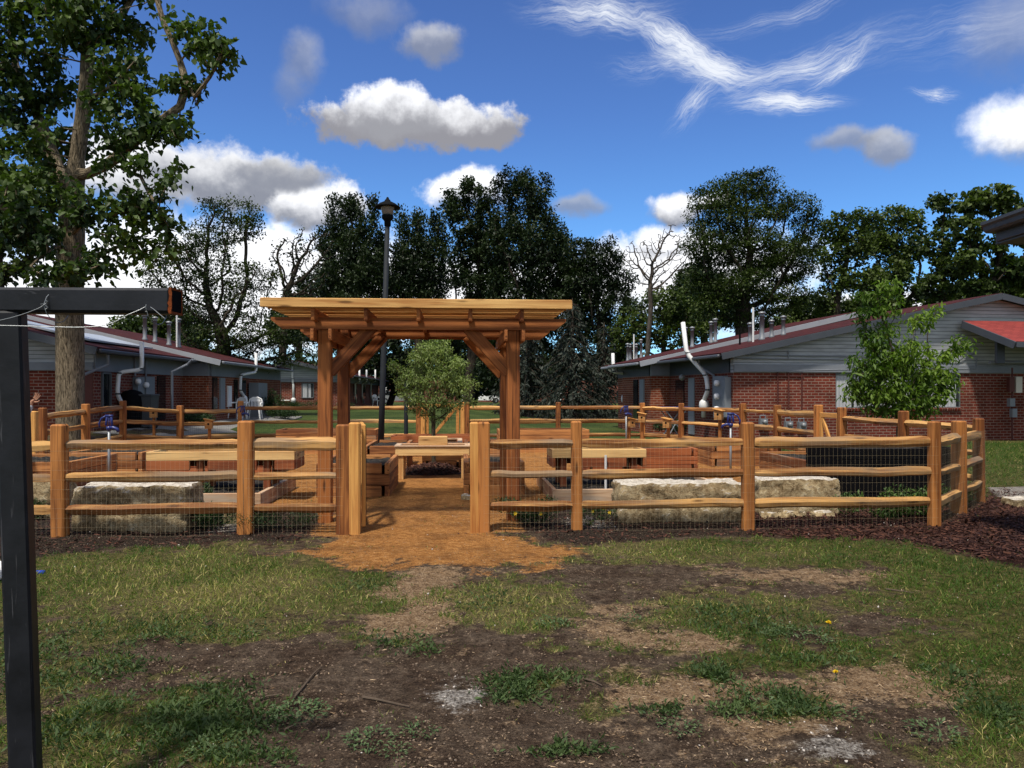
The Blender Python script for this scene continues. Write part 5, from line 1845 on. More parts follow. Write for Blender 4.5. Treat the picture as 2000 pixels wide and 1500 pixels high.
fs = lambda px, py, o=.1: (lambda q: FB.p(o, q[0], q[1]))(FB.onu(px, py, o))
for a in (702, 716, 733):
    H.pvc_pipe([fs(a, 722, .9), fs(a, 744, .9), fs(a - 8, 748, .3), fs(a - 9, 770, .15), fs(a - 6, 787, .15)], .06)
for a, b in ((690, 696), (708, 713), (722, 727), (738, 742)):
    va, vb = FB.v_at(a, 0), FB.v_at(b, 0)
    H.part('side_window', MB().obox(FB, .001, .04, va, vb, 1.0, 2.05), 'darkglass')
for px, v in ((660, 8), (700, 14)):
    H.flue(px, 0, .9, v, .09)

# ---- a long dark building far behind the trees
DB = Fr(-34, 104, -2)
H = House('brick_building', 'far dark brick building with pale garage doors behind the silver car', DB, 'building')
mb = MB(); mb.obox(DB, 0, 62, 0, 9, -.5, 3.0, .5, 'flrb'); H.part('wall', mb, 'brick')
H.roof(-1, 3.0, .18, 31, 0, 9, True, 'fascia', .6)
for px0, px1 in ((738, 757), (900, 918), (1080, 1096)):
    H.part('garage_door', MB().obox(DB, DB.u_at(px0, -.05), DB.u_at(px1, -.05), -.06, -.01, .1, 2.3), 'pvc')

# ---- roof corner of the building close by on the right
ECF = Fr(4.80, 7.7, 0.0)
H = House('porch_eave', 'dark gutter and eave corner of a near building entering at the upper right', ECF, 'building')
ze = 3.22
mb = MB(); mb.slab([ECF.p(0.02, .2, ze + .02), ECF.p(.02, -9, ze + .02), ECF.p(5, -9, ze + 1.0), ECF.p(5, .2, ze + 1.0)], .05); H.part('roof', mb, 'shingle')
mb = MB(); mb.slab([ECF.p(.10, .05, ze - .17), ECF.p(.10, -9, ze - .17), ECF.p(5, -9, ze - .17), ECF.p(5, .05, ze - .17)], .03); H.part('soffit', mb, 'fascia')
mb = MB(); mb.lumber(ECF.p(.09, .05, ze - .08), ECF.p(.09, -9, ze - .08), .03, .20); mb.prism(ECF, [(.1, ze - .2), (5, ze - .2), (5, ze + .95), (.1, ze)], .06, .09); H.part('fascia', mb, 'fascia')
mb = MB(); mb.prism(ECF, [(.07, ze - .09), (.07, ze + .02), (-.06, ze + .02), (-.06, ze - .01), (-.035, ze - .03), (-.03, ze - .07), (-.005, ze - .09)], -9, .08); H.part('gutter', mb, 'fascia')
mb = MB(); mb.obox(ECF, 1.1, 4.9, -8.8, -.35, -.1, ze - .2, .5, 'flrb'); H.part('wall', mb, 'brick')


# ------------------------------------------------------------------ trees
def colonize(starts, parents, att, di, dk, step, iters=220, up=.05, jitter=.12, maxn=4200):
    """Space colonization: grow a branch skeleton towards the points in att."""
    pos = [np.asarray(p, float) for p in starts]
    par = list(parents)
    att = np.asarray(att, float)
    near = np.full(len(att), 1e9); who = np.zeros(len(att), int)
    new = np.array(pos); base = 0
    alive = np.ones(len(att), bool)
    for _ in range(iters):
        d = np.linalg.norm(att[:, None] - new[None], axis=2)
        k = d.argmin(1); m = d[np.arange(len(att)), k]
        b = m < near
        near[b] = m[b]; who[b] = base + k[b]
        alive &= near > dk
        act = alive & (near < di)
        if not act.any() or len(pos) > maxn: break
        ids = np.unique(who[act])
        base = len(pos); new = []
        for i in ids:
            s = att[act & (who == i)] - pos[i]
            v = (s / np.linalg.norm(s, axis=1, keepdims=True)).mean(0) + np.array([0, 0, up]) + rng.normal(size=3) * jitter
            p = pos[i] + nrm(v) * step
            pos.append(p); par.append(int(i)); new.append(p)
        new = np.array(new)
    return np.array(pos), np.array(par)


def limbs(pos, par, r_tip, expo, r_base=None):
    n = len(pos)
    kids = [[] for _ in range(n)]
    for i in range(n):
        if par[i] >= 0: kids[par[i]].append(i)
    r = np.zeros(n)
    for i in range(n - 1, -1, -1):
        r[i] = r_tip if not kids[i] else sum(r[k] ** expo for k in kids[i]) ** (1 / expo)
    if r_base is not None:
        a = math.log(r_base / r_tip) / max(1e-6, math.log(r[0] / r_tip))
        r = r_tip * (r / r_tip) ** a
    return r, kids


def limb_mesh(mb, pos, par, r, kids, rmin=0.0):
    stack = [(0, None)]
    while stack:
        i, p = stack.pop()
        pts, rad = ([pos[p]], [min(r[p], r[i] * 1.25)]) if p is not None else ([], [])
        while True:
            pts.append(pos[i]); rad.append(r[i])
            ks = sorted(kids[i], key=lambda k: -r[k])
            for k in ks[1:]: stack.append((k, i))
            if not ks: break
            i = ks[0]
        if len(pts) < 2 or max(rad) < rmin: continue
        R_ = max(rad)
        mb.tube(pts, np.array(rad), 3 if R_ < .018 else (4 if R_ < .04 else (6 if R_ < .1 else 12)), False)


def lobes_px(lobes, d):
    """Crown lobes surveyed from the photograph: (px, py, rx, ry[, dd]) at distance d -> centres and radii in metres."""
    C, S = [], []
    for lb in lobes:
        px, py, rx, ry = lb[:4]
        dd = d + (lb[4] if len(lb) > 4 else 0)
        C.append(P(px, py, dd)); S.append((rx / F * dd, min(rx, ry * 1.6) / F * dd * .9, ry / F * dd))
    return np.array(C), np.array(S)


def fill(C, S, n, shell=.4):
    vol = S.prod(1) ** .8; vol /= vol.sum()
    k = rng.choice(len(C), n, p=vol)
    v = rnddir(n) * (rng.random(n) ** (1 / (3 + 3 * shell)))[:, None]
    return C[k] + v * S[k]


def tree(name, label, px, d, lobes, base_r, leaf='leaf_dark', n_att=320, n_leaf=9000, lsize=.16, sig=.30, bark='bark', step=None, tip=.012, template=LEAF,
         droop=.2, expo=2.2, up=.05, group=None, lean=None, leaf_sets=None, base_z=None, kill=None, trunk_pts=None, r_lo=.55, tn=0.9, shrink=.93, dens=1.5, lf=1.25, sz=.75, afrac=.22):
    C, S = lobes_px(lobes, d)
    ext = (C + S).max(0) - (C - S).min(0)
    b = P(px, HY, d); b[2] = float(gz(b[0], b[1])) - .1 if base_z is None else base_z
    t = thing(name, label, 'tree', b, 0, group)
    S = S * shrink
    att = fill(C, S, int(n_att * dens))
    sig, lsize, n_leaf, tip = sig * .62, lsize * .78, int(n_leaf * lf), tip * 1.5
    step = step or ext.max() / 42
    step *= .8
    if trunk_pts is None:
        low = (C - S)[:, 2].min()
        cen = att.mean(0)
        zt = max(b[2] + .4, low + .15 * ext[2])
        m = max(3, int((zt - b[2]) / step))
        wob = np.cumsum(rng.normal(size=(m, 2)) * step * .07, 0)
        st = [b + [0, 0, 0]]
        for i in range(1, m):
            f_ = i / (m - 1)
            st.append(np.array([b[0] + (cen[0] - b[0]) * .35 * f_ + wob[i, 0], b[1] + wob[i, 1], b[2] + (zt - b[2]) * f_]))
        pr = [-1] + list(range(m - 1))
    else:
        st, pr = trunk_pts
    pos, par = colonize(st, pr, att, ext.max() * .55, kill or step * 1.25, step, up=up)
    r, kids = limbs(pos, par, tip, expo, base_r)
    mb = MB(); limb_mesh(mb, pos, par, r, kids)
    mb.build('trunk', M[bark], t, True)
    if n_leaf:
        tips = np.array([i for i in range(len(pos)) if r[i] < tip * 2.2 and i > len(st) * .8])
        if len(tips) == 0: tips = np.arange(len(pos))
        src = pos[rng.choice(tips, n_leaf)]
        fa = rng.random(n_leaf) < afrac
        src[fa] = att[rng.integers(0, len(att), fa.sum())]
        leafp = src + rng.normal(size=(n_leaf, 3)) * sig * np.array([1, 1, sz])
        # nothing below the crown's own lower edge
        keep = np.zeros(n_leaf, bool)
        for c, s in zip(C, S):
            keep |= ((((leafp - c) / (s * 1.12 + .1)) ** 2).sum(1) < 1)
        leafp = leafp[keep]
        n = len(leafp)
        dirs = rnddir(n); dirs[:, 2] -= droop
        clump = fbm(leafp[:, 0] * 1.1 + leafp[:, 1] * .6, leafp[:, 2] * 1.2, 3, int(abs(px)) % 97)
        ti = np.clip(.25 + (clump - .5) * 1.6 + rng.random(n) * .5, 0, 1)
        up_ = rnddir(n); up_[:, 2] = np.abs(up_[:, 2]) + .6
        sc = lsize * (.6 + .8 * rng.random(n))
        scatter('crown', template[0], template[1], leafp, frames_from(dirs, up_), np.stack([sc * tn, sc, sc], -1), ti, M[leaf], t)
    return t


TREES = 'trees along the back of the lawn'
# the big catalpa at left, its limbs laid out as they grow
def catalpa():
    d = 18.5
    def q(px, py, dd=0): return P(px, py, d + dd)
    st, pr = [], []
    def limb(pts, parent, n=5):
        pts = [q(*p) for p in pts]
        prev = parent
        ids = []
        start = 0
        if parent >= 0: pts = [st[parent]] + pts
        for i in range(len(pts) - 1):
            a, b = pts[i], pts[i + 1]
            m = max(1, int(np.linalg.norm(b - a) / .28))
            for k in range(0 if (i == 0 and parent < 0) else 1, m + 1):
                st.append(a + (b - a) * k / m); pr.append(prev); prev = len(st) - 1; ids.append(prev)
        return ids
    b0 = q(137, 860); g0 = float(gz(b0[0], b0[1]))
    st.append(np.array([b0[0], b0[1], g0 - .3])); pr.append(-1)
    tr = limb([(137, 800), (137, 700), (136, 600), (136, 540), (139, 460), (142, 400), (150, 310), (162, 230), (170, 150), (172, 96)], 0)
    def nearest(px, py):
        p = q(px, py); return min(tr, key=lambda i: np.linalg.norm(st[i] - p))
    top = tr[-1]
    limb([(160, 62, -.2), (154, 10, -.3), (150, -80, -.5), (140, -240, -.6)], top)
    limb([(200, 72, .3), (238, 30, .5), (262, -10, .6), (300, -120, .9), (330, -260, .8)], top)
    rb = limb([(170, 340, -.2), (212, 320, -.5), (245, 292, -.7), (272, 268, -.9), (320, 232, -1.0), (352, 208, -1.0), (364, 165, -1.0), (352, 120, -.9), (336, 80, -.9), (318, 40, -.9), (306, -5, -.8), (300, -140, -.8)], nearest(146, 350))
    limb([(380, 190, -1.2), (410, 150, -1.3), (430, 110, -1.3)], rb[int(len(rb) * .48)])
    limb([(240, 330, -.9), (275, 345, -1.2), (290, 375, -1.4), (310, 410, -1.5)], rb[int(len(rb) * .2)])
    lb = limb([(112, 330, .4), (92, 275, .6), (70, 215, .8), (50, 165, 1.0), (30, 128, 1.1), (22, 60, 1.2), (10, -60, 1.3), (-30, -200, 1.4)], nearest(137, 400))
    limb([(50, 250, .6), (10, 225, .6), (-60, 190, .5), (-140, 150, .4)], lb[int(len(lb) * .25)])
    limb([(95, 440, -.5), (50, 420, -.9), (0, 405, -1.2), (-70, 400, -1.4)], nearest(137, 470))
    limb([(165, 430, -.9), (215, 420, -1.4), (265, 405, -1.6)], nearest(140, 455))
    limb([(180, 190, -.7), (225, 165, -1.1), (262, 120, -1.3)], nearest(165, 200))
    limb([(110, 480, -.8), (80, 500, -1.3), (60, 520, -1.5)], nearest(138, 500))
    limb([(165, 505, -.7), (200, 495, -1.2), (235, 480, -1.4)], nearest(138, 520))
    L = [(60, 60, 90, 80), (150, 30, 90, 70, -.8), (240, 60, 60, 60, .3), (100, 170, 70, 60, .8), (30, 190, 70, 70, .4), (225, 130, 65, 55, -.8), (275, 150, 50, 60, -.9), (400, 75, 55, 45, -1.2), (425, 105, 42, 50, -1.3), (370, 60, 30, 40, -1.1),
         (340, 45, 28, 30, -1.0), (310, 10, 40, 20, -.8), (360, 170, 45, 36, -1.1), (260, 215, 70, 55, -1.0), (195, 195, 45, 55, -.7), (290, 255, 65, 40, -1.1), (345, 262, 60, 38, -1.1), (215, 265, 45, 40, -1.3), (110, 290, 70, 60, 1.0),
         (30, 310, 70, 70, -.4), (60, 380, 90, 60, -1.0), (180, 385, 50, 40, -1.4), (265, 318, 45, 30, -1.2), (330, 372, 45, 36, -1.5), (270, 390, 60, 40, -1.5), (350, 322, 32, 18, -1.4), (225, 440, 70, 45, -1.5), (300, 430, 55, 45, -1.5), (320, 500, 40, 40, -1.5), (190, 500, 45, 38, -1.4),
         (230, 515, 55, 40, -1.4), (155, 440, 40, 30, -1.5), (80, 450, 70, 45, -1.3), (20, 450, 60, 50, -.8), (130, 530, 55, 36, -1.6), (70, 545, 40, 22, -1.5), (190, 560, 25, 14, -1.4), (-60, 100, 70, 110), (-80, 300, 70, 120), (170, -60, 170, 70), (40, -90, 130, 90), (320, -100, 110, 80), (190, 320, 30, 26, -1.2), (60, 250, 50, 40, -.9)]
    b = st[0].copy()
    return tree('catalpa_tree', 'big heart leaved tree with a thick furrowed trunk filling the upper left', 137, d, L, .31, 'leaf_catalpa', 1300, 21000, .175, .19, 'bark_catalpa', .24, .010, HEART, .75, 2.15, -.02,
                trunk_pts=(st, pr), base_z=b[2], kill=.25, afrac=.45, shrink=.82, dens=1, lf=1)


catalpa()
tree('catalpa_tree', 'second broad leaved tree at the far left edge, behind the big trunk', 8, 30, [(20, 440, 70, 60), (-40, 420, 80, 90), (60, 395, 50, 40), (10, 520, 60, 40), (85, 470, 30, 30)], .22, 'leaf_mid', 220, 4500, .26, .30, 'bark', .4, .014, HEART, .6)
tree('locust_tree', 'feathery locust tree with layered branches behind the left house', 440, 36,
     [(445, 410, 62, 32), (420, 460, 70, 34), (380, 500, 80, 40), (470, 440, 50, 30), (485, 540, 62, 34), (430, 545, 70, 40), (340, 540, 70, 42), (395, 600, 90, 40), (490, 590, 50, 36), (560, 650, 60, 40), (480, 660, 70, 45), (400, 660, 70, 45), (600, 690, 40, 26), (540, 700, 40, 26), (330, 600, 50, 36)], .38, 'leaf_locust', 620, 21000, .17, .42, 'bark', .40, .013, tn=.5, sz=.35, group=TREES)
tree('locust_tree', 'rounded green tree showing over the left roof beside the flues', 290, 46, [(285, 640, 50, 34), (330, 625, 50, 40), (250, 640, 40, 24), (370, 650, 50, 40)], .25, 'leaf_mid', 200, 6000, .24, .34, 'bark', .5, group=TREES)
tree('dead_tree', 'bare half dead tree leaning right, left of the pergola roof', 545, 50, [(560, 500, 40, 40), (600, 490, 36, 50), (625, 530, 24, 40), (640, 480, 20, 40), (575, 560, 40, 30), (610, 560, 30, 30)], .26, 'leaf_dark', 260, 700, .2, .3, 'bark', .32, .020, group=TREES)
tree('poplar_tree', 'dense upswept dark tree left of the lamp post', 700, 62,
     [(655, 430, 26, 50), (690, 420, 28, 44), (722, 420, 24, 50), (640, 470, 30, 30), (680, 480, 55, 50), (725, 480, 36, 50), (700, 540, 70, 50), (660, 540, 50, 50), (740, 560, 40, 50), (690, 600, 80, 40), (640, 580, 30, 30), (690, 665, 60, 50), (665, 560, 60, 60), (720, 520, 50, 60)], .45, 'leaf_dark', 640, 30000, .32, .42, 'bark', .62, .02, tn=.5, droop=-.9, up=.35, sz=1.15, group=TREES)
tree('poplar_tree', 'upswept dark tree directly right of the lamp post', 820, 64,
     [(785, 440, 20, 40), (815, 450, 26, 44), (850, 445, 20, 36), (800, 500, 40, 50), (845, 500, 36, 44), (820, 560, 62, 50), (790, 560, 30, 40), (868, 490, 18, 30), (770, 600, 40, 40), (850, 610, 40, 30), (820, 520, 60, 60)], .40, 'leaf_dark', 560, 20000, .32, .42, 'bark', .62, .02, tn=.5, droop=-.9, up=.35, sz=1.15, group=TREES)
tree('cottonwood_tree', 'tall open branched tree in the middle, left of the great dark evergreen', 912, 58,
     [(915, 370, 28, 28), (890, 410, 32, 30), (935, 400, 32, 36), (955, 440, 28, 44), (920, 455, 44, 36), (900, 510, 32, 34), (955, 520, 36, 50), (925, 560, 50, 36), (940, 610, 50, 40), (880, 385, 18, 22), (880, 640, 50, 40), (950, 480, 50, 60), (960, 560, 40, 60)], .42, 'leaf_dark', 520, 17000, .30, .36, 'bark', .58, .02, tn=.7, group=TREES)
tree('evergreen_tree', 'great dark evergreen, tallest tree in the middle behind the pergola', 1030, 56,
     [(1010, 352, 40, 28), (1052, 360, 30, 24), (985, 375, 30, 30), (1030, 390, 58, 40), (1040, 440, 66, 50), (1000, 460, 52, 60), (1075, 480, 40, 46), (1050, 530, 80, 60), (1000, 560, 56, 60), (1095, 560, 44, 50), (1050, 620, 95, 60), (1000, 660, 70, 60), (1040, 720, 100, 55), (980, 730, 60, 50), (1030, 480, 90, 60), (1100, 620, 70, 70), (1090, 520, 50, 60)], .60, 'leaf_dark', 950, 52000, .30, .46, 'bark', .56, .018, tn=.5, droop=.1, group=TREES)
tree('evergreen_tree', 'dark ragged evergreen with dead twigs, between the great evergreen and the bare tree', 1170, 54,
     [(1185, 490, 34, 26), (1150, 490, 26, 30), (1200, 520, 30, 30), (1165, 545, 50, 40), (1190, 600, 52, 50), (1150, 610, 40, 50), (1180, 660, 60, 50), (1200, 700, 50, 50), (1140, 560, 44, 60), (1215, 620, 40, 50), (1128, 495, 34, 36), (1165, 510, 50, 40), (1225, 560, 24, 40)], .35, 'leaf_dark', 460, 20000, .27, .40, 'bark', .52, .018, tn=.5, group=TREES)
tree('bare_tree', 'leafless pale tree against the white cloud in the middle right', 1262, 48, [(1265, 490, 34, 34), (1300, 480, 36, 40), (1240, 500, 28, 36), (1330, 500, 26, 40), (1280, 540, 44, 34), (1310, 450, 20, 20)], .15, 'leaf_dark', 420, 0, .2, .3, 'bark_bare', .26, .013, group=TREES)
tree('locust_tree', 'large rounded locust tree behind the right house, biggest crown on the right', 1455, 44,
     [(1440, 365, 56, 26), (1485, 355, 46, 22), (1395, 385, 46, 26), (1370, 420, 36, 30), (1440, 420, 80, 40), (1510, 400, 48, 32), (1570, 405, 34, 26), (1575, 450, 32, 40), (1400, 480, 70, 44), (1480, 490, 80, 50), (1540, 510, 60, 44), (1380, 540, 46, 36), (1440, 560, 80, 46), (1520, 580, 70, 36), (1400, 600, 50, 30), (1470, 625, 60, 24)], .48, 'leaf_locust', 900, 44000, .20, .55, 'bark', .46, .015, tn=.5, sz=.32, shrink=.98, group=TREES)
tree('broadleaf_tree', 'open crowned tree with visible limbs right of the large locust', 1625, 46,
     [(1640, 440, 40, 26), (1690, 425, 30, 22), (1620, 490, 36, 36), (1670, 480, 50, 40), (1640, 550, 46, 36), (1690, 550, 46, 40), (1610, 590, 36, 30)], .26, 'leaf_mid', 340, 6400, .24, .34, 'bark', .46, .016, afrac=.05, shrink=.85, group=TREES)
tree('broadleaf_tree', 'fuller broad crowned tree behind the young maple', 1755, 48,
     [(1740, 425, 40, 26), (1785, 430, 32, 26), (1720, 470, 44, 40), (1775, 485, 46, 44), (1800, 470, 24, 40), (1740, 540, 60, 44), (1790, 560, 36, 40), (1730, 600, 60, 30)], .28, 'leaf_mid', 380, 8600, .25, .36, 'bark', .48, .016, afrac=.05, shrink=.86, group=TREES)
tree('broadleaf_tree', 'thin sparse tree left of the upper right gutter', 1840, 42, [(1840, 395, 28, 24), (1850, 430, 24, 26), (1830, 480, 34, 30), (1855, 520, 36, 30), (1830, 560, 36, 30)], .20, 'leaf_mid', 240, 2800, .24, .26, 'bark', .42, .014, HEART, group=TREES)
tree('catalpa_tree', 'broad leaved tree with curved limbs under the gutter at the upper right', 1930, 40,
     [(1945, 385, 46, 34), (1905, 395, 40, 30), (1975, 420, 40, 40), (1890, 440, 36, 36), (1930, 470, 56, 34), (1885, 510, 40, 34), (1960, 530, 60, 36), (2020, 450, 50, 60), (1910, 560, 50, 26), (2020, 540, 50, 40)], .30, 'leaf_mid', 360, 5600, .30, .26, 'bark', .44, .016, HEART, .5, afrac=.02, shrink=.82, group=TREES)
for i, (px, d, lab, L) in enumerate(((1300, 52, 'low green tree right of the bare tree, over the right roof', [(1290, 600, 60, 40), (1330, 590, 50, 46), (1250, 640, 60, 50), (1350, 640, 70, 44), (1225, 660, 40, 40), (1300, 650, 60, 50)]),
                                     (1590, 50, 'low olive green tree above the roof ridge line on the right', [(1580, 610, 60, 30), (1640, 610, 50, 26), (1540, 640, 60, 26), (1690, 600, 50, 30)]),
                                     (1890, 46, 'low green tree over the right gable ridge', [(1880, 570, 50, 24), (1940, 570, 50, 26), (1840, 590, 40, 24), (2000, 560, 50, 40)]))):
    tree('broadleaf_tree', lab, px, d, L, .2, 'leaf_mid', 260, 7500, .24, .36, 'bark', .48, .016, group=TREES)
for px, d, lab, L in ((590, 70, 'dark tree behind the dead tree, left of the upswept trees', [(580, 610, 50, 40), (620, 630, 50, 40), (560, 640, 50, 36), (600, 560, 24, 30)]),
                      (1385, 62, 'dark tree filling in left of the large locust', [(1360, 560, 50, 50), (1400, 600, 60, 50), (1340, 610, 50, 40)])):
    tree('broadleaf_tree', lab, px, d, L, .3, 'leaf_dark', 320, 11000, .3, .42, 'bark', .6, .018, group=TREES)
tree('locust_tree', 'dark tree low behind the pergola posts, left of the small tree', 760, 72, [(740, 690, 60, 50), (800, 680, 60, 60), (860, 690, 60, 60), (780, 730, 60, 40)], .3, 'leaf_dark', 300, 9000, .36, .5, 'bark', .7, .02, group=TREES)
tree('evergreen_tree', 'dark low tree filling the gap right of the small tree', 925, 66, [(900, 700, 50, 60), (940, 730, 60, 50), (960, 690, 50, 60), (900, 760, 40, 20)], .3, 'leaf_dark', 320, 10000, .32, .46, 'bark', .65, .02, group=TREES)


def spruce(label, px, d, ztop, rad, z0, n_card, tint=1.0):
    b = P(px, HY, d); b[2] = float(gz(b[0], b[1])) - .1
    t = thing('spruce_tree', label, 'tree', b, 0, TREES)
    Hh = ztop - b[2]
    mb = MB(); mb.tube([b, b + [0, 0, Hh * .5], b + [0, 0, Hh]], [.30, .17, .02], 8)
    pos, dirs, s = [], [], []
    z = z0
    while z < Hh - .2:
        f = (z - z0) / (Hh - z0)
        L = rad * (1 - f) ** .8 * (.75 + .4 * rng.random()) + .15
        nb = max(4, int(9 - 4 * f))
        a0 = rng.random() * 6.28
        for k in range(nb):
            a = a0 + k * 6.283 / nb + rng.normal() * .2
            l = L * (.7 + .45 * rng.random())
            h = np.array([math.cos(a), math.sin(a), 0])
            pts = [b + [0, 0, z] + h * l * q + np.array([0, 0, -.55 * l * q * q + .12 * l * q]) for q in (0, .35, .7, 1.0)]
            mb.tube(pts, [.035, .025, .015, .006], 4, False)
            m = int(n_card * l)
            q = rng.random(m) ** .7
            p = b + np.array([0, 0, z]) + h[None] * (l * q)[:, None]
            p[:, 2] += -.55 * l * q * q + .12 * l * q
            side = np.array([-h[1], h[0], 0])
            p += side[None] * (rng.normal(size=m) * .16 * (1.1 - q * .6) * l * .45)[:, None]
            p[:, 2] -= np.abs(rng.normal(size=m)) * .14
            dd = h[None] * .5 + side[None] * rng.normal(size=(m, 1)) * .8 + np.array([0, 0, -.75])[None] + rng.normal(size=(m, 3)) * .25
            pos.append(p); dirs.append(dd)
        z += .30 + .12 * rng.random()
    mb.build('trunk', M['bark'], t, True)
    pos = np.concatenate(pos); dirs = np.concatenate(dirs); n = len(pos)
    L = .16 + .2 * rng.random(n)
    scatter('crown', LEAF[0], LEAF[1], pos, frames_from(dirs, rnddir(n)), np.stack([L * .32, L, L], -1), rng.random(n) ** 1.3, M['leaf_spruce'], t)


spruce('drooping grey green spruce right of the pergola, behind the back fence', 1118, 40, 6.4, 2.5, .5, 30)
spruce('dark spruce just behind the right pergola post', 1030, 44, 6.8, 2.4, .6, 26)
spruce('smaller spruce at the right edge of the evergreens, next to the right house', 1180, 43, 5.4, 1.5, .5, 26)

# the far-off wood closing the view under the crowns
n = 42000
x = -75 + rng.random(n) * 150; y = 92 + rng.random(n) * 26
x = np.where((x > -34) & (x < 28), x, x * 1.0); y = np.where((x > -36) & (x < 30), y + 24, y - 14)
top_ = 4.0 + 6.5 * fbm(x * .11, y * .03, 3, 201)
z = top_ * rng.random(n) ** .8
L = .5 + .5 * rng.random(n)
tag(scatter('distant_wood', LEAF[0], LEAF[1], np.stack([x, y, z], -1), frames_from(rnddir(n), rnddir(n)), np.stack([L * .8, L, L], -1), np.clip(fbm(x * .5, z * .8, 3, 203) * 1.4 - .2 + rng.random(n) * .3, 0, 1), M['leaf_dark']), 'dark far-off wood closing the horizon behind the lawn trees', 'wood', kind='stuff')

# young maple in front of the right house
def qm(px, py, dd=0): return P(px, py, 16.2 + dd)
tree('maple_tree', 'young bright green maple in front of the window of the right brick house', 1758, 16.2,
     [(1735, 556, 20, 22), (1690, 575, 16, 20), (1705, 610, 26, 20), (1800, 620, 20, 24), (1725, 645, 40, 26), (1715, 765, 85, 32), (1790, 775, 90, 30), (1700, 725, 62, 24), (1830, 740, 55, 20), (1705, 665, 30, 20), (1760, 690, 60, 30), (1690, 690, 36, 16), (1830, 600, 20, 14), (1865, 655, 18, 12), (1895, 675, 16, 12), (1850, 690, 30, 16),
      (1720, 720, 60, 28), (1800, 720, 70, 28), (1860, 700, 24, 12), (1700, 750, 40, 20), (1760, 760, 80, 30), (1830, 750, 50, 18), (1760, 800, 70, 26), (1700, 790, 30, 18), (1820, 795, 30, 16), (1745, 600, 18, 40), (1680, 620, 14, 14)],
     .055, 'leaf_maple', 480, 6000, .165, .17, 'bark_thin', .13, .005, LEAF2, .9, 2.2, .12, tn=.55, shrink=.80, afrac=.08, sz=.42)
# the small tree in the middle of the path
tree('crabapple_tree', 'small grey green leafy tree behind the sand table, in the middle of the garden', 847, 14.7,
     [(845, 690, 44, 28), (815, 705, 32, 26), (880, 715, 40, 28), (800, 740, 34, 24), (845, 740, 62, 32), (890, 755, 36, 24), (795, 765, 26, 18), (835, 780, 54, 28), (880, 790, 36, 20), (912, 745, 16, 14), (850, 815, 30, 14), (815, 800, 22, 16), (782, 745, 14, 12), (928, 752, 16, 12), (768, 716, 18, 14), (862, 664, 26, 16), (925, 785, 14, 10), (826, 676, 18, 14)],
     .045, 'leaf_crab', 520, 7600, .085, .075, 'bark_thin', .085, .0035, LEAF2, .3, 2.2, .25, tn=.42, shrink=.80)


# ------------------------------------------------------------------ shrubs, herbs
def shrub(name, label, px, py, w, h, n, leaf, ls, flowers=0, fc='yellow', cat='plant', group='plants between the limestone blocks', base=None, dep=None, sp=1.0):
    c = G(px, py) if base is None else np.array(base, float)
    c[2] = float(gz(c[0], c[1]))
    t = thing(name, label, cat, c, 0, group)
    k = 7
    lob = np.stack([rng.normal(size=k) * w * .30, rng.normal(size=k) * (dep or w) * .22, h * (.3 + .4 * rng.random(k))], -1)
    s = np.array([w * .26, (dep or w) * .22, h * .34])
    i = rng.integers(0, k, n)
    p = c + lob[i] + rnddir(n) * (rng.random(n) ** .4)[:, None] * s
    p[:, 2] = np.maximum(p[:, 2], c[2] + .01)
    mb = MB()
    for j in range(k):
        mb.tube([c + [lob[j][0] * .2, lob[j][1] * .2, -.02], c + lob[j] * [.7, .7, .6], c + lob[j] + [0, 0, h * .2]], [.008, .006, .003], 4)
    mb.build('stem', M['bark_thin'], t)
    d = rnddir(n); d[:, 2] += .35
    L = ls * (.6 + .8 * rng.random(n))
    scatter('foliage', LEAF2[0], LEAF2[1], p, frames_from(d, rnddir(n) + [0, 0, .8]), np.stack([L * .6 * sp, L, L], -1), rng.random(n), M[leaf], t)
    if flowers:
        fp = c + lob[rng.integers(0, k, flowers)] + rnddir(flowers) * s * 1.05
        fp[:, 2] = np.maximum(fp[:, 2], c[2] + h * .45); fp[:, 1] -= dep * .1 if dep else w * .12
        for q in fp:
            a = np.arange(6) * 1.047 + rng.random()
            dd = np.stack([np.cos(a), np.full(6, -.5), np.sin(a)], -1)
            scatter('flower', LEAF[0], LEAF[1], np.tile(q, (6, 1)), frames_from(dd, np.tile([0, -1.0, .3], (6, 1))), np.tile([.020, .026, .026], (6, 1)), rng.random(6), M[fc], t)
    return t


shrub('shrub', 'dark little shrub at the right end of the left limestone block', 400, 1030, .42, .30, 1500, 'leaf_shrub', .035)
shrub('shrub', 'low dark juniper left of the entrance, under the lowest rail', 552, 1034, .78, .27, 3000, 'leaf_shrub', .030, sp=.6)
shrub('shrub', 'low dark green bush right of the entrance, behind the rail', 1052, 1022, .62, .33, 2400, 'leaf_shrub', .034, 3)
shrub('flowering_plant', 'small herb with two yellow flowers beside the longest limestone block', 1172, 1018, .40, .24, 900, 'leaf_shrub', .03, 3)
shrub('flowering_plant', 'leafy plant with a few yellow blooms above the rail, by the left tray planter', 395, 985, .34, .32, 500, 'leaf_shrub', .04, 2)
shrub('flowering_plant', 'broad bright green bush with yellow flowers in front of the black planter', 1735, 1010, .92, .42, 2600, 'leaf_herb', .050, 6, dep=.5)
shrub('shrub', 'small green bush behind the slanting right fence', 1850, 985, .45, .35, 900, 'leaf_herb', .045)
shrub('flowering_plant', 'tiny plant with pale pink blossoms at the second post right of the gate', 1150, 1028, .18, .14, 200, 'leaf_herb', .025, 5, 'whiteflower')
shrub('shrub', 'dark green plant in the left corner, behind the clothesline post', 72, 1015, .35, .26, 700, 'leaf_shrub', .04)
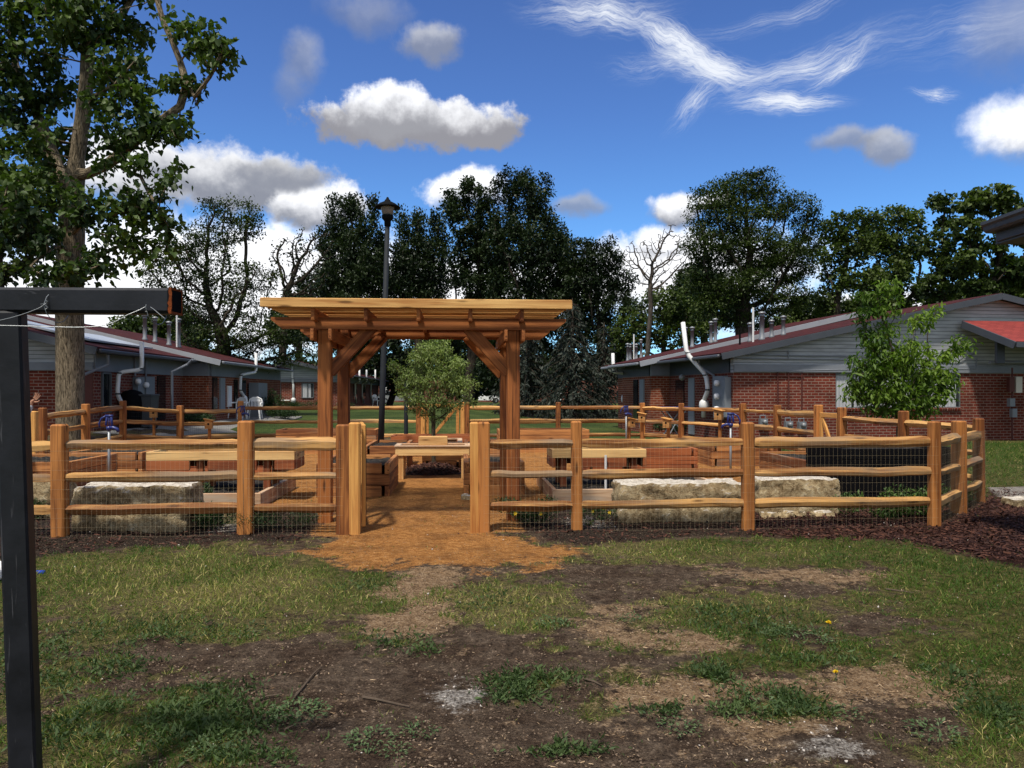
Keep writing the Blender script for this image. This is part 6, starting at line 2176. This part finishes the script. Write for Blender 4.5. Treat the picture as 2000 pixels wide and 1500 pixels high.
for px0, px1, d, h, lab in ((355, 450, 26.5, .55, 'low clipped hedge under the left brick panel'), (505, 545, 33, 1.2, 'dark bush at the corner of the left house'), (575, 650, 47.2, .6, 'low hedge before the distant brick house'), (530, 590, 31, .45, 'dark low hedge on the lawn beside the white chairs'), (1290, 1345, 27.6, .55, 'low planting under the orange brick panel at right')):
    a, b = P(px0, HY, d), P(px1, HY, d)
    shrub('hedge', lab, 0, 0, (b[0] - a[0]) * 1.0, h, 3500, 'leaf_shrub', .07, cat='hedge', group='low hedges by the houses', base=(a + b) / 2, dep=.7)
# mulch mound round the small tree
def mound(label, px, d, r, h):
    c = P(px, HY, d); c[2] = 0
    t = thing('mulch_mound', label, 'mulch mound', c)
    n = 1900
    a = rng.random(n) * 6.283; q = np.sqrt(rng.random(n))
    p = c + np.stack([np.cos(a) * q * r, np.sin(a) * q * r * .8, h * (1 - q ** 2) + .01], -1)
    V = [[0, 0, h]]; Fq = []
    for i, rr in enumerate((.35, .7, 1.0)):
        for k in range(20):
            V.append([math.cos(k * .314159) * rr * r, math.sin(k * .314159) * rr * r * .8, h * (1 - rr ** 2) - .005])
    for k in range(20): Fq.append([0, 1 + k, 1 + (k + 1) % 20])
    for i in range(2):
        for k in range(20): Fq.append([1 + i*20 + k, 21 + i*20 + k, 21 + i*20 + (k+1) % 20, 1 + i*20 + (k+1) % 20])
    mesh_from('soil', np.array(V), Fq, M['soil'], t, smooth=True, local=True)
    CH = ([(-.5, 0, 0), (.5, 0, 0), (.4, 1, .2), (-.4, 1, 0), (0, .5, .5)], [[0, 1, 4], [1, 2, 4], [2, 3, 4], [3, 0, 4]])
    L = .02 + .05 * rng.random(n)
    scatter('chips', CH[0], CH[1], p, frames_from(rng.normal(size=(n, 3)) * [1, 1, .3], np.tile([0, 0, 1.0], (n, 1)) + rng.normal(size=(n, 3)) * .4), np.stack([L * .45, L, L * .3], -1), rng.random(n), M['chip'], t)


mound('dark mulch mound round the foot of the small tree under the sand table', 846, 14.5, .62, .17)

# ------------------------------------------------------------------ lamp posts
def lamp_post():
    d = 17.2
    b = P(743, HY, d); b[2] = 0
    top = P(757, 432, d)
    t = thing('street_lamp', 'tall dark lamp post with a hooded lantern, leaning slightly, behind the pergola', 'street lamp', b)
    a = nrm(top - b)
    MB().tube([b, b + a * 1.5, top - a * .02], [.072, .066, .052], 14).build('pole', M['polegrey'], t, True)
    MB().lathe(b, [(.13, 0), (.13, .03), (.09, .06), (.075, .10)], 14).build('base_plate', M['polegrey'], t, True)
    c = top
    k = 1 / F * d
    MB().lathe(c, [(.06, -.12), (.075, -.10), (.075, 0.0), (.10, .03), (.13, .06), (.13, .13)], 16).build('collar', M['lampblack'], t, True)
    MB().lathe(c, [(.115, .131), (.150, .30), (.155, .315)], 16).build('lamp_glass', M['lampglass'], t, True)
    MB().lathe(c, [(.20, .316), (.285, .300), (.290, .312), (.18, .39), (.07, .445), (.06, .475), (.035, .49), (.03, .52), (.012, .54)], 20).build('hood', M['lampblack'], t, True)


lamp_post()
b = P(793, HY, 19.0); b[2] = 0
t = thing('post', 'thin dark post behind the left side of the small tree', 'post', b)
MB().tube([b, b + [0, 0, 1.75]], .05, 8).build('shaft', M['polegrey'], t)
MB().lathe(b + [0, 0, 1.75], [(.055, 0), (.055, .02), (.02, .05)], 8).build('cap', M['lampblack'], t)


# ------------------------------------------------------------------ yard hydrants
def hydrant(label, loc, rotz):
    t = thing('yard_hydrant', label, 'hydrant', loc, rotz, 'blue headed yard hydrants')
    o = np.zeros(3)
    L = lambda mb, n, m, p=None, s=True: mb.build(n, M[m], p or t, s, local=True)
    L(MB().tube([(0, 0, -.05), (0, 0, .92)], .021, 10), 'pipe', 'galv')
    mb = MB()
    mb.tube([(0, 0, .90), (0, 0, .94), (0, 0, .97)], [.03, .045, .04], 10)
    mb.lumber((-.05, 0, .98), (-.03, 0, 1.13), .035, .03, up=(0, 1, 0)); mb.lumber((.05, 0, .98), (.035, 0, 1.13), .035, .03, up=(0, 1, 0))
    mb.lumber((-.06, 0, 1.14), (.06, 0, 1.14), .04, .035)
    mb.tube([(0, 0, .95), (.07, 0, .95), (.13, 0, .93), (.15, 0, .88)], [.03, .028, .025, .026], 9)
    h = L(mb, 'head', 'blue')
    mb = MB()
    mb.tube([(-.05, 0, 1.14), (-.12, 0, 1.10), (-.16, 0, 1.02), (-.15, 0, .95)], [.016, .015, .014, .016], 7)
    mb.tube([(0, 0, .95), (0, 0, 1.14)], .01, 6)
    L(mb, 'handle', 'blue')
    return t


def relabel(o, label): o['label'] = label; return o


h0 = hydrant('blue headed yard hydrant at left, in front of the big tree trunk', P(213, 0, 12.4) * [1, 1, 0], 0)
for px, d, rz, lab in ((1427, 13.6, 2.9, 'blue headed yard hydrant at right, before the brick gable house'), (1223, 20.3, .3, 'small blue yard hydrant by the back fence on the right'), (474, 20.5, .4, 'small blue yard hydrant by the back left fence corner')):
    c = copy_tree(h0); p = P(px, 0, d); p[2] = float(gz(p[0], p[1]))
    c.location = p; c.rotation_euler[2] = rz; relabel(c, lab)


# ------------------------------------------------------------------ birdhouses
def birdhouse(label, loc, rz):
    t = thing('birdhouse', label, 'birdhouse', loc, rz, 'little wooden birdhouses on posts')
    L = lambda mb, n, m, p=None: mb.build(n, M[m], p or t, local=True)
    L(MB().lumber((0, .08, -1.2), (0, .08, .05), .07, .07, up=(0, 1, 0)), 'post', 'post')
    mb = MB()
    mb.prism(W0, [(-.085, -.02), (.085, -.02), (.085, .17), (-.085, .21)], -.08, .07)
    bx = L(mb, 'box', 'rail')
    a = MB(); a.lumber((-.12, 0, .232), (.12, 0, .182), .24, .022)
    L(a, 'roof', 'gatewood')
    L(MB().tube([(0, -.083, .10), (0, -.079, .10)], .026, 14), 'entrance', 'black', bx)
    L(MB().tube([(0, -.12, .055), (0, -.07, .055)], .006, 6), 'perch', 'gatewood', bx)
    return t


bh = None
for px, py, d, rz, lab in ((300, 814, 19.6, .3, 'birdhouse on a post before the left house meter boxes'), (408, 836, 19.0, .2, 'lower birdhouse between two left rear fence posts'),
                           (1254, 823, 19.6, -.3, 'birdhouse fixed beside the rear right corner post'), (1303, 834, 19.0, -.6, 'low birdhouse on a stub post, turned away at the right'), (1404, 818, 17.6, -.6, 'birdhouse on a post left of the right yard hydrant'), (1232, 833, 20.4, .5, 'small dark birdhouse near the back right hydrant')):
    p = P(px, py, d)
    if bh is None: bh = birdhouse(lab, p, rz); c = bh
    else:
        c = copy_tree(bh); c.location = p; relabel(c, lab)
        c.rotation_euler[2] = rz


# ------------------------------------------------------------------ logs, chairs, table, bin, grill
for px, py, d, L_, lab, yaw in ((1200, 849, 19.8, .5, 'short grey log lying by the back right hydrant', .1), (537, 844, 19.6, .35, 'split log standing by the tall rear bed at left', .3)):
    c = P(px, py, d); c[2] = float(gz(c[0], c[1])) + .14 + (.45 if px < 600 else .35) * 0
    t = thing('log', lab, 'log', c, yaw, 'short logs by the rear beds')
    mb = MB(); mb.tube([(-L_/2, 0, 0), (-L_/6, 0, .01), (L_/6, 0, 0), (L_/2, 0, .01)], [.15, .155, .15, .145], 12); mb.build('bark', M['bark_bare'], t, True, local=True)
    mb = MB(); mb.tube([(-L_/2 - .004, 0, 0), (-L_/2 + .002, 0, 0)], .135, 12); mb.build('cut_end', M['bedlight'], t, local=True)


def monobloc(label, loc, rz, back='slats', mt='white'):
    t = thing('garden_chair', label, 'chair', loc, rz, 'chairs by the left house')
    L = lambda mb, n, s=False: mb.build(n, M[mt], t, s, local=True)
    mb = MB(); mb.slab([(-.22, -.22, .43), (.22, -.22, .43), (.20, .20, .41), (-.20, .20, .41)], .03); L(mb, 'seat')
    for sx in (-1, 1):
        for sy in (-1, 1):
            mb = MB(); mb.tube([(sx * .20, sy * .19, .42), (sx * .25, sy * .25, 0)], [.035, .025], 6); L(mb, 'leg')
        mb = MB(); mb.tube([(sx * .23, -.20, .42), (sx * .27, -.22, .62), (sx * .27, 0, .65), (sx * .24, .22, .66)], .026, 6); L(mb, 'armrest', True)
    mb = MB()
    arch = [(-.23, .21, .42), (-.26, .25, .62), (-.22, .28, .78), (-.10, .30, .85), (.10, .30, .85), (.22, .28, .78), (.26, .25, .62), (.23, .21, .42)]
    mb.tube(arch, .027, 6)
    for k in range(-3, 4):
        mb.tube([(k * .052, .22, .43), (k * .056, .26, .64), (k * .045, .295, .83)], .014, 5)
    mb.slab([(-.2, .285, .70), (.2, .285, .70), (.17, .31, .84), (-.17, .31, .84)], .02)
    L(mb, 'backrest')
    return t


c1 = P(497, 0, 30.0); c1[2] = float(gz(c1[0], c1[1]))
ch = monobloc('right hand white plastic garden chair by the left house', c1, .15)
c2 = P(463, 0, 29.8); c2[2] = float(gz(c2[0], c2[1]))
cc = copy_tree(ch); cc.location = c2; cc.rotation_euler[2] = -.4; relabel(cc, 'left hand white plastic garden chair behind the rear corner post')
c3 = P(440, 0, 31.0); c3[2] = float(gz(c3[0], c3[1]))
cc = monobloc('dull cream chair with a spindle back, leftmost by the house wall', c3, .1, mt='cream')
c4 = P(737, 0, 58.0); c4[2] = float(gz(c4[0], c4[1]))
cc = copy_tree(ch); cc.location = c4; cc.rotation_euler[2] = 1.0; relabel(cc, 'tiny white chair in front of the distant house, left of the lamp post')


def patio():
    m = MB(); z = .46
    for pts in ([(-10.9, 20.0), (-8.6, 20.8), (-8.2, 23.4), (-9.0, 33), (-13.4, 33), (-10.9, 27.0)],):
        V = [(x, y, float(gz(x, y)) + .03) for x, y in pts]
        B = [(x, y, h - .15) for x, y, h in V]
        n = len(V)
        m.add(V + B, [list(range(n))] + [[i, n + i, n + (i + 1) % n, (i + 1) % n] for i in range(n)])
    tag(m.build('path', M['concrete']), kind='structure')


patio()
# folding table with blue top by the right house
c = P(1315, 0, 23.4); c[2] = 0
t = thing('folding_table', 'blue topped folding table beside the right house wall', 'table', c, .2)
MB().lumber((-.45, 0, 1.03), (.45, 0, 1.03), .55, .09, ch=.02).build('table_top', M['blue'], t, local=True)
for s in (-1, 1):
    mb = MB(); mb.tube([(s * .35, -.2, 1.0), (-s * .05, -.2, .5), (-s * .35, -.2, 0)], .018, 6); mb.build('leg', M['galv'], t, local=True)
    mb = MB(); mb.tube([(s * .35, .2, 1.0), (-s * .05, .2, .5), (-s * .35, .2, 0)], .018, 6); mb.build('leg', M['galv'], t, local=True)
# bin and covered grill by the left house
c = P(284, 0, 22.8); c[2] = float(gz(c[0], c[1]))
t = thing('trash_bin', 'grey wheeled bin beside the black covered grill at left', 'bin', c, .1)
mb = MB()
mb.add([(-.22, -.24, .05), (.22, -.24, .05), (.22, .24, .05), (-.22, .24, .05), (-.28, -.32, .95), (.28, -.32, .95), (.28, .32, .95), (-.28, .32, .95)], [[3, 2, 1, 0], [4, 5, 6, 7], [0, 1, 5, 4], [1, 2, 6, 5], [2, 3, 7, 6], [3, 0, 4, 7]])
mb.build('body', M['bin'], t, local=True)
MB().lumber((-.31, 0, .98), (.31, 0, .98), .70, .06, ch=.02).build('lid', M['bin'], t, local=True)
for s in (-1, 1):
    MB().tube([(s * .25, .24, .1), (s * .20, .24, .1)], .10, 12).build('wheel', M['tyre'], t, local=True)
c = P(258, 0, 22.6); c[2] = float(gz(c[0], c[1]))
t = thing('grill', 'black covered grill standing against the left house', 'grill', c, .1)
MB().lathe((0, 0, 0), [(.30, 0), (.33, .3), (.36, .75), (.34, .95), (.24, 1.08), (.06, 1.14)], 14).build('cover', M['black'], t, True, local=True)
MB().tube([(-.4, 0, .8), (-.34, -.1, .84), (-.34, .1, .84)], .02, 6).build('handle', M['galv'], t, local=True)


# ------------------------------------------------------------------ the silver car far away
def car(label, px, d, rz, mt='carpaint'):
    c = P(px, 0, d); c[2] = float(gz(c[0], c[1]))
    t = thing('parked_car', label, 'car', c, rz, 'cars parked far behind the garden')
    prof = [(-2.15, .35), (2.15, .35), (2.2, .62), (2.05, .80), (1.15, .92), (.45, 1.42), (-1.0, 1.45), (-1.75, 1.0), (-2.15, .92), (-2.22, .6)]
    mb = MB(); mb.prism(W0, prof, -.82, .82, .5); mb.build('body', M[mt], t, local=True)
    mb = MB(); mb.prism(W0, [(1.0, .93), (.42, 1.36), (-.15, 1.38), (-.15, .93)], -.832, .832); mb.prism(W0, [(-.25, .93), (-.25, 1.38), (-.95, 1.38), (-1.5, .98)], -.832, .832); mb.build('window', M['darkglass'], t, local=True)
    for x in (-1.35, 1.35):
        for y in (-.83, .83):
            w = MB().tube([(x, y - .1, .32), (x, y + .1, .32)], .32, 16).build('wheel', M['tyre'], t, local=True)
            MB().tube([(x, y - .11 * np.sign(-y) * -1, .32), (x, y + .11 * np.sign(y), .32)], .18, 10).build('rim', M['galv'], w, local=True)
    return t


car('silver car parked far away, seen between the lamp post and the small tree', 775, 86, .25)
car('white car mostly hidden by tree trunks, right of the small tree', 945, 90, .1, 'white')


# ------------------------------------------------------------------ the black clothesline frame in front
def clothesline():
    d = 2.70
    base = P(56, HY, d); base[2] = 0
    t = thing('clothesline_post', 'black steel clothesline post with a crossbar and rusty end, close at left', 'clothesline post', base)
    top = P(20, 612, d); bot = P(50.5, 1500, d)
    ax = nrm(top - bot); b0 = bot - ax * (bot[2] + .3) / ax[2]
    yaw = R(-14)
    up = (math.sin(yaw) * -1, -math.cos(yaw), 0)
    MB().lumber(b0, top + ax * .005, .086, .086, up=(math.sin(R(17)), -math.cos(R(17)), 0), ch=.008).build('upright', M['blacksteel'], t)
    a = P(-330, 586, d + .03); e = P(343, 589.5, d - .02)
    MB().lumber(a, e, .082, .0885, ch=.010).build('crossbar', M['blacksteel'], t)
    x = nrm(e - a)
    # ragged rusty rim round a black plate painted as the tube's inner shade
    mb = MB()
    y = np.cross((0, 0, 1), x); z = np.cross(x, y)
    n = 40
    V, Fq = [], []
    for k in range(n):
        q = 4 * k / n; s = int(q); f_ = q - s
        cx, cz = [(-1 + 2*f_, -1), (1, -1 + 2*f_), (1 - 2*f_, 1), (-1, 1 - 2*f_)][s]
        for i, l in enumerate((-.002 - .007 * rng.random(), .004 + .003 * rng.random())):
            V.append(e + x * l + y * cx * .0415 + z * cz * .0448)
        V.append(e + x * .004 + y * cx * .034 + z * cz * .037)
    for k in range(n):
        j = (k + 1) % n
        Fq += [[3*k, 3*k+1, 3*j+1, 3*j], [3*k+1, 3*k+2, 3*j+2, 3*j+1]]
    mb.add(V, Fq); re_ = mb.build('rusty_end', M['rust'], t)
    mb = MB(); mb.lumber(e - x * .001, e + x * .0035, .072, .078, ch=.004); mb.build('hollow_shade', M['black'], re_)
    # twisted wire ties and slack line
    def wrap(px, py, n=2):
        c = P(px, py, d - .047); mb = MB()
        for k in range(n):
            pts = []
            for i in range(13):
                a_ = i / 12 * 2 * math.pi
                pts.append(c + x * ((k - .5) * .008 + .020 * math.sin(a_ * .5 + k)) + y * (.044 - math.cos(a_) * .056) * -1 * -1 + z * math.sin(a_) * .057)
            mb.tube(pts, .0014, 5)
        for i in range(1):
            s = rng.normal(size=3) * .014; e_ = rng.normal(size=3) * .02
            mb.tube([c + s * .3, c + s - [0, .010, 0], c + e_ - [0, .008, 0]], .0013, 5)
        mb.tube([c + x * .004 * math.sin(i * 1.3) + z * (.016 - .004 * i) - np.array([0, .006 + .003 * math.cos(i * 1.5), 0]) for i in range(9)], .0022, 5)
        return mb
    wrap(92, 596, 1).build('wire_tie', M['galv'], t)
    wrap(290, 600, 1).build('wire_tie', M['galv'], t)
    # bit of line end hanging
    def line(pts, r=.0013):
        q = [P(px, py, d - .055 - .012 * k) for k, (px, py) in enumerate(pts)]
        # smooth it
        q = np.array(q); tt = np.linspace(0, len(q) - 1, 24)
        q = np.stack([np.interp(tt, np.arange(len(q)), q[:, i]) for i in range(3)], -1)
        for _ in range(3): q[1:-1] = (q[:-2] + 2 * q[1:-1] + q[2:]) / 4
        return MB().tube(q, r, 5)
    line([(90, 592), (78, 601), (50, 612), (20, 621), (-30, 632)]).build('wire', M['galv'], t)
    line([(286, 598), (268, 608), (248, 614), (225, 630), (200, 637), (160, 640), (100, 638), (0, 635.5), (-60, 634)]).build('wire', M['galv'], t)
    line([(292, 598), (303, 606), (312, 614), (322, 622)]).build('wire', M['galv'], t)


clothesline()

# blue handled cart at the left edge, mostly behind the post
c = G(20, 1150); c[2] = 0
t = thing('garden_cart', 'white garden cart with a blue handle, almost hidden by the black clothesline post', 'cart', c)
d = 6.5
MB().tube([P(-120, 1122, d), P(40, 1118.5, d), P(86, 1118.5, d)], .021, 10).build('handle', M['bluebright'], t, True)
mb = MB()
a, b = P(-160, 1165, 6.2), P(3, 1150, 6.2)
mb.lumber(np.array([a[0], 6.3, .06]), np.array([b[0], 6.3, .06]), .35, .10, ch=.02); mb.build('tray', M['white'], t)
for k in (.15, .8):
    p = a + (b - a) * k
    MB().tube([(p[0], 6.16, .04), (p[0], 6.20, .04)], .05, 12).build('wheel', M['tyre'], t)


# ------------------------------------------------------------------ person behind the clothesline post, arm raised
def skinned(name, verts, edges, radii, mt, parent, sub=2):
    me = bpy.data.meshes.new(name)
    pl = world_loc(parent)
    me.from_pydata([tuple(np.asarray(v, float) - pl) for v in verts], edges, [])
    o = bpy.data.objects.new(name, me)
    COL.objects.link(o)
    o.parent = parent
    sk = o.modifiers.new('Skin', 'SKIN')
    for i, r in enumerate(radii):
        r = (r, r) if np.isscalar(r) else r
        me.skin_vertices[0].data[i].radius = r
        me.skin_vertices[0].data[i].use_root = (i == 0)
    ss = o.modifiers.new('Subd', 'SUBSURF'); ss.levels = sub; ss.render_levels = sub
    me.materials.append(M[mt])
    return o


def person():
    d = 11.6
    b = P(14, HY, d); b[2] = 0
    t = thing('person', 'person in a pale sleeve behind the black post, only the raised pointing hand showing', 'person', b)
    X = lambda x, y, z: b + np.array([x, y, z])
    wrist = P(62, 785, d) ; elbow = P(44, 822, d); sh = X(.16, .02, 1.36)
    elbow = np.array([(sh[0] + wrist[0]) / 2 + .03, d - .05, 1.14])
    hand = nrm(P(76, 771, d) - wrist)
    # one continuous body
    V = [X(0, 0, .92), X(0, 0, 1.10), X(0, 0, 1.30), X(0, 0, 1.42), X(0, -.01, 1.50), X(0, -.02, 1.60), X(0, -.02, 1.68),
         X(-.09, 0, .86), X(-.11, -.01, .48), X(-.11, .02, .08), X(-.11, -.12, .03),
         X(.09, 0, .86), X(.11, -.01, .48), X(.11, .02, .08), X(.11, -.12, .03),
         X(-.17, 0, 1.36), X(-.22, .02, 1.10), X(-.21, -.06, .86), X(-.21, -.08, .78),
         sh, elbow, wrist, wrist + hand * .055]
    E = [(0, 1), (1, 2), (2, 3), (3, 4), (4, 5), (5, 6), (0, 7), (7, 8), (8, 9), (9, 10), (0, 11), (11, 12), (12, 13), (13, 14), (2, 15), (15, 16), (16, 17), (17, 18), (2, 19), (19, 20), (20, 21), (21, 22)]
    rr = [(.15, .11), (.14, .10), (.16, .11), (.08, .07), .055, .085, .08, .085, .06, .042, .04, .085, .06, .042, .04, .055, .042, .03, .035, .055, .042, .029, (.036, .016)]
    skinned('body', V, E, rr, 'skin', t)
    # sleeves, shirt and trousers as slightly larger skins over the body
    skinned('shirt', [V[0] + [0, 0, .02], V[1], V[2], V[3], V[15], V[16], V[17], sh, elbow, elbow + (wrist - elbow) * .55, elbow + (wrist - elbow) * .86], [(0, 1), (1, 2), (2, 3), (2, 4), (4, 5), (5, 6), (2, 7), (7, 8), (8, 9), (9, 10)],
            [(.165, .125), (.155, .115), (.175, .125), (.085, .08), .07, .056, .046, .07, .062, .052, .048], 'denim', t)
    skinned('trousers', [V[0], V[7], V[8], V[9], V[11], V[12], V[13]], [(0, 1), (1, 2), (2, 3), (0, 4), (4, 5), (5, 6)], [(.16, .12), .1, .075, .06, .1, .075, .06], 'trousers', t)
    mb = MB(); mb.lathe(X(0, -.005, 1.60), [(.10, 0), (.108, .05), (.10, .10), (.06, .14), (.01, .155)], 14); mb.build('hair', M['hair'], t, True)
    # hand: fingers reaching right, index longest and straight, the rest a little bent
    side = nrm(np.cross(hand, (0, -1, 0)))       # towards the thumb (up)
    toc = np.array([0, -1.0, 0])
    palm = wrist + hand * .055
    for i, (o, L, bend) in enumerate(((.026, .078, .05), (.009, .084, .15), (-.009, .078, .3), (-.025, .062, .45))):
        p0 = palm + side * o * .9; p1 = p0 + hand * .035 + side * o * .15
        dr = nrm(hand - side * bend * .8 + toc * bend * .3)
        p2 = p1 + dr * L * .45; p3 = p2 + nrm(dr - side * bend * .9) * L * .32; p4 = p3 + nrm(dr - side * bend * 1.3) * L * .22
        skinned('finger', [p0, p1, p2, p3, p4], [(0, 1), (1, 2), (2, 3), (3, 4)], [.0105, .0095, .0085, .008, .007], 'skin', t, 1)
    p0 = wrist + hand * .02 + side * .02
    skinned('thumb', [p0, p0 + hand * .025 + side * .028, p0 + hand * .055 + side * .045, p0 + hand * .078 + side * .050], [(0, 1), (1, 2), (2, 3)], [.013, .011, .010, .008], 'skin', t, 1)


person()
